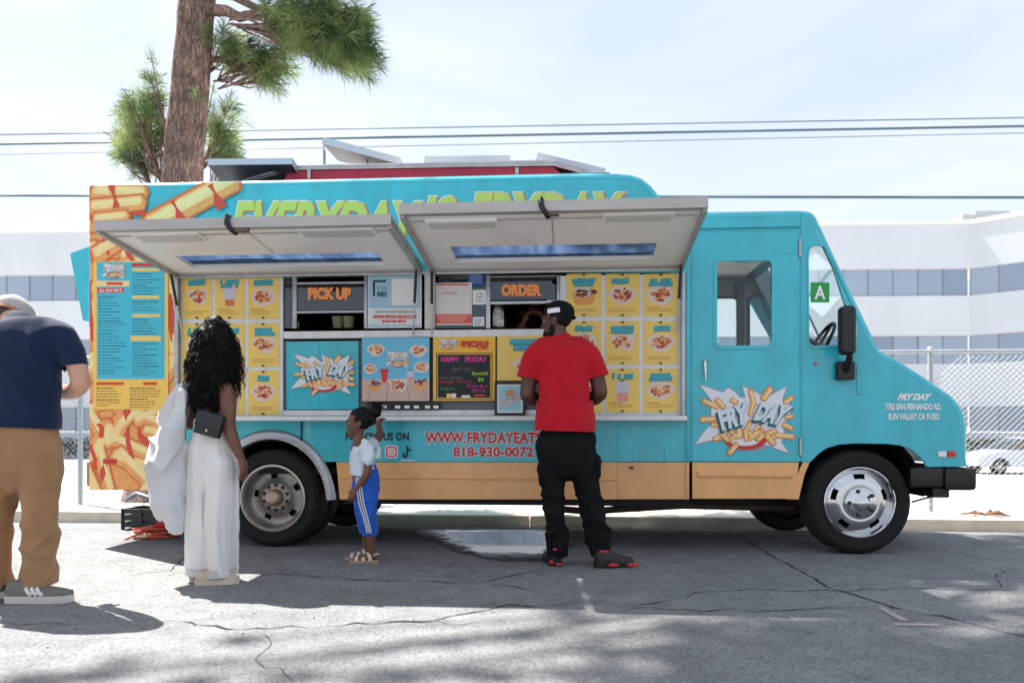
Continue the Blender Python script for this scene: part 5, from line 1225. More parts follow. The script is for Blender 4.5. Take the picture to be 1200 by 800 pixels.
carshape(mb, [(x, z) for x, z in body]+low, 0, 1.75, CARW); mb.build('body', car, 40)
mb = MB(); carshape(mb, spline([(1.15, .92), (1.6, 1.2), (2.0, 1.38), (2.6, 1.44), (3.3, 1.40), (3.9, 1.2), (4.3, 1.0)], 4), .14, 1.61, CGL); mb.build('greenhouse', car, 40)
mb = MB(); carshape(mb, spline([(1.95, 1.385), (2.3, 1.44), (2.7, 1.46), (3.2, 1.43), (3.5, 1.35)], 4), .2, 1.55, CARW); mb.build('roof', car, 40)
mb = MB(); mb.poly([(.06, .56), (.30, .60), (.42, .72), (.2, .70)], .02, mat('head_lamp', S(90, 98, 108), .1)); o = mb.build('headlight', car); 
for cx in (.92, 3.6):
    for y in (-.01, 1.53):
        wr = empty('wheel', (cx, y, .31), 0, car); mb = MB(); mb.lathe([(.2, .0), (.29, -.005), (.315, .03), (.315, .19), (.2, .22)], RUBBER, n=28); mb.build('tyre', wr, 50)
        mb = MB(); mb.lathe([(.205, .0), (.19, .03), (.06, .01), (.0005, .0)], ALU, n=20, skip=lambda i, u: i == 1 and (u*5) % 1 < .5); mb.build('rim', wr, 50)
        mb = MB(); mb.lathe([(.2, .08), (.0005, .08)], DARK, n=20); mb.build('brake_disc', wr)
# ------------------------------------------------------------------ overhead cables
WIRE = mat('cable_sheath', S(66, 92, 106), .6)
def cable(name, pa, pb, depth, rad, label, sag=.25):
    a, b = W(pa[0], pa[1], depth), W(pb[0], pb[1], depth); d = (b-a)
    a2, b2 = a-d*.6, b+d*.6; mid = .5*(a2+b2); pts = []
    for k in range(61):
        u = k/60; p = a2.lerp(b2, u); pts.append(p)
    mb = MB(); mb.tube([p-mid for p in pts], rad, WIRE, 6); o = mb.build(name, None, 60, mid); tag(o, label, 'cable', 'overhead cables behind the truck')
cable('overhead_cable', (0, 158, ), (1200, 138), 21, .016, 'highest thin overhead cable behind the truck'); cable('overhead_cable', (0, 181), (1200, 156), 20, .010, 'faint thin overhead cable under the thick upper one')
cable('overhead_cable', (0, 169), (1200, 148), 19, .030, 'thick dark overhead cable between two thin ones'); cable('overhead_cable', (0, 229), (1200, 231.5), 17, .032, 'lowest dark overhead cable just above the cab roof')
# ================================================================== pine tree behind the rear of the truck
m = bpy.data.materials.new('pine_bark'); m.use_nodes = True; t = m.node_tree; b = t.nodes['Principled BSDF']
tcn = t.nodes.new('ShaderNodeTexCoord'); mpn = t.nodes.new('ShaderNodeMapping'); mpn.inputs['Scale'].default_value = (1, 1, .22); t.links.new(tcn.outputs['Object'], mpn.inputs[0])
nzd = t.nodes.new('ShaderNodeTexNoise'); nzd.inputs['Scale'].default_value = 9; nzd.inputs['Detail'].default_value = 6; t.links.new(mpn.outputs[0], nzd.inputs[0])
vo = t.nodes.new('ShaderNodeTexVoronoi'); vo.feature = 'DISTANCE_TO_EDGE'; vo.inputs['Scale'].default_value = 21
ms = t.nodes.new('ShaderNodeMixRGB'); ms.inputs[0].default_value = .28; t.links.new(mpn.outputs[0], ms.inputs[1]); t.links.new(nzd.outputs['Color'], ms.inputs[2]); t.links.new(ms.outputs[0], vo.inputs['Vector'])
r1 = t.nodes.new('ShaderNodeValToRGB'); r1.color_ramp.elements[0].position = .0; r1.color_ramp.elements[0].color = S(98, 78, 72); r1.color_ramp.elements[1].position = .22; r1.color_ramp.elements[1].color = S(166, 140, 128)
t.links.new(vo.outputs['Distance'], r1.inputs[0])
n2 = t.nodes.new('ShaderNodeTexNoise'); n2.inputs['Scale'].default_value = 4; n2.inputs['Detail'].default_value = 7; t.links.new(tcn.outputs['Object'], n2.inputs[0])
r2 = t.nodes.new('ShaderNodeValToRGB'); r2.color_ramp.elements[0].position = .35; r2.color_ramp.elements[0].color = (.62, .6, .6, 1); r2.color_ramp.elements[1].position = .68; r2.color_ramp.elements[1].color = (1.35, 1.2, 1.15, 1); t.links.new(n2.outputs[0], r2.inputs[0])
mm = t.nodes.new('ShaderNodeMixRGB'); mm.blend_type = 'MULTIPLY'; mm.inputs[0].default_value = 1; t.links.new(r1.outputs[0], mm.inputs[1]); t.links.new(r2.outputs[0], mm.inputs[2]); t.links.new(mm.outputs[0], b.inputs['Base Color'])
b.inputs['Roughness'].default_value = .92
bp = t.nodes.new('ShaderNodeBump'); bp.inputs['Strength'].default_value = .9; bp.inputs['Distance'].default_value = .03; t.links.new(vo.outputs['Distance'], bp.inputs['Height']); t.links.new(bp.outputs[0], b.inputs['Normal'])
BARK = m
def needles_mat(name, c1, c2):
    m = bpy.data.materials.new(name); m.use_nodes = True; t = m.node_tree; b = t.nodes['Principled BSDF']; o = t.nodes['Material Output']
    oi = t.nodes.new('ShaderNodeNewGeometry'); n = t.nodes.new('ShaderNodeTexNoise'); n.inputs['Scale'].default_value = 2.2; t.links.new(oi.outputs['Position'], n.inputs[0])
    r = t.nodes.new('ShaderNodeValToRGB'); r.color_ramp.elements[0].position = .35; r.color_ramp.elements[1].position = .65; r.color_ramp.elements[0].color = c1; r.color_ramp.elements[1].color = c2; t.links.new(n.outputs[0], r.inputs[0])
    t.links.new(r.outputs[0], b.inputs['Base Color']); b.inputs['Roughness'].default_value = .55
    tl = t.nodes.new('ShaderNodeBsdfTranslucent'); t.links.new(r.outputs[0], tl.inputs[0]); mx = t.nodes.new('ShaderNodeMixShader'); mx.inputs[0].default_value = .5
    t.links.new(b.outputs[0], mx.inputs[1]); t.links.new(tl.outputs[0], mx.inputs[2]); t.links.new(mx.outputs[0], o.inputs[0]); return m
NEED = needles_mat('pine_needles', S(52, 82, 46), S(166, 182, 120))
TD = 10.4
tb = W(196, 400, TD); tb.z = -.25
tree = empty('pine_tree', tb); tag(tree, 'tall pine tree with furrowed reddish trunk rising behind the truck', 'tree')
def trunk_axis(z):          # world point of the trunk centre at height z
    py = HOR-(z-CAM_H)*FPX/TD; px = 213.5+(210-py)*(231-213.5)/210.
    if z > 8: px = 213.5+(210-(HOR-(8-CAM_H)*FPX/TD))*(17.5/210)+(z-8)*14
    return W(px, py, TD)
mb = MB(); n = 72; rings = []; zs = []; z = -.4
while z < 18: zs.append(z); z += (.06 if z < 7.5 else .35)
rr = random.Random(4)
for z in zs:
    c = trunk_axis(z)-tb; rad = .315*(1-z/24)+.10*math.exp(-max(z, 0)*2)
    if z > 8: rad = .315*(1-8/24)*(1-(z-8)/10.6)
    ring = []
    for k in range(n):
        a = 2*math.pi*k/n; v = Vector((math.cos(a)*3.2, math.sin(a)*3.2, z*.9))
        cell = noise.noise(v*2.6)+.6*noise.noise(v*6); fur = abs(noise.noise(Vector((a*7.5+.9*noise.noise(Vector((a*3, 0, z*1.6))), 0, z*1.5))))
        ring.append(c+Vector((math.cos(a), math.sin(a), 0))*(rad+.012*cell+.045*min(fur, .35)-.012))
    rings.append(ring)
vs = [v for r_ in rings for v in r_]; mb.add(vs, [(i*n+k, i*n+(k+1) % n, (i+1)*n+(k+1) % n, (i+1)*n+k) for i in range(len(rings)-1) for k in range(n)], BARK)
mb.build('trunk', tree, 180)
# crown: limbs that carry tufts of long needles
def tuft(mb, p, d, ln, cnt, q, wd=.0035, spread=1.0):
    d = d.normalized()
    for i in range(cnt):
        a = Vector((q.gauss(0, 1), q.gauss(0, 1), q.gauss(0, 1))).normalized(); v = (d*.75+a*spread*.8).normalized(); l = ln*q.uniform(.65, 1.1)
        s_ = v.cross(Vector((q.gauss(0, 1), q.gauss(0, 1), q.gauss(0, 1)))).normalized()*wd
        st = p-d*q.uniform(0, ln*.75); tip = st+v*l+Vector((0, 0, -l*.14)); md = st+v*l*.55
        mb.add([st-s_*.6, st+s_*.6, md+s_, tip, md-s_], [(0, 1, 2, 3, 4)], NEED)
limbs = MB(); crown = MB(); q = random.Random(17)
def branch(p0, p1, r0, r1, sag=0.0, k=8):
    p0, p1 = Vector(p0), Vector(p1); pts = []
    for i in range(k+1):
        u = i/k; v = p0.lerp(p1, u); v = v+Vector((q.uniform(-1, 1), q.uniform(-1, 1), q.uniform(-1, 1)))*.03*(p1-p0).length*u*(1-u)*4; v.z -= sag*u*u; pts.append(v)
    bb = MB(); bb.tube(pts, [r0+(r1-r0)*i/k for i in range(k+1)], BARK, 7); bb.build('branch', tree, 60); return pts
def spray(center, rad, cnt, root, ln=.20, nn=46, wd=.0035, updir=None):
    """a foliage clump: twigs from a root point to tufts filling an ellipsoid"""
    center = Vector(center); root = Vector(root)
    for i in range(cnt):
        a = Vector((q.gauss(0, 1), q.gauss(0, 1), q.gauss(0, 1))).normalized()*(q.random()**.45); p = center+Vector((a.x*rad[0], a.y*rad[1], a.z*rad[2]))
        d = (p-root).normalized()*.6+Vector((a.x, a.y, a.z*.6))*.6+(updir or Vector((0, 0, .1)))
        if i % 3 == 0: s0 = root.lerp(center, q.uniform(.3, .9)); limbs.tube([s0-tb, (s0.lerp(p, .5)+Vector((0, 0, -.04)))-tb, p-tb], [.014, .010, .005], BARK, 5)
        tuft(crown, p-tb, d, ln, nn, q, wd)
# clumps that show in the picture (pixel centre, pixel radius, depth offset)
TA = lambda z: trunk_axis(z)
def vis(px, py, rx, ry, dd, cnt, zroot, ln=.2, nn=46, up=None, yr=.7, wd=.0025):
    t_ = TD+dd; c = W(px, py, t_); s_ = t_/FPX; spray(c, (rx*s_, yr, ry*s_), int(cnt*.8), TA(zroot), ln*1.12, int(nn*.95), wd, up)
U = Vector((0, 0, .35))
vis(164, 150, 28, 52, .5, 120, 3.7, .21, 46, U, .5); vis(180, 95, 12, 40, .6, 16, 4.2, .19, 34, U, .3); vis(176, 120, 20, 38, .8, 30, 3.9, .2, 40, U, .4)
vis(158, 175, 26, 32, .7, 60, 3.4, .2, 44, U, .5); vis(266, 188, 18, 24, .8, 40, 3.4, .2, 42, None, .4); vis(262, 155, 20, 44, .7, 70, 3.9, .2, 42, None, .4); vis(272, 125, 14, 12, .9, 12, 4.4, .19, 36)
for (px, py, rx, ry, c_) in ((268, 55, 18, 26, 34), (295, 70, 28, 26, 60), (318, 90, 20, 22, 40), (328, 62, 18, 30, 34)): vis(px, py, rx, ry, .2, c_, 5.4, .21, 48, Vector((0, 0, -.25)), .5)
for (px, py, rx, ry, c_) in ((335, 20, 24, 26, 50), (365, 35, 30, 30, 90), (400, 50, 34, 26, 100), (425, 60, 22, 22, 60), (390, 15, 40, 18, 60), (430, 35, 14, 16, 22)): vis(px, py, rx, ry, -.8, c_, 6.4, .22, 52, Vector((.15, 0, -.1)), .6)
vis(235, 105, 8, 10, -.45, 5, 4.4, .12, 24, U, .15); vis(243, 32, 8, 16, -.3, 5, 5.6, .14, 24, None, .1)
branch(TA(6.6)-tb, W(372, 25, TD-.7)-tb, .09, .02); branch(TA(5.9)-tb, W(315, 75, TD+.2)-tb, .06, .015); branch(TA(3.6)-tb, W(165, 160, TD+.5)-tb, .05, .012); branch(TA(6.9)-tb, W(410, 45, TD-.8)-tb, .07, .015)
# upper crown, unseen above the frame: clumps laid out to cast the dappled shade
UC = [(-1.0, 9.6, 9.6, .8, .5), (-2.6, 11.4, 10.0, 1.2, .6), (-5.0, 11.4, 10.4, 1.2, .7), (-3.8, 12.0, 12.0, 1.3, .7), (-2.0, 11.2, 13.4, 1.3, .8), (-3.6, 10.6, 15.0, 1.2, .8), (-4.0, 10.2, 17.0, 1.0, .8), (-4.3, 10.1, 18.0, .7, .6)]
def shade_from(px, py, z):      # the place in the crown whose shadow falls on that point of the road
    t_ = CAM_H*FPX/(py-HOR); g = W(px, py, t_); return g+SUN_DIR/SUN_DIR.z*z
for (px, py, z, r_) in [(683, 690, 12.5, .34), (684, 706, 14.5, .42), (1000, 778, 15.5, .68), (890, 770, 14.2, .55), (1120, 790, 16.6, .66), (800, 792, 15.2, .38), (960, 742, 13.4, .34), (1200, 780, 15.8, .4), (560, 786, 15.6, .16), (450, 797, 14.2, .14), (130, 786, 14.8, .16), (40, 800, 15.4, .14), (890, 805, 16.8, .5), (1250, 725, 13.9, .3), (700, 808, 14.5, .28), (1010, 705, 14.0, .36), (890, 722, 14.6, .32), (1290, 790, 15, .7), (340, 796, 15.9, .10), (620, 746, 13.6, .06), (830, 742, 15.6, .22), (1080, 757, 13.3, .3), (220, 802, 13.8, .08), (520, 754, 16.4, .04), (960, 800, 14.0, .45), (1060, 810, 15.0, .45), (280, 750, 14.8, .04), (720, 768, 15.0, .10)]:
    c = shade_from(px, py, z); UC.append((c.x, c.y, c.z, r_, r_*.6))  # first two of this list are added to block sun between the awnings
for i, (x, y, z, r_, rz_) in enumerate(UC):
    zr = min(z-.8, 17.2); p = branch(TA(zr)-tb, Vector((x, y, z))-tb, .045, .008, .1); spray((x, y, z), (r_, r_*.9, rz_), int(5+70*r_*r_), TA(zr), .26 if r_ > .55 else .10+.2*r_, 38, .009)
o = limbs.build('twigs', tree, 60); o['kind'] = 'stuff'; o = crown.build('crown', tree); o['kind'] = 'stuff'
# ================================================================== people
def skinmat(name, c, c2):
    m = mat(name, S(*c), .48, var=.0, col2=S(*c2), vscale=14, bump=.05, bscale=120, spec=.45); b = m.node_tree.nodes['Principled BSDF']
    b.inputs['Subsurface Weight'].default_value = .08; b.inputs['Subsurface Radius'].default_value = (.012, .005, .003); return m
SK_DK = skinmat('deep_brown_skin', (78, 48, 38), (98, 62, 49)); SK_BR = skinmat('brown_skin', (98, 62, 49), (120, 78, 62)); SK_LT = skinmat('tan_skin', (196, 146, 122), (210, 160, 136))
SK_KID = skinmat('child_brown_skin', (100, 62, 50), (122, 78, 64))
HAIRM = mat('black_hair', S(11, 10, 10), .6, var=.3, vscale=60, stretch=(1, 1, .15), spec=.22)
def cloth(name, c, var=.07, rough=.85, bump=.25, bs=220, crease=.5, cs=7.0):
    m = mat(name, S(*c), rough, var=var, vscale=7, bump=bump, bscale=bs, spec=.25, sheen=.12 if max(c) > 60 else .0)
    t = m.node_tree; b = t.nodes['Principled BSDF']; old = b.inputs['Normal'].links[0].from_node
    g = t.nodes.new('ShaderNodeTexCoord'); mp = t.nodes.new('ShaderNodeMapping'); mp.inputs['Scale'].default_value = (1, 1, .7); mp.inputs['Rotation'].default_value = (.3, .5, .2); t.links.new(g.outputs['Object'], mp.inputs[0])
    n = t.nodes.new('ShaderNodeTexNoise'); n.noise_type = 'RIDGED_MULTIFRACTAL'; n.inputs['Scale'].default_value = cs; n.inputs['Detail'].default_value = 3; n.inputs['Distortion'].default_value = .6; t.links.new(mp.outputs[0], n.inputs[0])
    bp = t.nodes.new('ShaderNodeBump'); bp.inputs['Strength'].default_value = crease; bp.inputs['Distance'].default_value = .012; t.links.new(n.outputs[0], bp.inputs['Height']); t.links.new(bp.outputs[0], old.inputs['Normal'])
    return m
def folds(amp, fx=6., fz=3., seed=0., k=1.0, tilt=0.0):
    o = Vector((seed*3.1, seed*1.7, seed*.9))
    def f(p):
        q_ = Vector((p.x*fx+tilt*p.z*fx, p.y*fx, p.z*fz))+o
        q_ += .45*Vector((noise.noise(q_*.7), noise.noise(q_*.7+Vector((5, 0, 0))), 0))
        r = 1-2*abs(noise.noise(q_)); r2 = noise.noise(q_*2.3)
        return amp*(r*r*r*k+.45*r2-.4)
    return f
def trim(ob, co, no):
    bm = bmesh.new(); bm.from_mesh(ob.data)
    bmesh.ops.bisect_plane(bm, geom=bm.verts[:]+bm.edges[:]+bm.faces[:], plane_co=Vector(co), plane_no=Vector(no), clear_outer=True)
    bm.to_mesh(ob.data); bm.free()
def fingers(mb, wrist, d, n, side, m, s=1.0, curl=.5, spread=.0):
    """palm, four unequal bent fingers, thumb from the side of the palm"""
    wrist, d, n = Vector(wrist), Vector(d).normalized(), Vector(n); n = (n-d*n.dot(d)).normalized(); side = Vector(side); side = (side-d*side.dot(d)-n*side.dot(n)).normalized()
    def seg(pts, rad): limb(mb, [tuple(p)+(r_, r_*.92) for p, r_ in zip(pts, rad)], m, tuple(n), 2, 10)
    limb(mb, [tuple(wrist-d*.02*s)+(.026*s, .021*s), tuple(wrist+d*.02*s)+(.032*s, .018*s), tuple(wrist+d*.06*s)+(.040*s, .015*s), tuple(wrist+d*.088*s)+(.038*s, .012*s)], m, tuple(n), 3, 12)
    for i, (o_, L) in enumerate(((.029, .070), (.010, .080), (-.010, .074), (-.028, .058))):
        p = wrist+d*(.086-.004*abs(i-1))*s+side*o_*s; pts = [p-d*.015*s]; a = curl*.35+.08*i*curl; dd = (d*math.cos(a)+n*math.sin(a)+side*spread*(1.5-i)*.3).normalized()
        for k, fr_ in enumerate((.45, .32, .23)):
            pts.append(pts[-1]+dd*(L*fr_*s+(.015*s if k == 0 else 0))); a += curl*.75; dd = (d*math.cos(a)+n*math.sin(a)).normalized()
        seg(pts, [.0095*s, .0092*s, .0085*s, .0070*s])
    p = wrist+d*.022*s+side*.026*s; v = (d*.62+side*.62+n*.28).normalized(); v2 = (d*.9+side*.18+n*.35).normalized()
    seg([p-v*.01*s, p+v*.034*s, p+v*.034*s+v2*.03*s, p+v*.034*s+v2*.052*s], [.013*s, .0115*s, .0105*s, .008*s])
def headgeo(mb, c, yaw, m, s=1.0, pitch=0.0, child=False):
    """cranium, face, nose, lips, jaw, ears; forward = -y turned by yaw, tipped by pitch"""
    M = Matrix.Translation(Vector(c)) @ Matrix.Rotation(yaw, 4, 'Z') @ Matrix.Rotation(pitch, 4, 'X') @ Matrix.Scale(s, 4)
    def B(side, fwd, up, r): blob(mb, M @ Vector((side, -fwd, up)), (1, 1, 1), m, (M.to_3x3() @ Matrix.Diagonal(Vector(r))).to_4x4())
    B(0, -.012, .030, (.074, .094, .090)); B(0, .030, -.030, (.061, .062, .085)); B(0, .048, -.086, (.042, .042, .030)); B(0, .038, -.07, (.054, .05, .035))
    B(0, .087, .022, (.048, .014, .012)); B(0, .098-(.008 if child else 0), -.010, (.010, .014, .026)); B(0, .108-(.014 if child else 0), -.026, (.015, .013, .011)); B(0, .090, -.030, (.022, .010, .010))
    B(0, .090, -.055, (.022, .012, .0075)); B(0, .087, -.066, (.020, .012, .0085)); B(0, .086, -.096, (.018, .012, .013))
    for sd in (-1, 1): B(sd*.040, .068, -.028, (.022, .02, .02)); B(sd*.074, -.012, -.012, (.009, .021, .032)); B(sd*.079, -.020, -.004, (.007, .014, .024))
    return M
EYEW = mat('eye_white', S(176, 164, 156), .3); EYEB = mat('eye_iris', S(30, 20, 16), .15)
def eyes(M, root, off):
    for sd in (-1, 1):
        mb = MB(); c = M @ Vector((sd*.031, -.0735, .003)); s = M.to_scale().x; blob(mb, c, (.0115*s, .0115*s, .008*s), EYEW, sub=2); f_ = (M.to_3x3() @ Vector((0, -1, 0))).normalized(); blob(mb, c+f_*.0085*s, (.006*s,)*3, EYEB, sub=2)
        o = mb.build('eye', root, 180); o.location = off
def shoe(root, off, heel, ang, L, h, wdt, mu, ms, stripes=None, name='shoe', toe_h=.05, sole=.028, accent=None):
    """upper lofted along the foot over a slightly wider sole"""
    heel = Vector(heel); f = Vector((math.cos(ang), math.sin(ang), 0)); sd = Vector((-f.y, f.x, 0)); up = Vector((0, 0, 1))
    st = [(0, .60, .8), (.06, .80, 1.0), (.2, .86, 1.0), (.32, .86, .98), (.45, .90, .80), (.6, .98, .62), (.75, 1.0, .52), (.88, .86, .44), (.96, .6, .34), (1.0, .3, .2)]
    mb = MB(); rings = []; n = 12
    for (s_, w_, hh) in st:
        c = heel+f*L*s_; top = max(h*hh, toe_h*.6) if s_ < .9 else max(h*hh, toe_h*.55); ring = []
        for k in range(n+1): a = math.pi*k/n; ring.append(c+sd*(wdt*w_*math.copysign(abs(math.cos(a))**.75, math.cos(a)))+up*(sole*.8+top*math.sin(a)**.8))
        rings.append(ring)
    vs = [v for r_ in rings for v in r_]; c_ = n+1
    mb.add(vs, [(i*c_+k, i*c_+k+1, (i+1)*c_+k+1, (i+1)*c_+k) for i in range(len(rings)-1) for k in range(n)]+[tuple(range(n, -1, -1)), tuple((len(rings)-1)*c_+k for k in range(c_))], mu)
    o = mb.build(name, root, 60); o.location = off
    mb = MB(); outl = []
    for (s_, w_, hh) in [(-.02, .45, 0)]+st+[(1.02, .12, 0)]: outl.append(heel+f*L*s_+sd*wdt*w_*1.08)
    for (s_, w_, hh) in ([(-.02, .45, 0)]+st+[(1.02, .12, 0)])[::-1]: outl.append(heel+f*L*s_-sd*wdt*w_*1.08)
    k = len(outl); vs = [p+up*.002 for p in outl]+[p+up*sole for p in outl]
    mb.add(vs, [tuple(range(k-1, -1, -1)), tuple(range(k, 2*k))]+[(i, (i+1) % k, k+(i+1) % k, k+i) for i in range(k)], ms); so = mb.build('sole', o, 40)
    mb = MB(); LACE = mat('shoe_lace', S(70, 66, 64), .8)
    for j in range(4):
        s_ = .40+.07*j; c = heel+f*L*s_; hh = sole*.8+h*(.90-.09*j*1.1)*.98; mb.tube([c-sd*wdt*.42+up*(hh*.92), c+up*(hh+.004), c+sd*wdt*.42+up*(hh*.92)], .004, LACE if not accent else accent, 5)
    mb.build('lace', o, 60)
    if stripes:
        mb = MB()
        for sg in (-1, 1):
            for j in range(3):
                s0 = .34+.085*j; a_ = heel+f*L*(s0+.10)+sd*sg*wdt*.93+up*(sole+.006); b_ = heel+f*L*s0+sd*sg*wdt*.80+up*(sole+h*.50); m_ = a_.lerp(b_, .5)+sd*sg*.008
                mb.tube([a_, m_, b_], [(.0035, .010)]*3, stripes, 6)
        mb.build('stripe', o, 40)
    return o
class Person:
    def __init__(s, t, px, py, label, group=None):
        s.t = t; s.k = t/FPX; f = W(px, py, t); s.loc = Vector((f.x, f.y, 0.0)); s.root = empty('person', s.loc); tag(s.root, label, 'person', group)
    def J(s, px, py, hw, hd, dt=0.0):
        v = W(px, py, s.t+dt); return (v.x, v.y, v.z, hw*s.k, hd)
    def V(s, px, py, dt=0.0): return W(px, py, s.t+dt)
    def add(s, o, name=None): o.parent = s.root; o.location = -s.loc; return o
    def skin(s, mb, name, vox, sm, m, disp=None, parent=None):
        o = remeshed(mb, name, vox, sm, .5, disp, [m], s.root); o.location = -s.loc; return o
    def mesh(s, mb, name, sm=60, parent=None):
        o = mb.build(name, parent or s.root, sm); o.location = -s.loc if parent is None else (0, 0, 0); return o

# ------------------------------------------------------------------ man in red, seen from behind at the counter
p = Person(5.11, 680, 662, 'man in red T-shirt, black cargo trousers and black cap ordering at the hatch')
J, V = p.J, p.V
b = MB(); fwd = Vector((-.35, .94, 0))
limb(b, [J(663, 532, 26, .10), J(661, 510, 27, .10), J(660, 470, 27, .105), J(658, 430, 29, .10), J(657, 412, 22, .075)], SK_DK)
limb(b, [J(656, 412, 14, .065), J(654, 398, 10.5, .062, .0), J(653, 382, 10.5, .064)], SK_DK)
HM = headgeo(b, V(652.5, 376, .0), R(-118), SK_DK, 1.0, R(4))
for (sh, el, wr, dx) in (((627, 417), (617.5, 462), (636, 470), 1), ((691, 415), (703.5, 460), (686, 470), -1)):
    limb(b, [J(*sh, 10.5, .058), J(.5*(sh[0]+el[0])-dx*1, .5*(sh[1]+el[1]), 9.4, .052), J(*el, 8.8, .05)], SK_DK)
    limb(b, [J(*el, 9, .05), J(.6*el[0]+.4*wr[0], .6*el[1]+.4*wr[1]+2, 9, .046, .09), J(*wr, 6, .03, .22)], SK_DK)
    w_ = V(*wr, .22); fingers(b, w_, (dx*.5, .75, .2), (dx*.3, -.1, 1), (dx, -.4, .2), SK_DK, 1.0, .6)
for (a, k_, f_) in (((645, 540), (649, 585), (655, 650)), ((682, 540), (691, 590), (703.5, 650))): limb(b, [J(*a, 11, .07), J(*k_, 9, .06), J(.5*(k_[0]+f_[0]), .5*(k_[1]+f_[1])-6, 10, .06), J(*f_, 6.5, .045)], SK_DK)
p.skin(b, 'body', .0065, 3, SK_DK); eyes(HM, p.root, -p.loc)
# beard and short hair
b = MB()
def HB(mb, M, side, fw_, up, r, m): blob(mb, M @ Vector((side, -fw_, up)), (1, 1, 1), m, (M.to_3x3() @ Matrix.Diagonal(Vector(r))).to_4x4())
HB(b, HM, 0, .050, -.085, (.052, .055, .036), HAIRM); HB(b, HM, .05, .012, -.065, (.016, .030, .045), HAIRM); HB(b, HM, -.05, .012, -.065, (.016, .030, .045), HAIRM); HB(b, HM, 0, -.022, .028, (.078, .090, .085), HAIRM)
p.skin(b, 'hair', .006, 2, HAIRM, lambda q_: noise.noise(q_*90)*.002)
# cap
CAPB = cloth('black_cap_cloth', (12, 12, 14), .15); b = MB(); cm = HM @ Matrix.Rotation(R(-8), 4, 'X')
HB(b, cm, 0, -.012, .058, (.090, .108, .080), CAPB); o = p.skin(b, 'cap', .006, 2, CAPB); 
cc = HM @ Vector((0, .012, .030)); trim(o, cc, (HM.to_3x3() @ Vector((0, -.18, -1))))
b = MB(); vs = []; n = 14
for k in range(n+1):
    a = R(180-58+116*k/n); vs += [HM @ Vector((.088*math.sin(a), -.108*math.cos(a)+.012, .026)), HM @ Vector((.094*math.sin(a), -.112*math.cos(a)-.010*math.cos(a)+.012, .004))]
up_ = (HM.to_3x3() @ Vector((0, 0, .006)))
b.add(vs+[Vector(v)+up_ for v in vs], [(2*k, 2*k+1, 2*k+3, 2*k+2) for k in range(n)]+[(2*(n+1)+2*k, 2*(n+1)+2*k+2, 2*(n+1)+2*k+3, 2*(n+1)+2*k+1) for k in range(n)]+[(2*k+1, 2*(n+1)+2*k+1, 2*(n+1)+2*k+3, 2*k+3) for k in range(n)], CAPB); p.mesh(b, 'cap_peak', 60, o)
b = MB()    # white patch on the side of the cap, strap at the back
def cpt(az, up, r=1.02): return HM @ Vector((.092*r*math.sin(az), -.110*r*math.cos(az)+.012, up))
PATCH = mat('white_cap_patch', S(232, 232, 236), .6)
rows = [[cpt(a_, u_, 1.03 if u_ < .07 else .99) for a_ in [R(72+k*6.5) for k in range(8)]] for u_ in (.040, .052, .064, .072)]
b.add([v for r_ in rows for v in r_], [(i*8+k, i*8+k+1, (i+1)*8+k+1, (i+1)*8+k) for i in range(3) for k in range(7)], PATCH); p.mesh(b, 'cap_patch', 60, o)
# shirt
SHIRT = cloth('red_cotton', (186, 16, 34), .06)
b = MB(); limb(b, [J(656, 400, 17, .078), J(656.5, 405, 26, .10), J(658, 415, 37, .126), J(659, 430, 37.5, .135, .01), J(660, 452, 34, .138, .01), J(661, 478, 34, .138, .01), J(662, 500, 36.5, .152), J(662.5, 520, 37.5, .16)], SHIRT, k=5, n=24)
limb(b, [J(640, 406, 13, .07), J(628, 417, 14, .078), J(622, 430, 13, .078), J(617, 446, 12.6, .078), J(615.5, 458, 12.6, .076)], SHIRT)
limb(b, [J(675, 405, 13, .07), J(689, 416, 14, .078), J(697, 430, 13, .078), J(703, 446, 12.6, .078), J(704.5, 458, 12.6, .076)], SHIRT)
def rdisp(q_):
    s_ = folds(.010, 5, 3.0, 2.2, 1.1, .25)(q_); hem = max(0, min(1, (1.25-q_.z)/.3)); return s_*(.55+.7*hem)
o = p.skin(b, 'shirt', .0085, 5, SHIRT, rdisp)
c_ = V(662, 505); trim(o, c_, (-.03, 0, -1)); trim_l = V(609, 440)
def trim_if(ob, co, no, keep):       # bisect only the sleeve: verts on one side of a vertical limit
    bm = bmesh.new(); bm.from_mesh(ob.data); geom = [f for f in bm.faces if keep(f.calc_center_median())]
    es = set(e for f in geom for e in f.edges); vs_ = set(v for f in geom for v in f.verts)
    r_ = bmesh.ops.bisect_plane(bm, geom=list(vs_)+list(es)+geom, plane_co=Vector(co), plane_no=Vector(no).normalized())
    dead = [f for f in bm.faces if keep(f.calc_center_median()) and (f.calc_center_median()-Vector(co)).dot(Vector(no)) > 1e-5]
    bmesh.ops.delete(bm, geom=dead, context='FACES'); bm.to_mesh(ob.data); bm.free()
xl_, xr_ = V(631, 450).x, V(689.5, 450).x
trim_if(o, V(618, 443), (-.25, 0, -1), lambda c: c.x < xl_ and c.z < V(0, 430).z and c.z > V(0, 470).z); trim_if(o, V(703, 441), (.25, 0, -1), lambda c: c.x > xr_ and c.z < V(0, 430).z and c.z > V(0, 470).z)
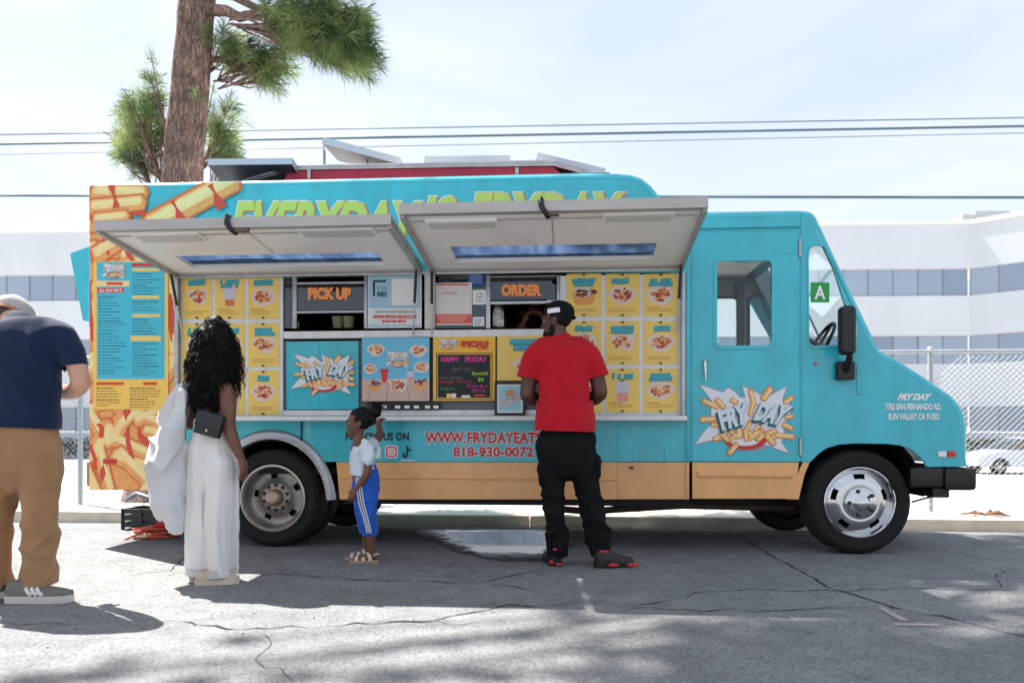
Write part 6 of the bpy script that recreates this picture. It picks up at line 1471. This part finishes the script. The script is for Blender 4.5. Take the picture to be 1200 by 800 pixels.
# trousers
TRO = cloth('black_cargo_cloth', (13, 13, 15), .2)
b = MB(); limb(b, [J(662, 500, 27, .10), J(662, 512, 32.5, .125), J(663, 530, 35, .138), J(663, 543, 32, .13)], TRO, n=20)
limb(b, [J(646, 522, 16, .105), J(646.5, 545, 15.5, .10), J(648, 575, 13.5, .09), J(650.5, 605, 12.2, .085), J(653.5, 630, 11.6, .085), J(655.5, 650, 12, .09)], TRO)
limb(b, [J(679, 522, 17, .105, .0), J(683.5, 545, 17, .10), J(689.5, 575, 15, .092), J(696, 605, 14, .088), J(701, 630, 13.6, .088), J(703.5, 651, 14, .095)], TRO)
for (px, py, hw) in ((633, 555, 3), (700.5, 548, 4)): blob(b, V(px, py, -.02), (hw*p.k, .075, .085), TRO, sub=3)
blob(b, V(693, 514, -.02), (.035, .06, .05), TRO)
tf = folds(.022, 6, 7, 5, 1.3)
o = p.skin(b, 'trousers', .0085, 4, TRO, lambda q_: tf(q_)*(.4+.9*max(0, min(1, (.55-q_.z)/.5)))); trim(o, (0, 0, .065), (0, 0, -1))
SHB = mat('black_shoe', S(26, 24, 26), .5, var=.15); SHR = mat('shoe_red', S(206, 40, 52), .5); SHRS = mat('shoe_red_sole', S(186, 52, 62), .5)
hl = V(655, 640); s1 = shoe(p.root, -p.loc, (V(652, 640).x, 5.08, 0), R(102), .26, .095, .045, SHB, SHB, name='shoe')
hl = V(700, 640); s2 = shoe(p.root, -p.loc, (V(696, 640).x, 5.02, 0), R(14), .262, .095, .045, SHB, SHB, name='shoe')
def rtrim(so, f):
    b = MB(); f(b); b.build('red_trim', so, 60)
a_ = Vector((V(704, 640).x, 5.0, .0))
for (x0, x1) in ((.03, .10), (.15, .24)): rtrim(s2, lambda b: blob(b, a_+Vector((x0*.5+x1*.5, -.030+.08*(x0+.02), .026)), ((x1-x0)/2, .014, .012), SHR, sub=2))
rtrim(s2, lambda b: b.tube([a_+Vector((-.02, -.03, .115)), a_+Vector((.03, -.05, .118))], .008, SHR, 6))
a_ = Vector((V(651, 640).x, 5.06, .0))
rtrim(s1, lambda b: blob(b, a_+Vector((-.03, -.005, .03)), (.018, .014, .014), SHR, sub=2)); rtrim(s1, lambda b: blob(b, a_+Vector((.02, -.02, .02)), (.03, .012, .009), SHRS, sub=2)); rtrim(s1, lambda b: b.tube([a_+Vector((-.02, -.03, .118)), a_+Vector((.04, -.03, .118))], .008, SHR, 6))

# ------------------------------------------------------------------ woman with long curly hair
p = Person(4.60, 250, 681, 'woman with long curly black hair, bare back and wide white trousers')
J, V = p.J, p.V
b = MB()
limb(b, [J(251, 560, 23, .11), J(251, 530, 25, .12), J(249, 505, 20, .105), J(247, 488, 16.5, .09), J(246, 472, 18.5, .095), J(247, 458, 22, .10), J(249, 447, 16, .075)], SK_BR)
limb(b, [J(250, 450, 10, .055), J(252, 436, 8.6, .05), J(253, 420, 9, .05)], SK_BR)
HMw = headgeo(b, V(254, 408, .02), R(128), SK_BR, .93, R(6))
limb(b, [J(264, 455, 9.5, .052, -.06), J(267, 475, 9, .048, -.09), J(268, 499, 7.6, .042, -.11)], SK_BR); limb(b, [J(268, 499, 7.6, .042, -.11), J(273, 515, 7.2, .038, -.11), J(282, 535, 4.6, .025, -.10)], SK_BR)
fingers(b, V(283, 537, -.10), (.22, .02, -1), (-.8, .3, -.1), (.5, .8, 0), SK_BR, .88, .55)
limb(b, [J(229, 456, 9.5, .05, .02), J(221, 475, 8.5, .045, .05), J(222, 496, 7.4, .04, .1)], SK_BR); limb(b, [J(222, 496, 7.4, .04, .1), J(230, 490, 6.5, .035, .2), J(240, 478, 4.6, .025, .28)], SK_BR); fingers(b, V(241, 477, .29), (.5, .5, .6), (-.3, .2, .9), (.3, -.6, .3), SK_BR, .88, .9)
for (a, k_, f_) in (((241, 560), (239, 610), (237, 672)), ((261, 560), (261, 610), (261, 672))): limb(b, [J(*a, 13, .09), J(*k_, 10, .06), J(*f_, 6, .04)], SK_BR)
p.skin(b, 'body', .0065, 3, SK_BR); eyes(HMw, p.root, -p.loc)
# hair: mass plus hundreds of curls
b = MB(); limb(b, [J(253, 383, 13, .075), J(252, 391, 20, .105), J(252, 404, 24, .12), J(252, 420, 26, .125, -.005), J(251, 435, 26.5, .12, -.01), J(248, 449, 23, .10, -.03), J(244, 461, 15, .075, -.06), J(241, 469, 9, .045, -.075)], HAIRM, k=4, n=24)
hm = p.skin(b, 'hair', .011, 3, HAIRM, lambda q_: noise.noise(q_*22)*.016+noise.noise(q_*55)*.007)
b = MB(); q = random.Random(31); verts = [v.co.copy() for v in hm.data.vertices]; nor = [v.normal.copy() for v in hm.data.vertices]
for i in range(1900):
    k_ = q.randrange(len(verts)); s0 = verts[k_]; nn = nor[k_]
    if nn.y > .45: continue
    L = q.uniform(.04, .10); rr_ = q.uniform(.005, .010); ph = q.uniform(0, 6.28); tw = q.uniform(70, 120); pts = []
    dr = Vector((nn.x*.35, nn.y*.25, -1)).normalized()
    for j in range(9):
        u = j/8*L; pts.append(s0+nn*(.004+.010*math.sin(j*.35))+dr*u+Vector((rr_*math.cos(ph+tw*u), rr_*math.sin(ph+tw*u), 0)))
    b.tube(pts, [.0024*(1-.5*j/8) for j in range(9)], HAIRM, 4)
for i in range(200):        # loose ends down the back and past the right shoulder
    if i < 110: s0 = V(q.gauss(243, 9), q.uniform(448, 464), -.10)
    else: s0 = V(q.uniform(270, 282), q.uniform(425, 446), q.uniform(-.05, .05))
    L = q.uniform(.05, .10); ph = q.uniform(0, 6.28)
    pts = [s0+Vector((.006*math.cos(ph+j*.9), .006*math.sin(ph+j*.9), -L*j/10)) for j in range(11)]; b.tube(pts, [.0022*(1-.6*j/10) for j in range(11)], HAIRM, 4)
o = b.build('curl', hm, 60)
# white top: bandeau and ties
WCL = cloth('white_cotton', (214, 214, 216), .04); b = MB(); limb(b, [J(258, 458, 14, .085, .05), J(262, 468, 15.5, .10, .05), J(262, 480, 14.5, .098, .05), J(258, 489, 15.5, .09, .03)], WCL, n=20)
p.skin(b, 'top', .008, 3, WCL, folds(.005, 9, 4, 3))
b = MB(); b.tube([V(229, 486.5, -.06), V(236, 485, -.085), V(246, 487, -.09), V(258, 490, -.075)], [(.011, .004)]*4, WCL, 6); b.tube([V(231, 486, -.07), V(229.5, 478, -.07), V(229, 465, -.06), V(232, 452, -.05)], .004, WCL, 6); b.tube([V(232, 487, -.08), V(228, 493, -.085), V(227, 503, -.08)], [.006, .008, .004], WCL, 6); p.mesh(b, 'tie_strap')
# wide trousers
WTR = cloth('white_linen', (228, 226, 224), .04, bump=.2); b = MB()
limb(b, [J(248, 489, 16.5, .095), J(249, 500, 21, .11), J(251, 516, 27, .13), J(251.5, 535, 28, .135), J(251, 558, 28, .13)], WTR, n=24)
limb(b, [J(240, 540, 15.5, .12, .02), J(239.5, 575, 16, .125, .02), J(238.5, 620, 16, .125, .02), J(237.5, 690, 16, .13, .02)], WTR); limb(b, [J(262, 540, 15.5, .12, -.03), J(261.5, 575, 16, .125, -.03), J(260.5, 620, 16, .125, -.03), J(259.5, 690, 16, .13, -.03)], WTR)
wf = folds(.018, 7.5, 1.1, 7, 1.2); o = p.skin(b, 'trousers', .0085, 5, WTR, lambda q_: wf(q_)*(.3+.8*max(0, min(1, (.85-q_.z)/.5)))); trim(o, (0, 0, .045), (0, 0, -1))
b = MB()        # turned hem
HEMM = cloth('linen_hem', (206, 200, 194), .05)
for cx, dt in ((237.5, .02), (259.5, -.03)):
    c = V(cx, 675, dt); n = 20; vs = []
    for z_ in (.042, .085):
        for k in range(n): a = 2*math.pi*k/n; vs.append((c.x+.084*math.cos(a), c.y+.133*math.sin(a), z_))
    b.add(vs, [(k, (k+1) % n, n+(k+1) % n, n+k) for k in range(n)], HEMM)
p.mesh(b, 'hem')
BEI = mat('beige_shoe', S(196, 176, 152), .6); SOLEB = mat('cream_sole', S(206, 194, 176), .6)
shoe(p.root, -p.loc, (V(226, 640).x, 4.56, 0), R(28), .24, .055, .040, BEI, SOLEB, name='shoe'); shoe(p.root, -p.loc, (V(240, 640).x, 4.47, 0), R(12), .24, .055, .040, BEI, SOLEB, name='shoe')
# her crossbody bag
BAGB = mat('black_leather', S(24, 26, 32), .38, var=.15, vscale=18, bump=.1)
bc = V(246, 497, -.17); bag = empty('shoulder_bag', bc); tag(bag, 'small black leather bag hanging at the hip of the woman in white', 'bag')
M = Matrix.Rotation(R(-12), 4, 'Z') @ Matrix.Rotation(R(-19), 4, 'Y').inverted(); M = Matrix.Rotation(R(16), 4, 'Y')
b = MB(); b.obox(M, .148, .055, .135, BAGB, .012); b.build('pouch', bag, 50)
b = MB(); b.obox(M @ Matrix.Translation((0, -.031, .022)), .151, .008, .095, BAGB, .004); fl = b.build('flap', bag, 50)
b = MB(); blob(b, M @ Vector((.005, -.038, -.035)), (.008, .006, .008), mat('bag_stud', S(200, 200, 204), .2, .9), sub=2); b.build('stud', bag, 180)
b = MB(); rel = lambda q_: Vector(q_)-bc
b.tube([rel(V(232, 480, -.15)), rel(V(229.5, 465, -.12)), rel(V(230, 450, -.09))], .005, BAGB, 6); b.build('strap', bag, 60)
# her white jacket
JKT = cloth('white_fleece', (212, 213, 216), .05, bump=.3, bs=140); jc = V(200, 560, -.05); jl = Vector((jc.x, jc.y, jc.z))
jk = empty('white_jacket', V(206, 616, -.05)); tag(jk, 'white fleece jacket slung over the shoulder of the woman in white', 'jacket')
b = MB(); jJ = lambda px, py, hw, hd, dt=-.02: J(px, py, hw, hd, dt)
limb(b, [jJ(228, 449, 6, .04), jJ(219, 454, 7, .05), jJ(211, 475, 11, .065), jJ(203, 505, 17, .085), jJ(197, 535, 23.5, .10), jJ(196, 560, 25.5, .105), jJ(198, 580, 22.5, .10), jJ(201, 592, 18, .09)], JKT, n=24)
limb(b, [jJ(217, 462, 5, .04, -.09), jJ(208, 490, 7, .05, -.11), jJ(198, 520, 8, .05, -.125), jJ(186, 547, 8, .05, -.12)], JKT)
jf = folds(.030, 6.5, 2.2, 9, 1.4, .35); jo = remeshed(b, 'jacket_body', .0085, 4, .5, jf, [JKT], jk); jo.location = -jk.location
b = MB(); limb(b, [jJ(201, 584, 17, .085), jJ(204, 597, 14.5, .08), jJ(206.5, 611, 12.5, .07), jJ(207, 615, 12, .068)], JKT, n=48)
jo = remeshed(b, 'ribbed_hem', .006, 2, .5, lambda q_: .003*math.sin(q_.x*330+q_.y*200), [JKT], jk); jo.location = -jk.location

# ------------------------------------------------------------------ little girl in profile
p = Person(5.24, 428, 658, 'small girl in white top and blue striped trousers reaching up to the counter')
J, V = p.J, p.V
b = MB()
limb(b, [J(428, 575, 13, .085), J(427, 560, 14, .09), J(425, 540, 12.5, .085), J(423, 524, 12, .085), J(422, 517, 8, .055)], SK_KID)
limb(b, [J(421, 520, 7, .04), J(420, 508, 6.2, .036), J(421, 500, 6.2, .036)], SK_KID)
HMk = headgeo(b, V(420.5, 495.5), R(-90), SK_KID, .84, R(2), True)
limb(b, [J(430, 522, 5.8, .034, -.10), J(431.5, 538, 5.4, .032, -.125), J(430.5, 554, 4.6, .028, -.13)], SK_KID); limb(b, [J(430.5, 554, 4.6, .028, -.13), J(425, 563, 4.3, .025, -.13), J(418, 571.5, 3.2, .018, -.13)], SK_KID)
fingers(b, V(417.5, 572.5, -.13), (-.5, .0, -.86), (.3, .9, 0), (-.8, 0, .5), SK_KID, .66, .5)
limb(b, [J(432, 520, 5.8, .034, .09), J(440, 517, 5.2, .03, .14), J(444.5, 512, 4.5, .027, .18)], SK_KID); limb(b, [J(444.5, 512, 4.5, .027, .18), J(445, 505, 4.2, .025, .22), J(443.5, 496, 3.2, .018, .28)], SK_KID)
fingers(b, V(443.5, 495.5, .285), (.25, .75, .55), (.2, .4, -.9), (-.8, .2, .2), SK_KID, .66, .7)
limb(b, [J(430, 580, 9, .055, -.05), J(433, 610, 6.6, .04, -.05), J(434.5, 630, 5.6, .034, -.05), J(435.5, 651, 3.6, .022, -.05)], SK_KID); limb(b, [J(428, 580, 9, .055, .06), J(429, 610, 6.6, .04, .06), J(430, 630, 5.6, .034, .07), J(431, 650, 3.6, .022, .07)], SK_KID)
for (hx, dt) in ((439, -.05), (434, .07)): limb(b, [J(hx, 652, 4, .024, dt), J(hx-10, 652.5, 4.4, .03, dt), J(hx-23, 654.5, 2.8, .034, dt)], SK_KID, ref=(0, 1, 0))
p.skin(b, 'body', .0055, 3, SK_KID); eyes(HMk, p.root, -p.loc)
b = MB(); HB(b, HMk, 0, -.022, .036, (.081, .098, .094), HAIRM); HB(b, HMk, 0, -.095, .06, (.035, .035, .035), HAIRM)
HB(b, HMk, 0, -.14, .085, (.045, .05, .045), HAIRM); HB(b, HMk, 0, -.115, .030, (.03, .03, .05), HAIRM)
o = p.skin(b, 'hair', .006, 2, HAIRM, lambda q_: noise.noise(q_*40)*.006+noise.noise(q_*110)*.003)
fpl = HMk @ Vector((0, -.060, .050)); 
def hair_trim(ob, M):       # bare the face and neck below the hairline
    bm = bmesh.new(); bm.from_mesh(ob.data); Mi = M.inverted(); dead = []
    for f in bm.faces:
        c = Mi @ f.calc_center_median()
        if -c.y > -.005 and c.z < .062+.0*c.y and -c.y > .03-.5*(c.z-.02): dead.append(f)
    bmesh.ops.delete(bm, geom=dead, context='FACES'); bm.to_mesh(ob.data); bm.free()
hair_trim(o, HMk)
b = MB(); q = random.Random(2)
for i in range(16):
    s0 = V(q.uniform(432, 443), q.uniform(470, 482), q.uniform(-.03, .03)); e = s0+Vector((q.uniform(.01, .06), q.uniform(-.02, .02), q.uniform(-.05, .03))); b.tube([s0, s0.lerp(e, .5)+Vector((.01, 0, .01)), e], [.008, .007, .003], HAIRM, 5)
b.build('ponytail', o, 60)
b = MB(); blob(b, HMk @ Vector((.0, .098, .064)), (.016, .022, .022), mat('hair_tie', S(200, 190, 200), .6), sub=2); b.build('hair_tie', o, 180)
KT_ = cloth('pale_blue_cotton', (212, 222, 230), .05); b = MB()
limb(b, [J(423, 519, 8, .06), J(424, 524, 12.5, .088), J(425, 538, 14.2, .096), J(426, 552, 14.5, .098), J(427, 566, 15, .10)], KT_, n=20); limb(b, [J(429, 521, 7, .042, -.095), J(431, 530, 7.6, .046, -.115), J(431.8, 540, 7.2, .045, -.125)], KT_); limb(b, [J(432, 521, 7, .042, .08), J(438, 519, 7, .044, .13)], KT_)
o = p.skin(b, 'shirt', .007, 4, KT_, folds(.009, 10, 7, 4, 1.2)); trim(o, V(427, 557), (-.1, 0, -1))
BLU = cloth('blue_jersey', (30, 92, 196), .08, .6); b = MB()
limb(b, [J(427.5, 551, 14.5, .094), J(428.5, 562, 15.8, .10), J(429, 574, 16, .10)], BLU, n=20); limb(b, [J(428, 568, 14.5, .075, -.045), J(429.5, 590, 12.8, .07, -.05), J(432.5, 610, 10.2, .06, -.05), J(434.5, 628, 8.8, .055, -.05)], BLU); limb(b, [J(427, 568, 13.5, .07, .05), J(427, 590, 12, .065, .06), J(429, 612, 9.6, .055, .06), J(430, 626, 8.6, .052, .07)], BLU)
o = p.skin(b, 'trousers', .007, 4, BLU, folds(.009, 9, 7, 6, 1.2)); trim(o, V(434, 625.5), (0, 0, -1))
b = MB(); STW = mat('stripe_white', S(228, 230, 234), .6)
for j in range(3):
    pts = []
    for (px, py, dt) in ((417.5+j*2.2, 559, -.128), (418.5+j*2.6, 572, -.128), (421+j*2.8, 590, -.128), (426+j*2.4, 606, -.118), (430.5+j*2.2, 624, -.11)): pts.append(tuple(V(px, py, dt)))
    q_ = spline(pts, 4); b.tube([Vector(v) for v in q_], [(.0045, .012)]*len(q_), STW, 6, ref=(0, 1, 0))
p.mesh(b, 'side_stripe')
for dt, hx in ((-.05, 444), (.07, 438)):
    b = MB(); SAND = mat('tan_sandal', S(178, 140, 120), .6); c = V(hx, 658, dt); outl = [(0, .022), (.03, .030), (.09, .028), (.14, .036), (.18, .032), (.20, .012)]
    pts = [(c.x-x, c.y-w_) for x, w_ in outl]+[(c.x-x, c.y+w_) for x, w_ in outl[::-1]]; k = len(pts)
    b.add([(x, y, .003) for x, y in pts]+[(x, y, .022) for x, y in pts], [tuple(range(k)), tuple(range(2*k-1, k-1, -1))]+[(i, k+i, k+(i+1) % k, (i+1) % k) for i in range(k)], SAND); so = p.mesh(b, 'sandal', 40)
    b = MB(); STR = mat('pale_strap', S(206, 188, 178), .6)
    for x, hh, ww in ((.05, .075, .030), (.10, .050, .034), (.145, .040, .036)):
        arc = [(c.x-x-(.02 if x < .09 else 0)*math.sin(math.pi*j/8), c.y-ww*math.cos(math.pi*j/8), .02+hh*math.sin(math.pi*j/8)*.75) for j in range(9)]; b.tube(arc, [(.013, .004)]*9, STR, 6, ref=None)
    b.tube([(c.x-.03, c.y-.026, .060), (c.x-.004, c.y, .064), (c.x-.03, c.y+.026, .060)], .006, STR, 6); b.build('strap', so, 60)

# ------------------------------------------------------------------ man in navy at the left edge
p = Person(4.08, 25, 700, 'man in navy T-shirt and tan trousers seen from behind at the left edge')
J, V = p.J, p.V
b = MB()
limb(b, [J(20, 530, 42, .13), J(20, 500, 44, .13), J(20, 450, 42, .12), J(24, 410, 46, .12, .02), J(26, 392, 36, .09, .04)], SK_LT)
limb(b, [J(24, 395, 16, .068, .05), J(19, 384, 14, .066, .09), J(15, 374, 13.5, .066, .13)], SK_LT)
HMl = headgeo(b, V(14, 376, .17), R(170), SK_LT, 1.0, R(38))
limb(b, [J(78, 402, 13, .062, .02), J(89, 425, 11.5, .058, .02), J(95, 449, 10, .052, .02)], SK_LT); limb(b, [J(95, 449, 10, .052, .02), J(85, 458, 10, .048, .12), J(62, 461, 7, .034, .26)], SK_LT); fingers(b, V(60, 461, .27), (-.6, .75, .1), (0, -.1, 1), (.6, .6, .3), SK_LT, 1.0, .7)
limb(b, [J(-30, 402, 13, .062, .02), J(-42, 425, 11.5, .058, .02), J(-48, 449, 10, .052, .02)], SK_LT); limb(b, [J(-48, 449, 10, .052, .02), J(-40, 458, 10, .048, .12), J(-18, 461, 7, .034, .26)], SK_LT); fingers(b, V(-16, 461, .27), (.6, .75, .1), (0, -.1, 1), (-.6, .6, .3), SK_LT, 1.0, .7)
for (a, k_, f_) in (((48, 530), (50, 600), (46, 688)), ((-4, 530), (-2, 600), (-6, 686))): limb(b, [J(*a, 20, .09), J(*k_, 13, .065), J(*f_, 8, .045)], SK_LT)
p.skin(b, 'body', .0075, 3, SK_LT); eyes(HMl, p.root, -p.loc)
b = MB(); HB(b, HMl, 0, -.022, .020, (.079, .092, .085), HAIRM); p.skin(b, 'hair', .008, 2, mat('brown_hair', S(70, 52, 42), .6, var=.2, vscale=50))
CAPW = cloth('washed_white_cap', (178, 174, 170), .12, bump=.4, bs=90); b = MB(); HB(b, HMl, 0, -.012, .050, (.096, .116, .088), CAPW)
o = p.skin(b, 'cap', .007, 2, CAPW, lambda q_: noise.noise(q_*25)*.003); trim(o, HMl @ Vector((0, 0, .004)), HMl.to_3x3() @ Vector((0, -.12, -1)))
b = MB(); CAPO = mat('cap_orange_band', S(186, 116, 84), .7); n = 40
vs = []
for u_ in (-.002, .016):
    for k in range(n): a = 2*math.pi*k/n; vs.append(HMl @ Vector((.0985*math.sin(a), .012-.1185*math.cos(a), .004+u_+.012*math.cos(a))))
b.add(vs, [(k, (k+1) % n, n+(k+1) % n, n+k) for k in range(n)], CAPO); b.build('band', o, 60)
b = MB(); vs = []; n = 14
for k in range(n+1):
    a = R(-60+120*k/n); vs += [HMl @ Vector((.09*math.sin(a), -.112*math.cos(a)+.012, .012)), HMl @ Vector((.10*math.sin(a), -.11*math.cos(a)-.075*math.cos(a*1.25)+.012, .0))]
up_ = HMl.to_3x3() @ Vector((0, 0, .006)); b.add(vs+[Vector(v)+up_ for v in vs], [(2*k, 2*k+1, 2*k+3, 2*k+2) for k in range(n)]+[(2*(n+1)+2*k, 2*(n+1)+2*k+2, 2*(n+1)+2*k+3, 2*(n+1)+2*k+1) for k in range(n)], CAPO); b.build('cap_peak', o, 60)
NAVY = cloth('navy_cotton', (14, 33, 62), .10); b = MB()
limb(b, [J(24, 379, 18, .075, .05), J(24, 385, 34, .10, .04), J(23.5, 394, 50, .125, .02), J(22, 412, 51, .138), J(21, 440, 48, .136), J(19.5, 470, 48, .138), J(19, 492, 51, .148), J(18.5, 520, 52, .152)], NAVY, k=5, n=26)
limb(b, [J(52, 388, 17, .08, .02), J(70, 395, 17, .085, .02), J(82, 408, 15.5, .08, .02), J(87.5, 425, 14, .076, .02), J(91, 440, 13.5, .074, .02)], NAVY); limb(b, [J(-5, 388, 17, .08, .02), J(-24, 395, 17, .085, .02), J(-36, 408, 15.5, .08, .02), J(-42, 425, 14, .076, .02), J(-46, 440, 13.5, .074, .02)], NAVY)
o = p.skin(b, 'shirt', .0085, 5, NAVY, folds(.012, 4.5, 3.2, 12, 1.2, .3)); trim(o, V(18, 500), (-.05, 0, -1)); xr_ = V(74, 430).x
trim_if(o, V(88, 428), (.18, 0, -1), lambda c: c.x > xr_ and c.z < V(0, 415).z and c.z > V(0, 462).z); xl_ = V(-30, 430).x
trim_if(o, V(-42, 428), (-.18, 0, -1), lambda c: c.x < xl_ and c.z < V(0, 415).z and c.z > V(0, 462).z)
TAN = cloth('tan_canvas', (158, 120, 86), .10); b = MB()
limb(b, [J(19, 492, 45, .12), J(20, 508, 47.5, .135), J(20.5, 535, 48, .143), J(21, 552, 43, .13)], TAN, n=24)
limb(b, [J(45, 530, 25, .125), J(47.5, 560, 22, .115), J(48, 600, 19, .10), J(46.5, 640, 18, .095), J(45, 692, 17.5, .095)], TAN); limb(b, [J(-4, 530, 27, .13), J(-5, 560, 24, .12), J(-6.5, 600, 21, .105), J(-8, 640, 19.5, .10), J(-9.5, 694, 19, .10)], TAN)
tf2 = folds(.016, 5.5, 5.5, 14, 1.3); o = p.skin(b, 'trousers', .0085, 4, TAN, lambda q_: tf2(q_)*(.45+.6*max(0, min(1, (.8-q_.z)/.6)))); trim(o, (0, 0, .085), (0, 0, -1))
b = MB(); b.tube([V(30, 524, -.152), V(48, 524, -.150), V(66, 521, -.12)], .0035, TAN, 5); b.tube([V(66, 521, -.12), V(67, 545, -.115), V(64, 560, -.11)], .003, TAN, 5); b.tube([V(24, 512, -.155), V(23, 540, -.15)], .003, TAN, 5); b.tube([V(30, 524, -.152), V(31, 548, -.15), V(46, 554, -.145), V(62, 549, -.12)], .003, TAN, 5); p.mesh(b, 'pocket_seam')
GRY = mat('grey_suede', S(112, 108, 104), .8, var=.12, vscale=30); SOW = mat('white_sole', S(206, 200, 194), .6)
shoe(p.root, -p.loc, (V(17, 640).x, 4.03, 0), R(2), .33, .088, .052, GRY, SOW, stripes=mat('shoe_stripe', S(222, 220, 218), .6), sole=.04, toe_h=.06); shoe(p.root, -p.loc, (V(-52, 640).x, 4.12, 0), R(10), .31, .09, .052, GRY, SOW, stripes=mat('shoe_stripe', S(222, 220, 218), .6), sole=.04, toe_h=.06)

# ------------------------------------------------------------------ worker inside the truck
wt = 6.25; f0 = W(626, 400, wt); p = Person(wt, 626, 400, 'worker in black shirt leaning behind the order window inside the truck'); p.loc = Vector((f0.x, f0.y, .62)); p.root.location = p.loc
J, V = p.J, p.V
b = MB(); limb(b, [J(626, 470, 26, .12), J(626, 420, 25, .11), J(626, 385, 30, .11), J(626, 372, 22, .08)], SK_BR); limb(b, [J(626, 374, 9, .055), J(626, 362, 9, .055, -.02)], SK_BR); HMs = headgeo(b, V(626, 347, -.05), R(8), SK_BR, .95, R(-8))
for sx in (-1, 1):
    limb(b, [J(626+sx*28, 376, 9, .05), J(626+sx*31, 395, 8, .045, -.08), J(626+sx*27, 402, 7, .04, -.14)], SK_BR); limb(b, [J(626+sx*27, 402, 7, .04, -.14), J(626+sx*20, 392, 6.5, .036, -.25), J(626+sx*14, 382, 4.5, .026, -.34)], SK_BR); fingers(b, V(626+sx*14, 381.5, -.34), (-sx*.3, -.3, .9), (-sx*.8, 0, -.2), (0, -.9, .2), SK_BR, .92, .7)
for sx in (-1, 1): limb(b, [J(626+sx*12, 470, 14, .08), J(626+sx*12, 495, 11, .06), J(626+sx*12, 540, 7, .05)], SK_BR)
p.skin(b, 'body', .008, 3, SK_BR); eyes(HMs, p.root, -p.loc)
b = MB(); HB(b, HMs, 0, -.02, .035, (.082, .098, .088), HAIRM); p.skin(b, 'hair', .009, 2, HAIRM); BLK = cloth('black_work_shirt', (24, 24, 27), .1)
b = MB(); limb(b, [J(626, 371, 14, .075), J(626, 378, 30, .11), J(626, 395, 32, .13), J(626, 430, 29, .13), J(626, 470, 30, .135)], BLK, n=20)
for sx in (-1, 1): limb(b, [J(626+sx*26, 377, 11, .06), J(626+sx*31, 392, 10, .055, -.06)], BLK)
p.skin(b, 'shirt', .010, 4, BLK, folds(.008, 6, 5, 20)); b = MB()
for sx in (-1, 1): limb(b, [J(626+sx*12, 465, 17, .11), J(626+sx*12, 500, 13, .08), J(626+sx*12, 541, 10, .07)], BLK)
p.skin(b, 'trousers', .012, 3, BLK)
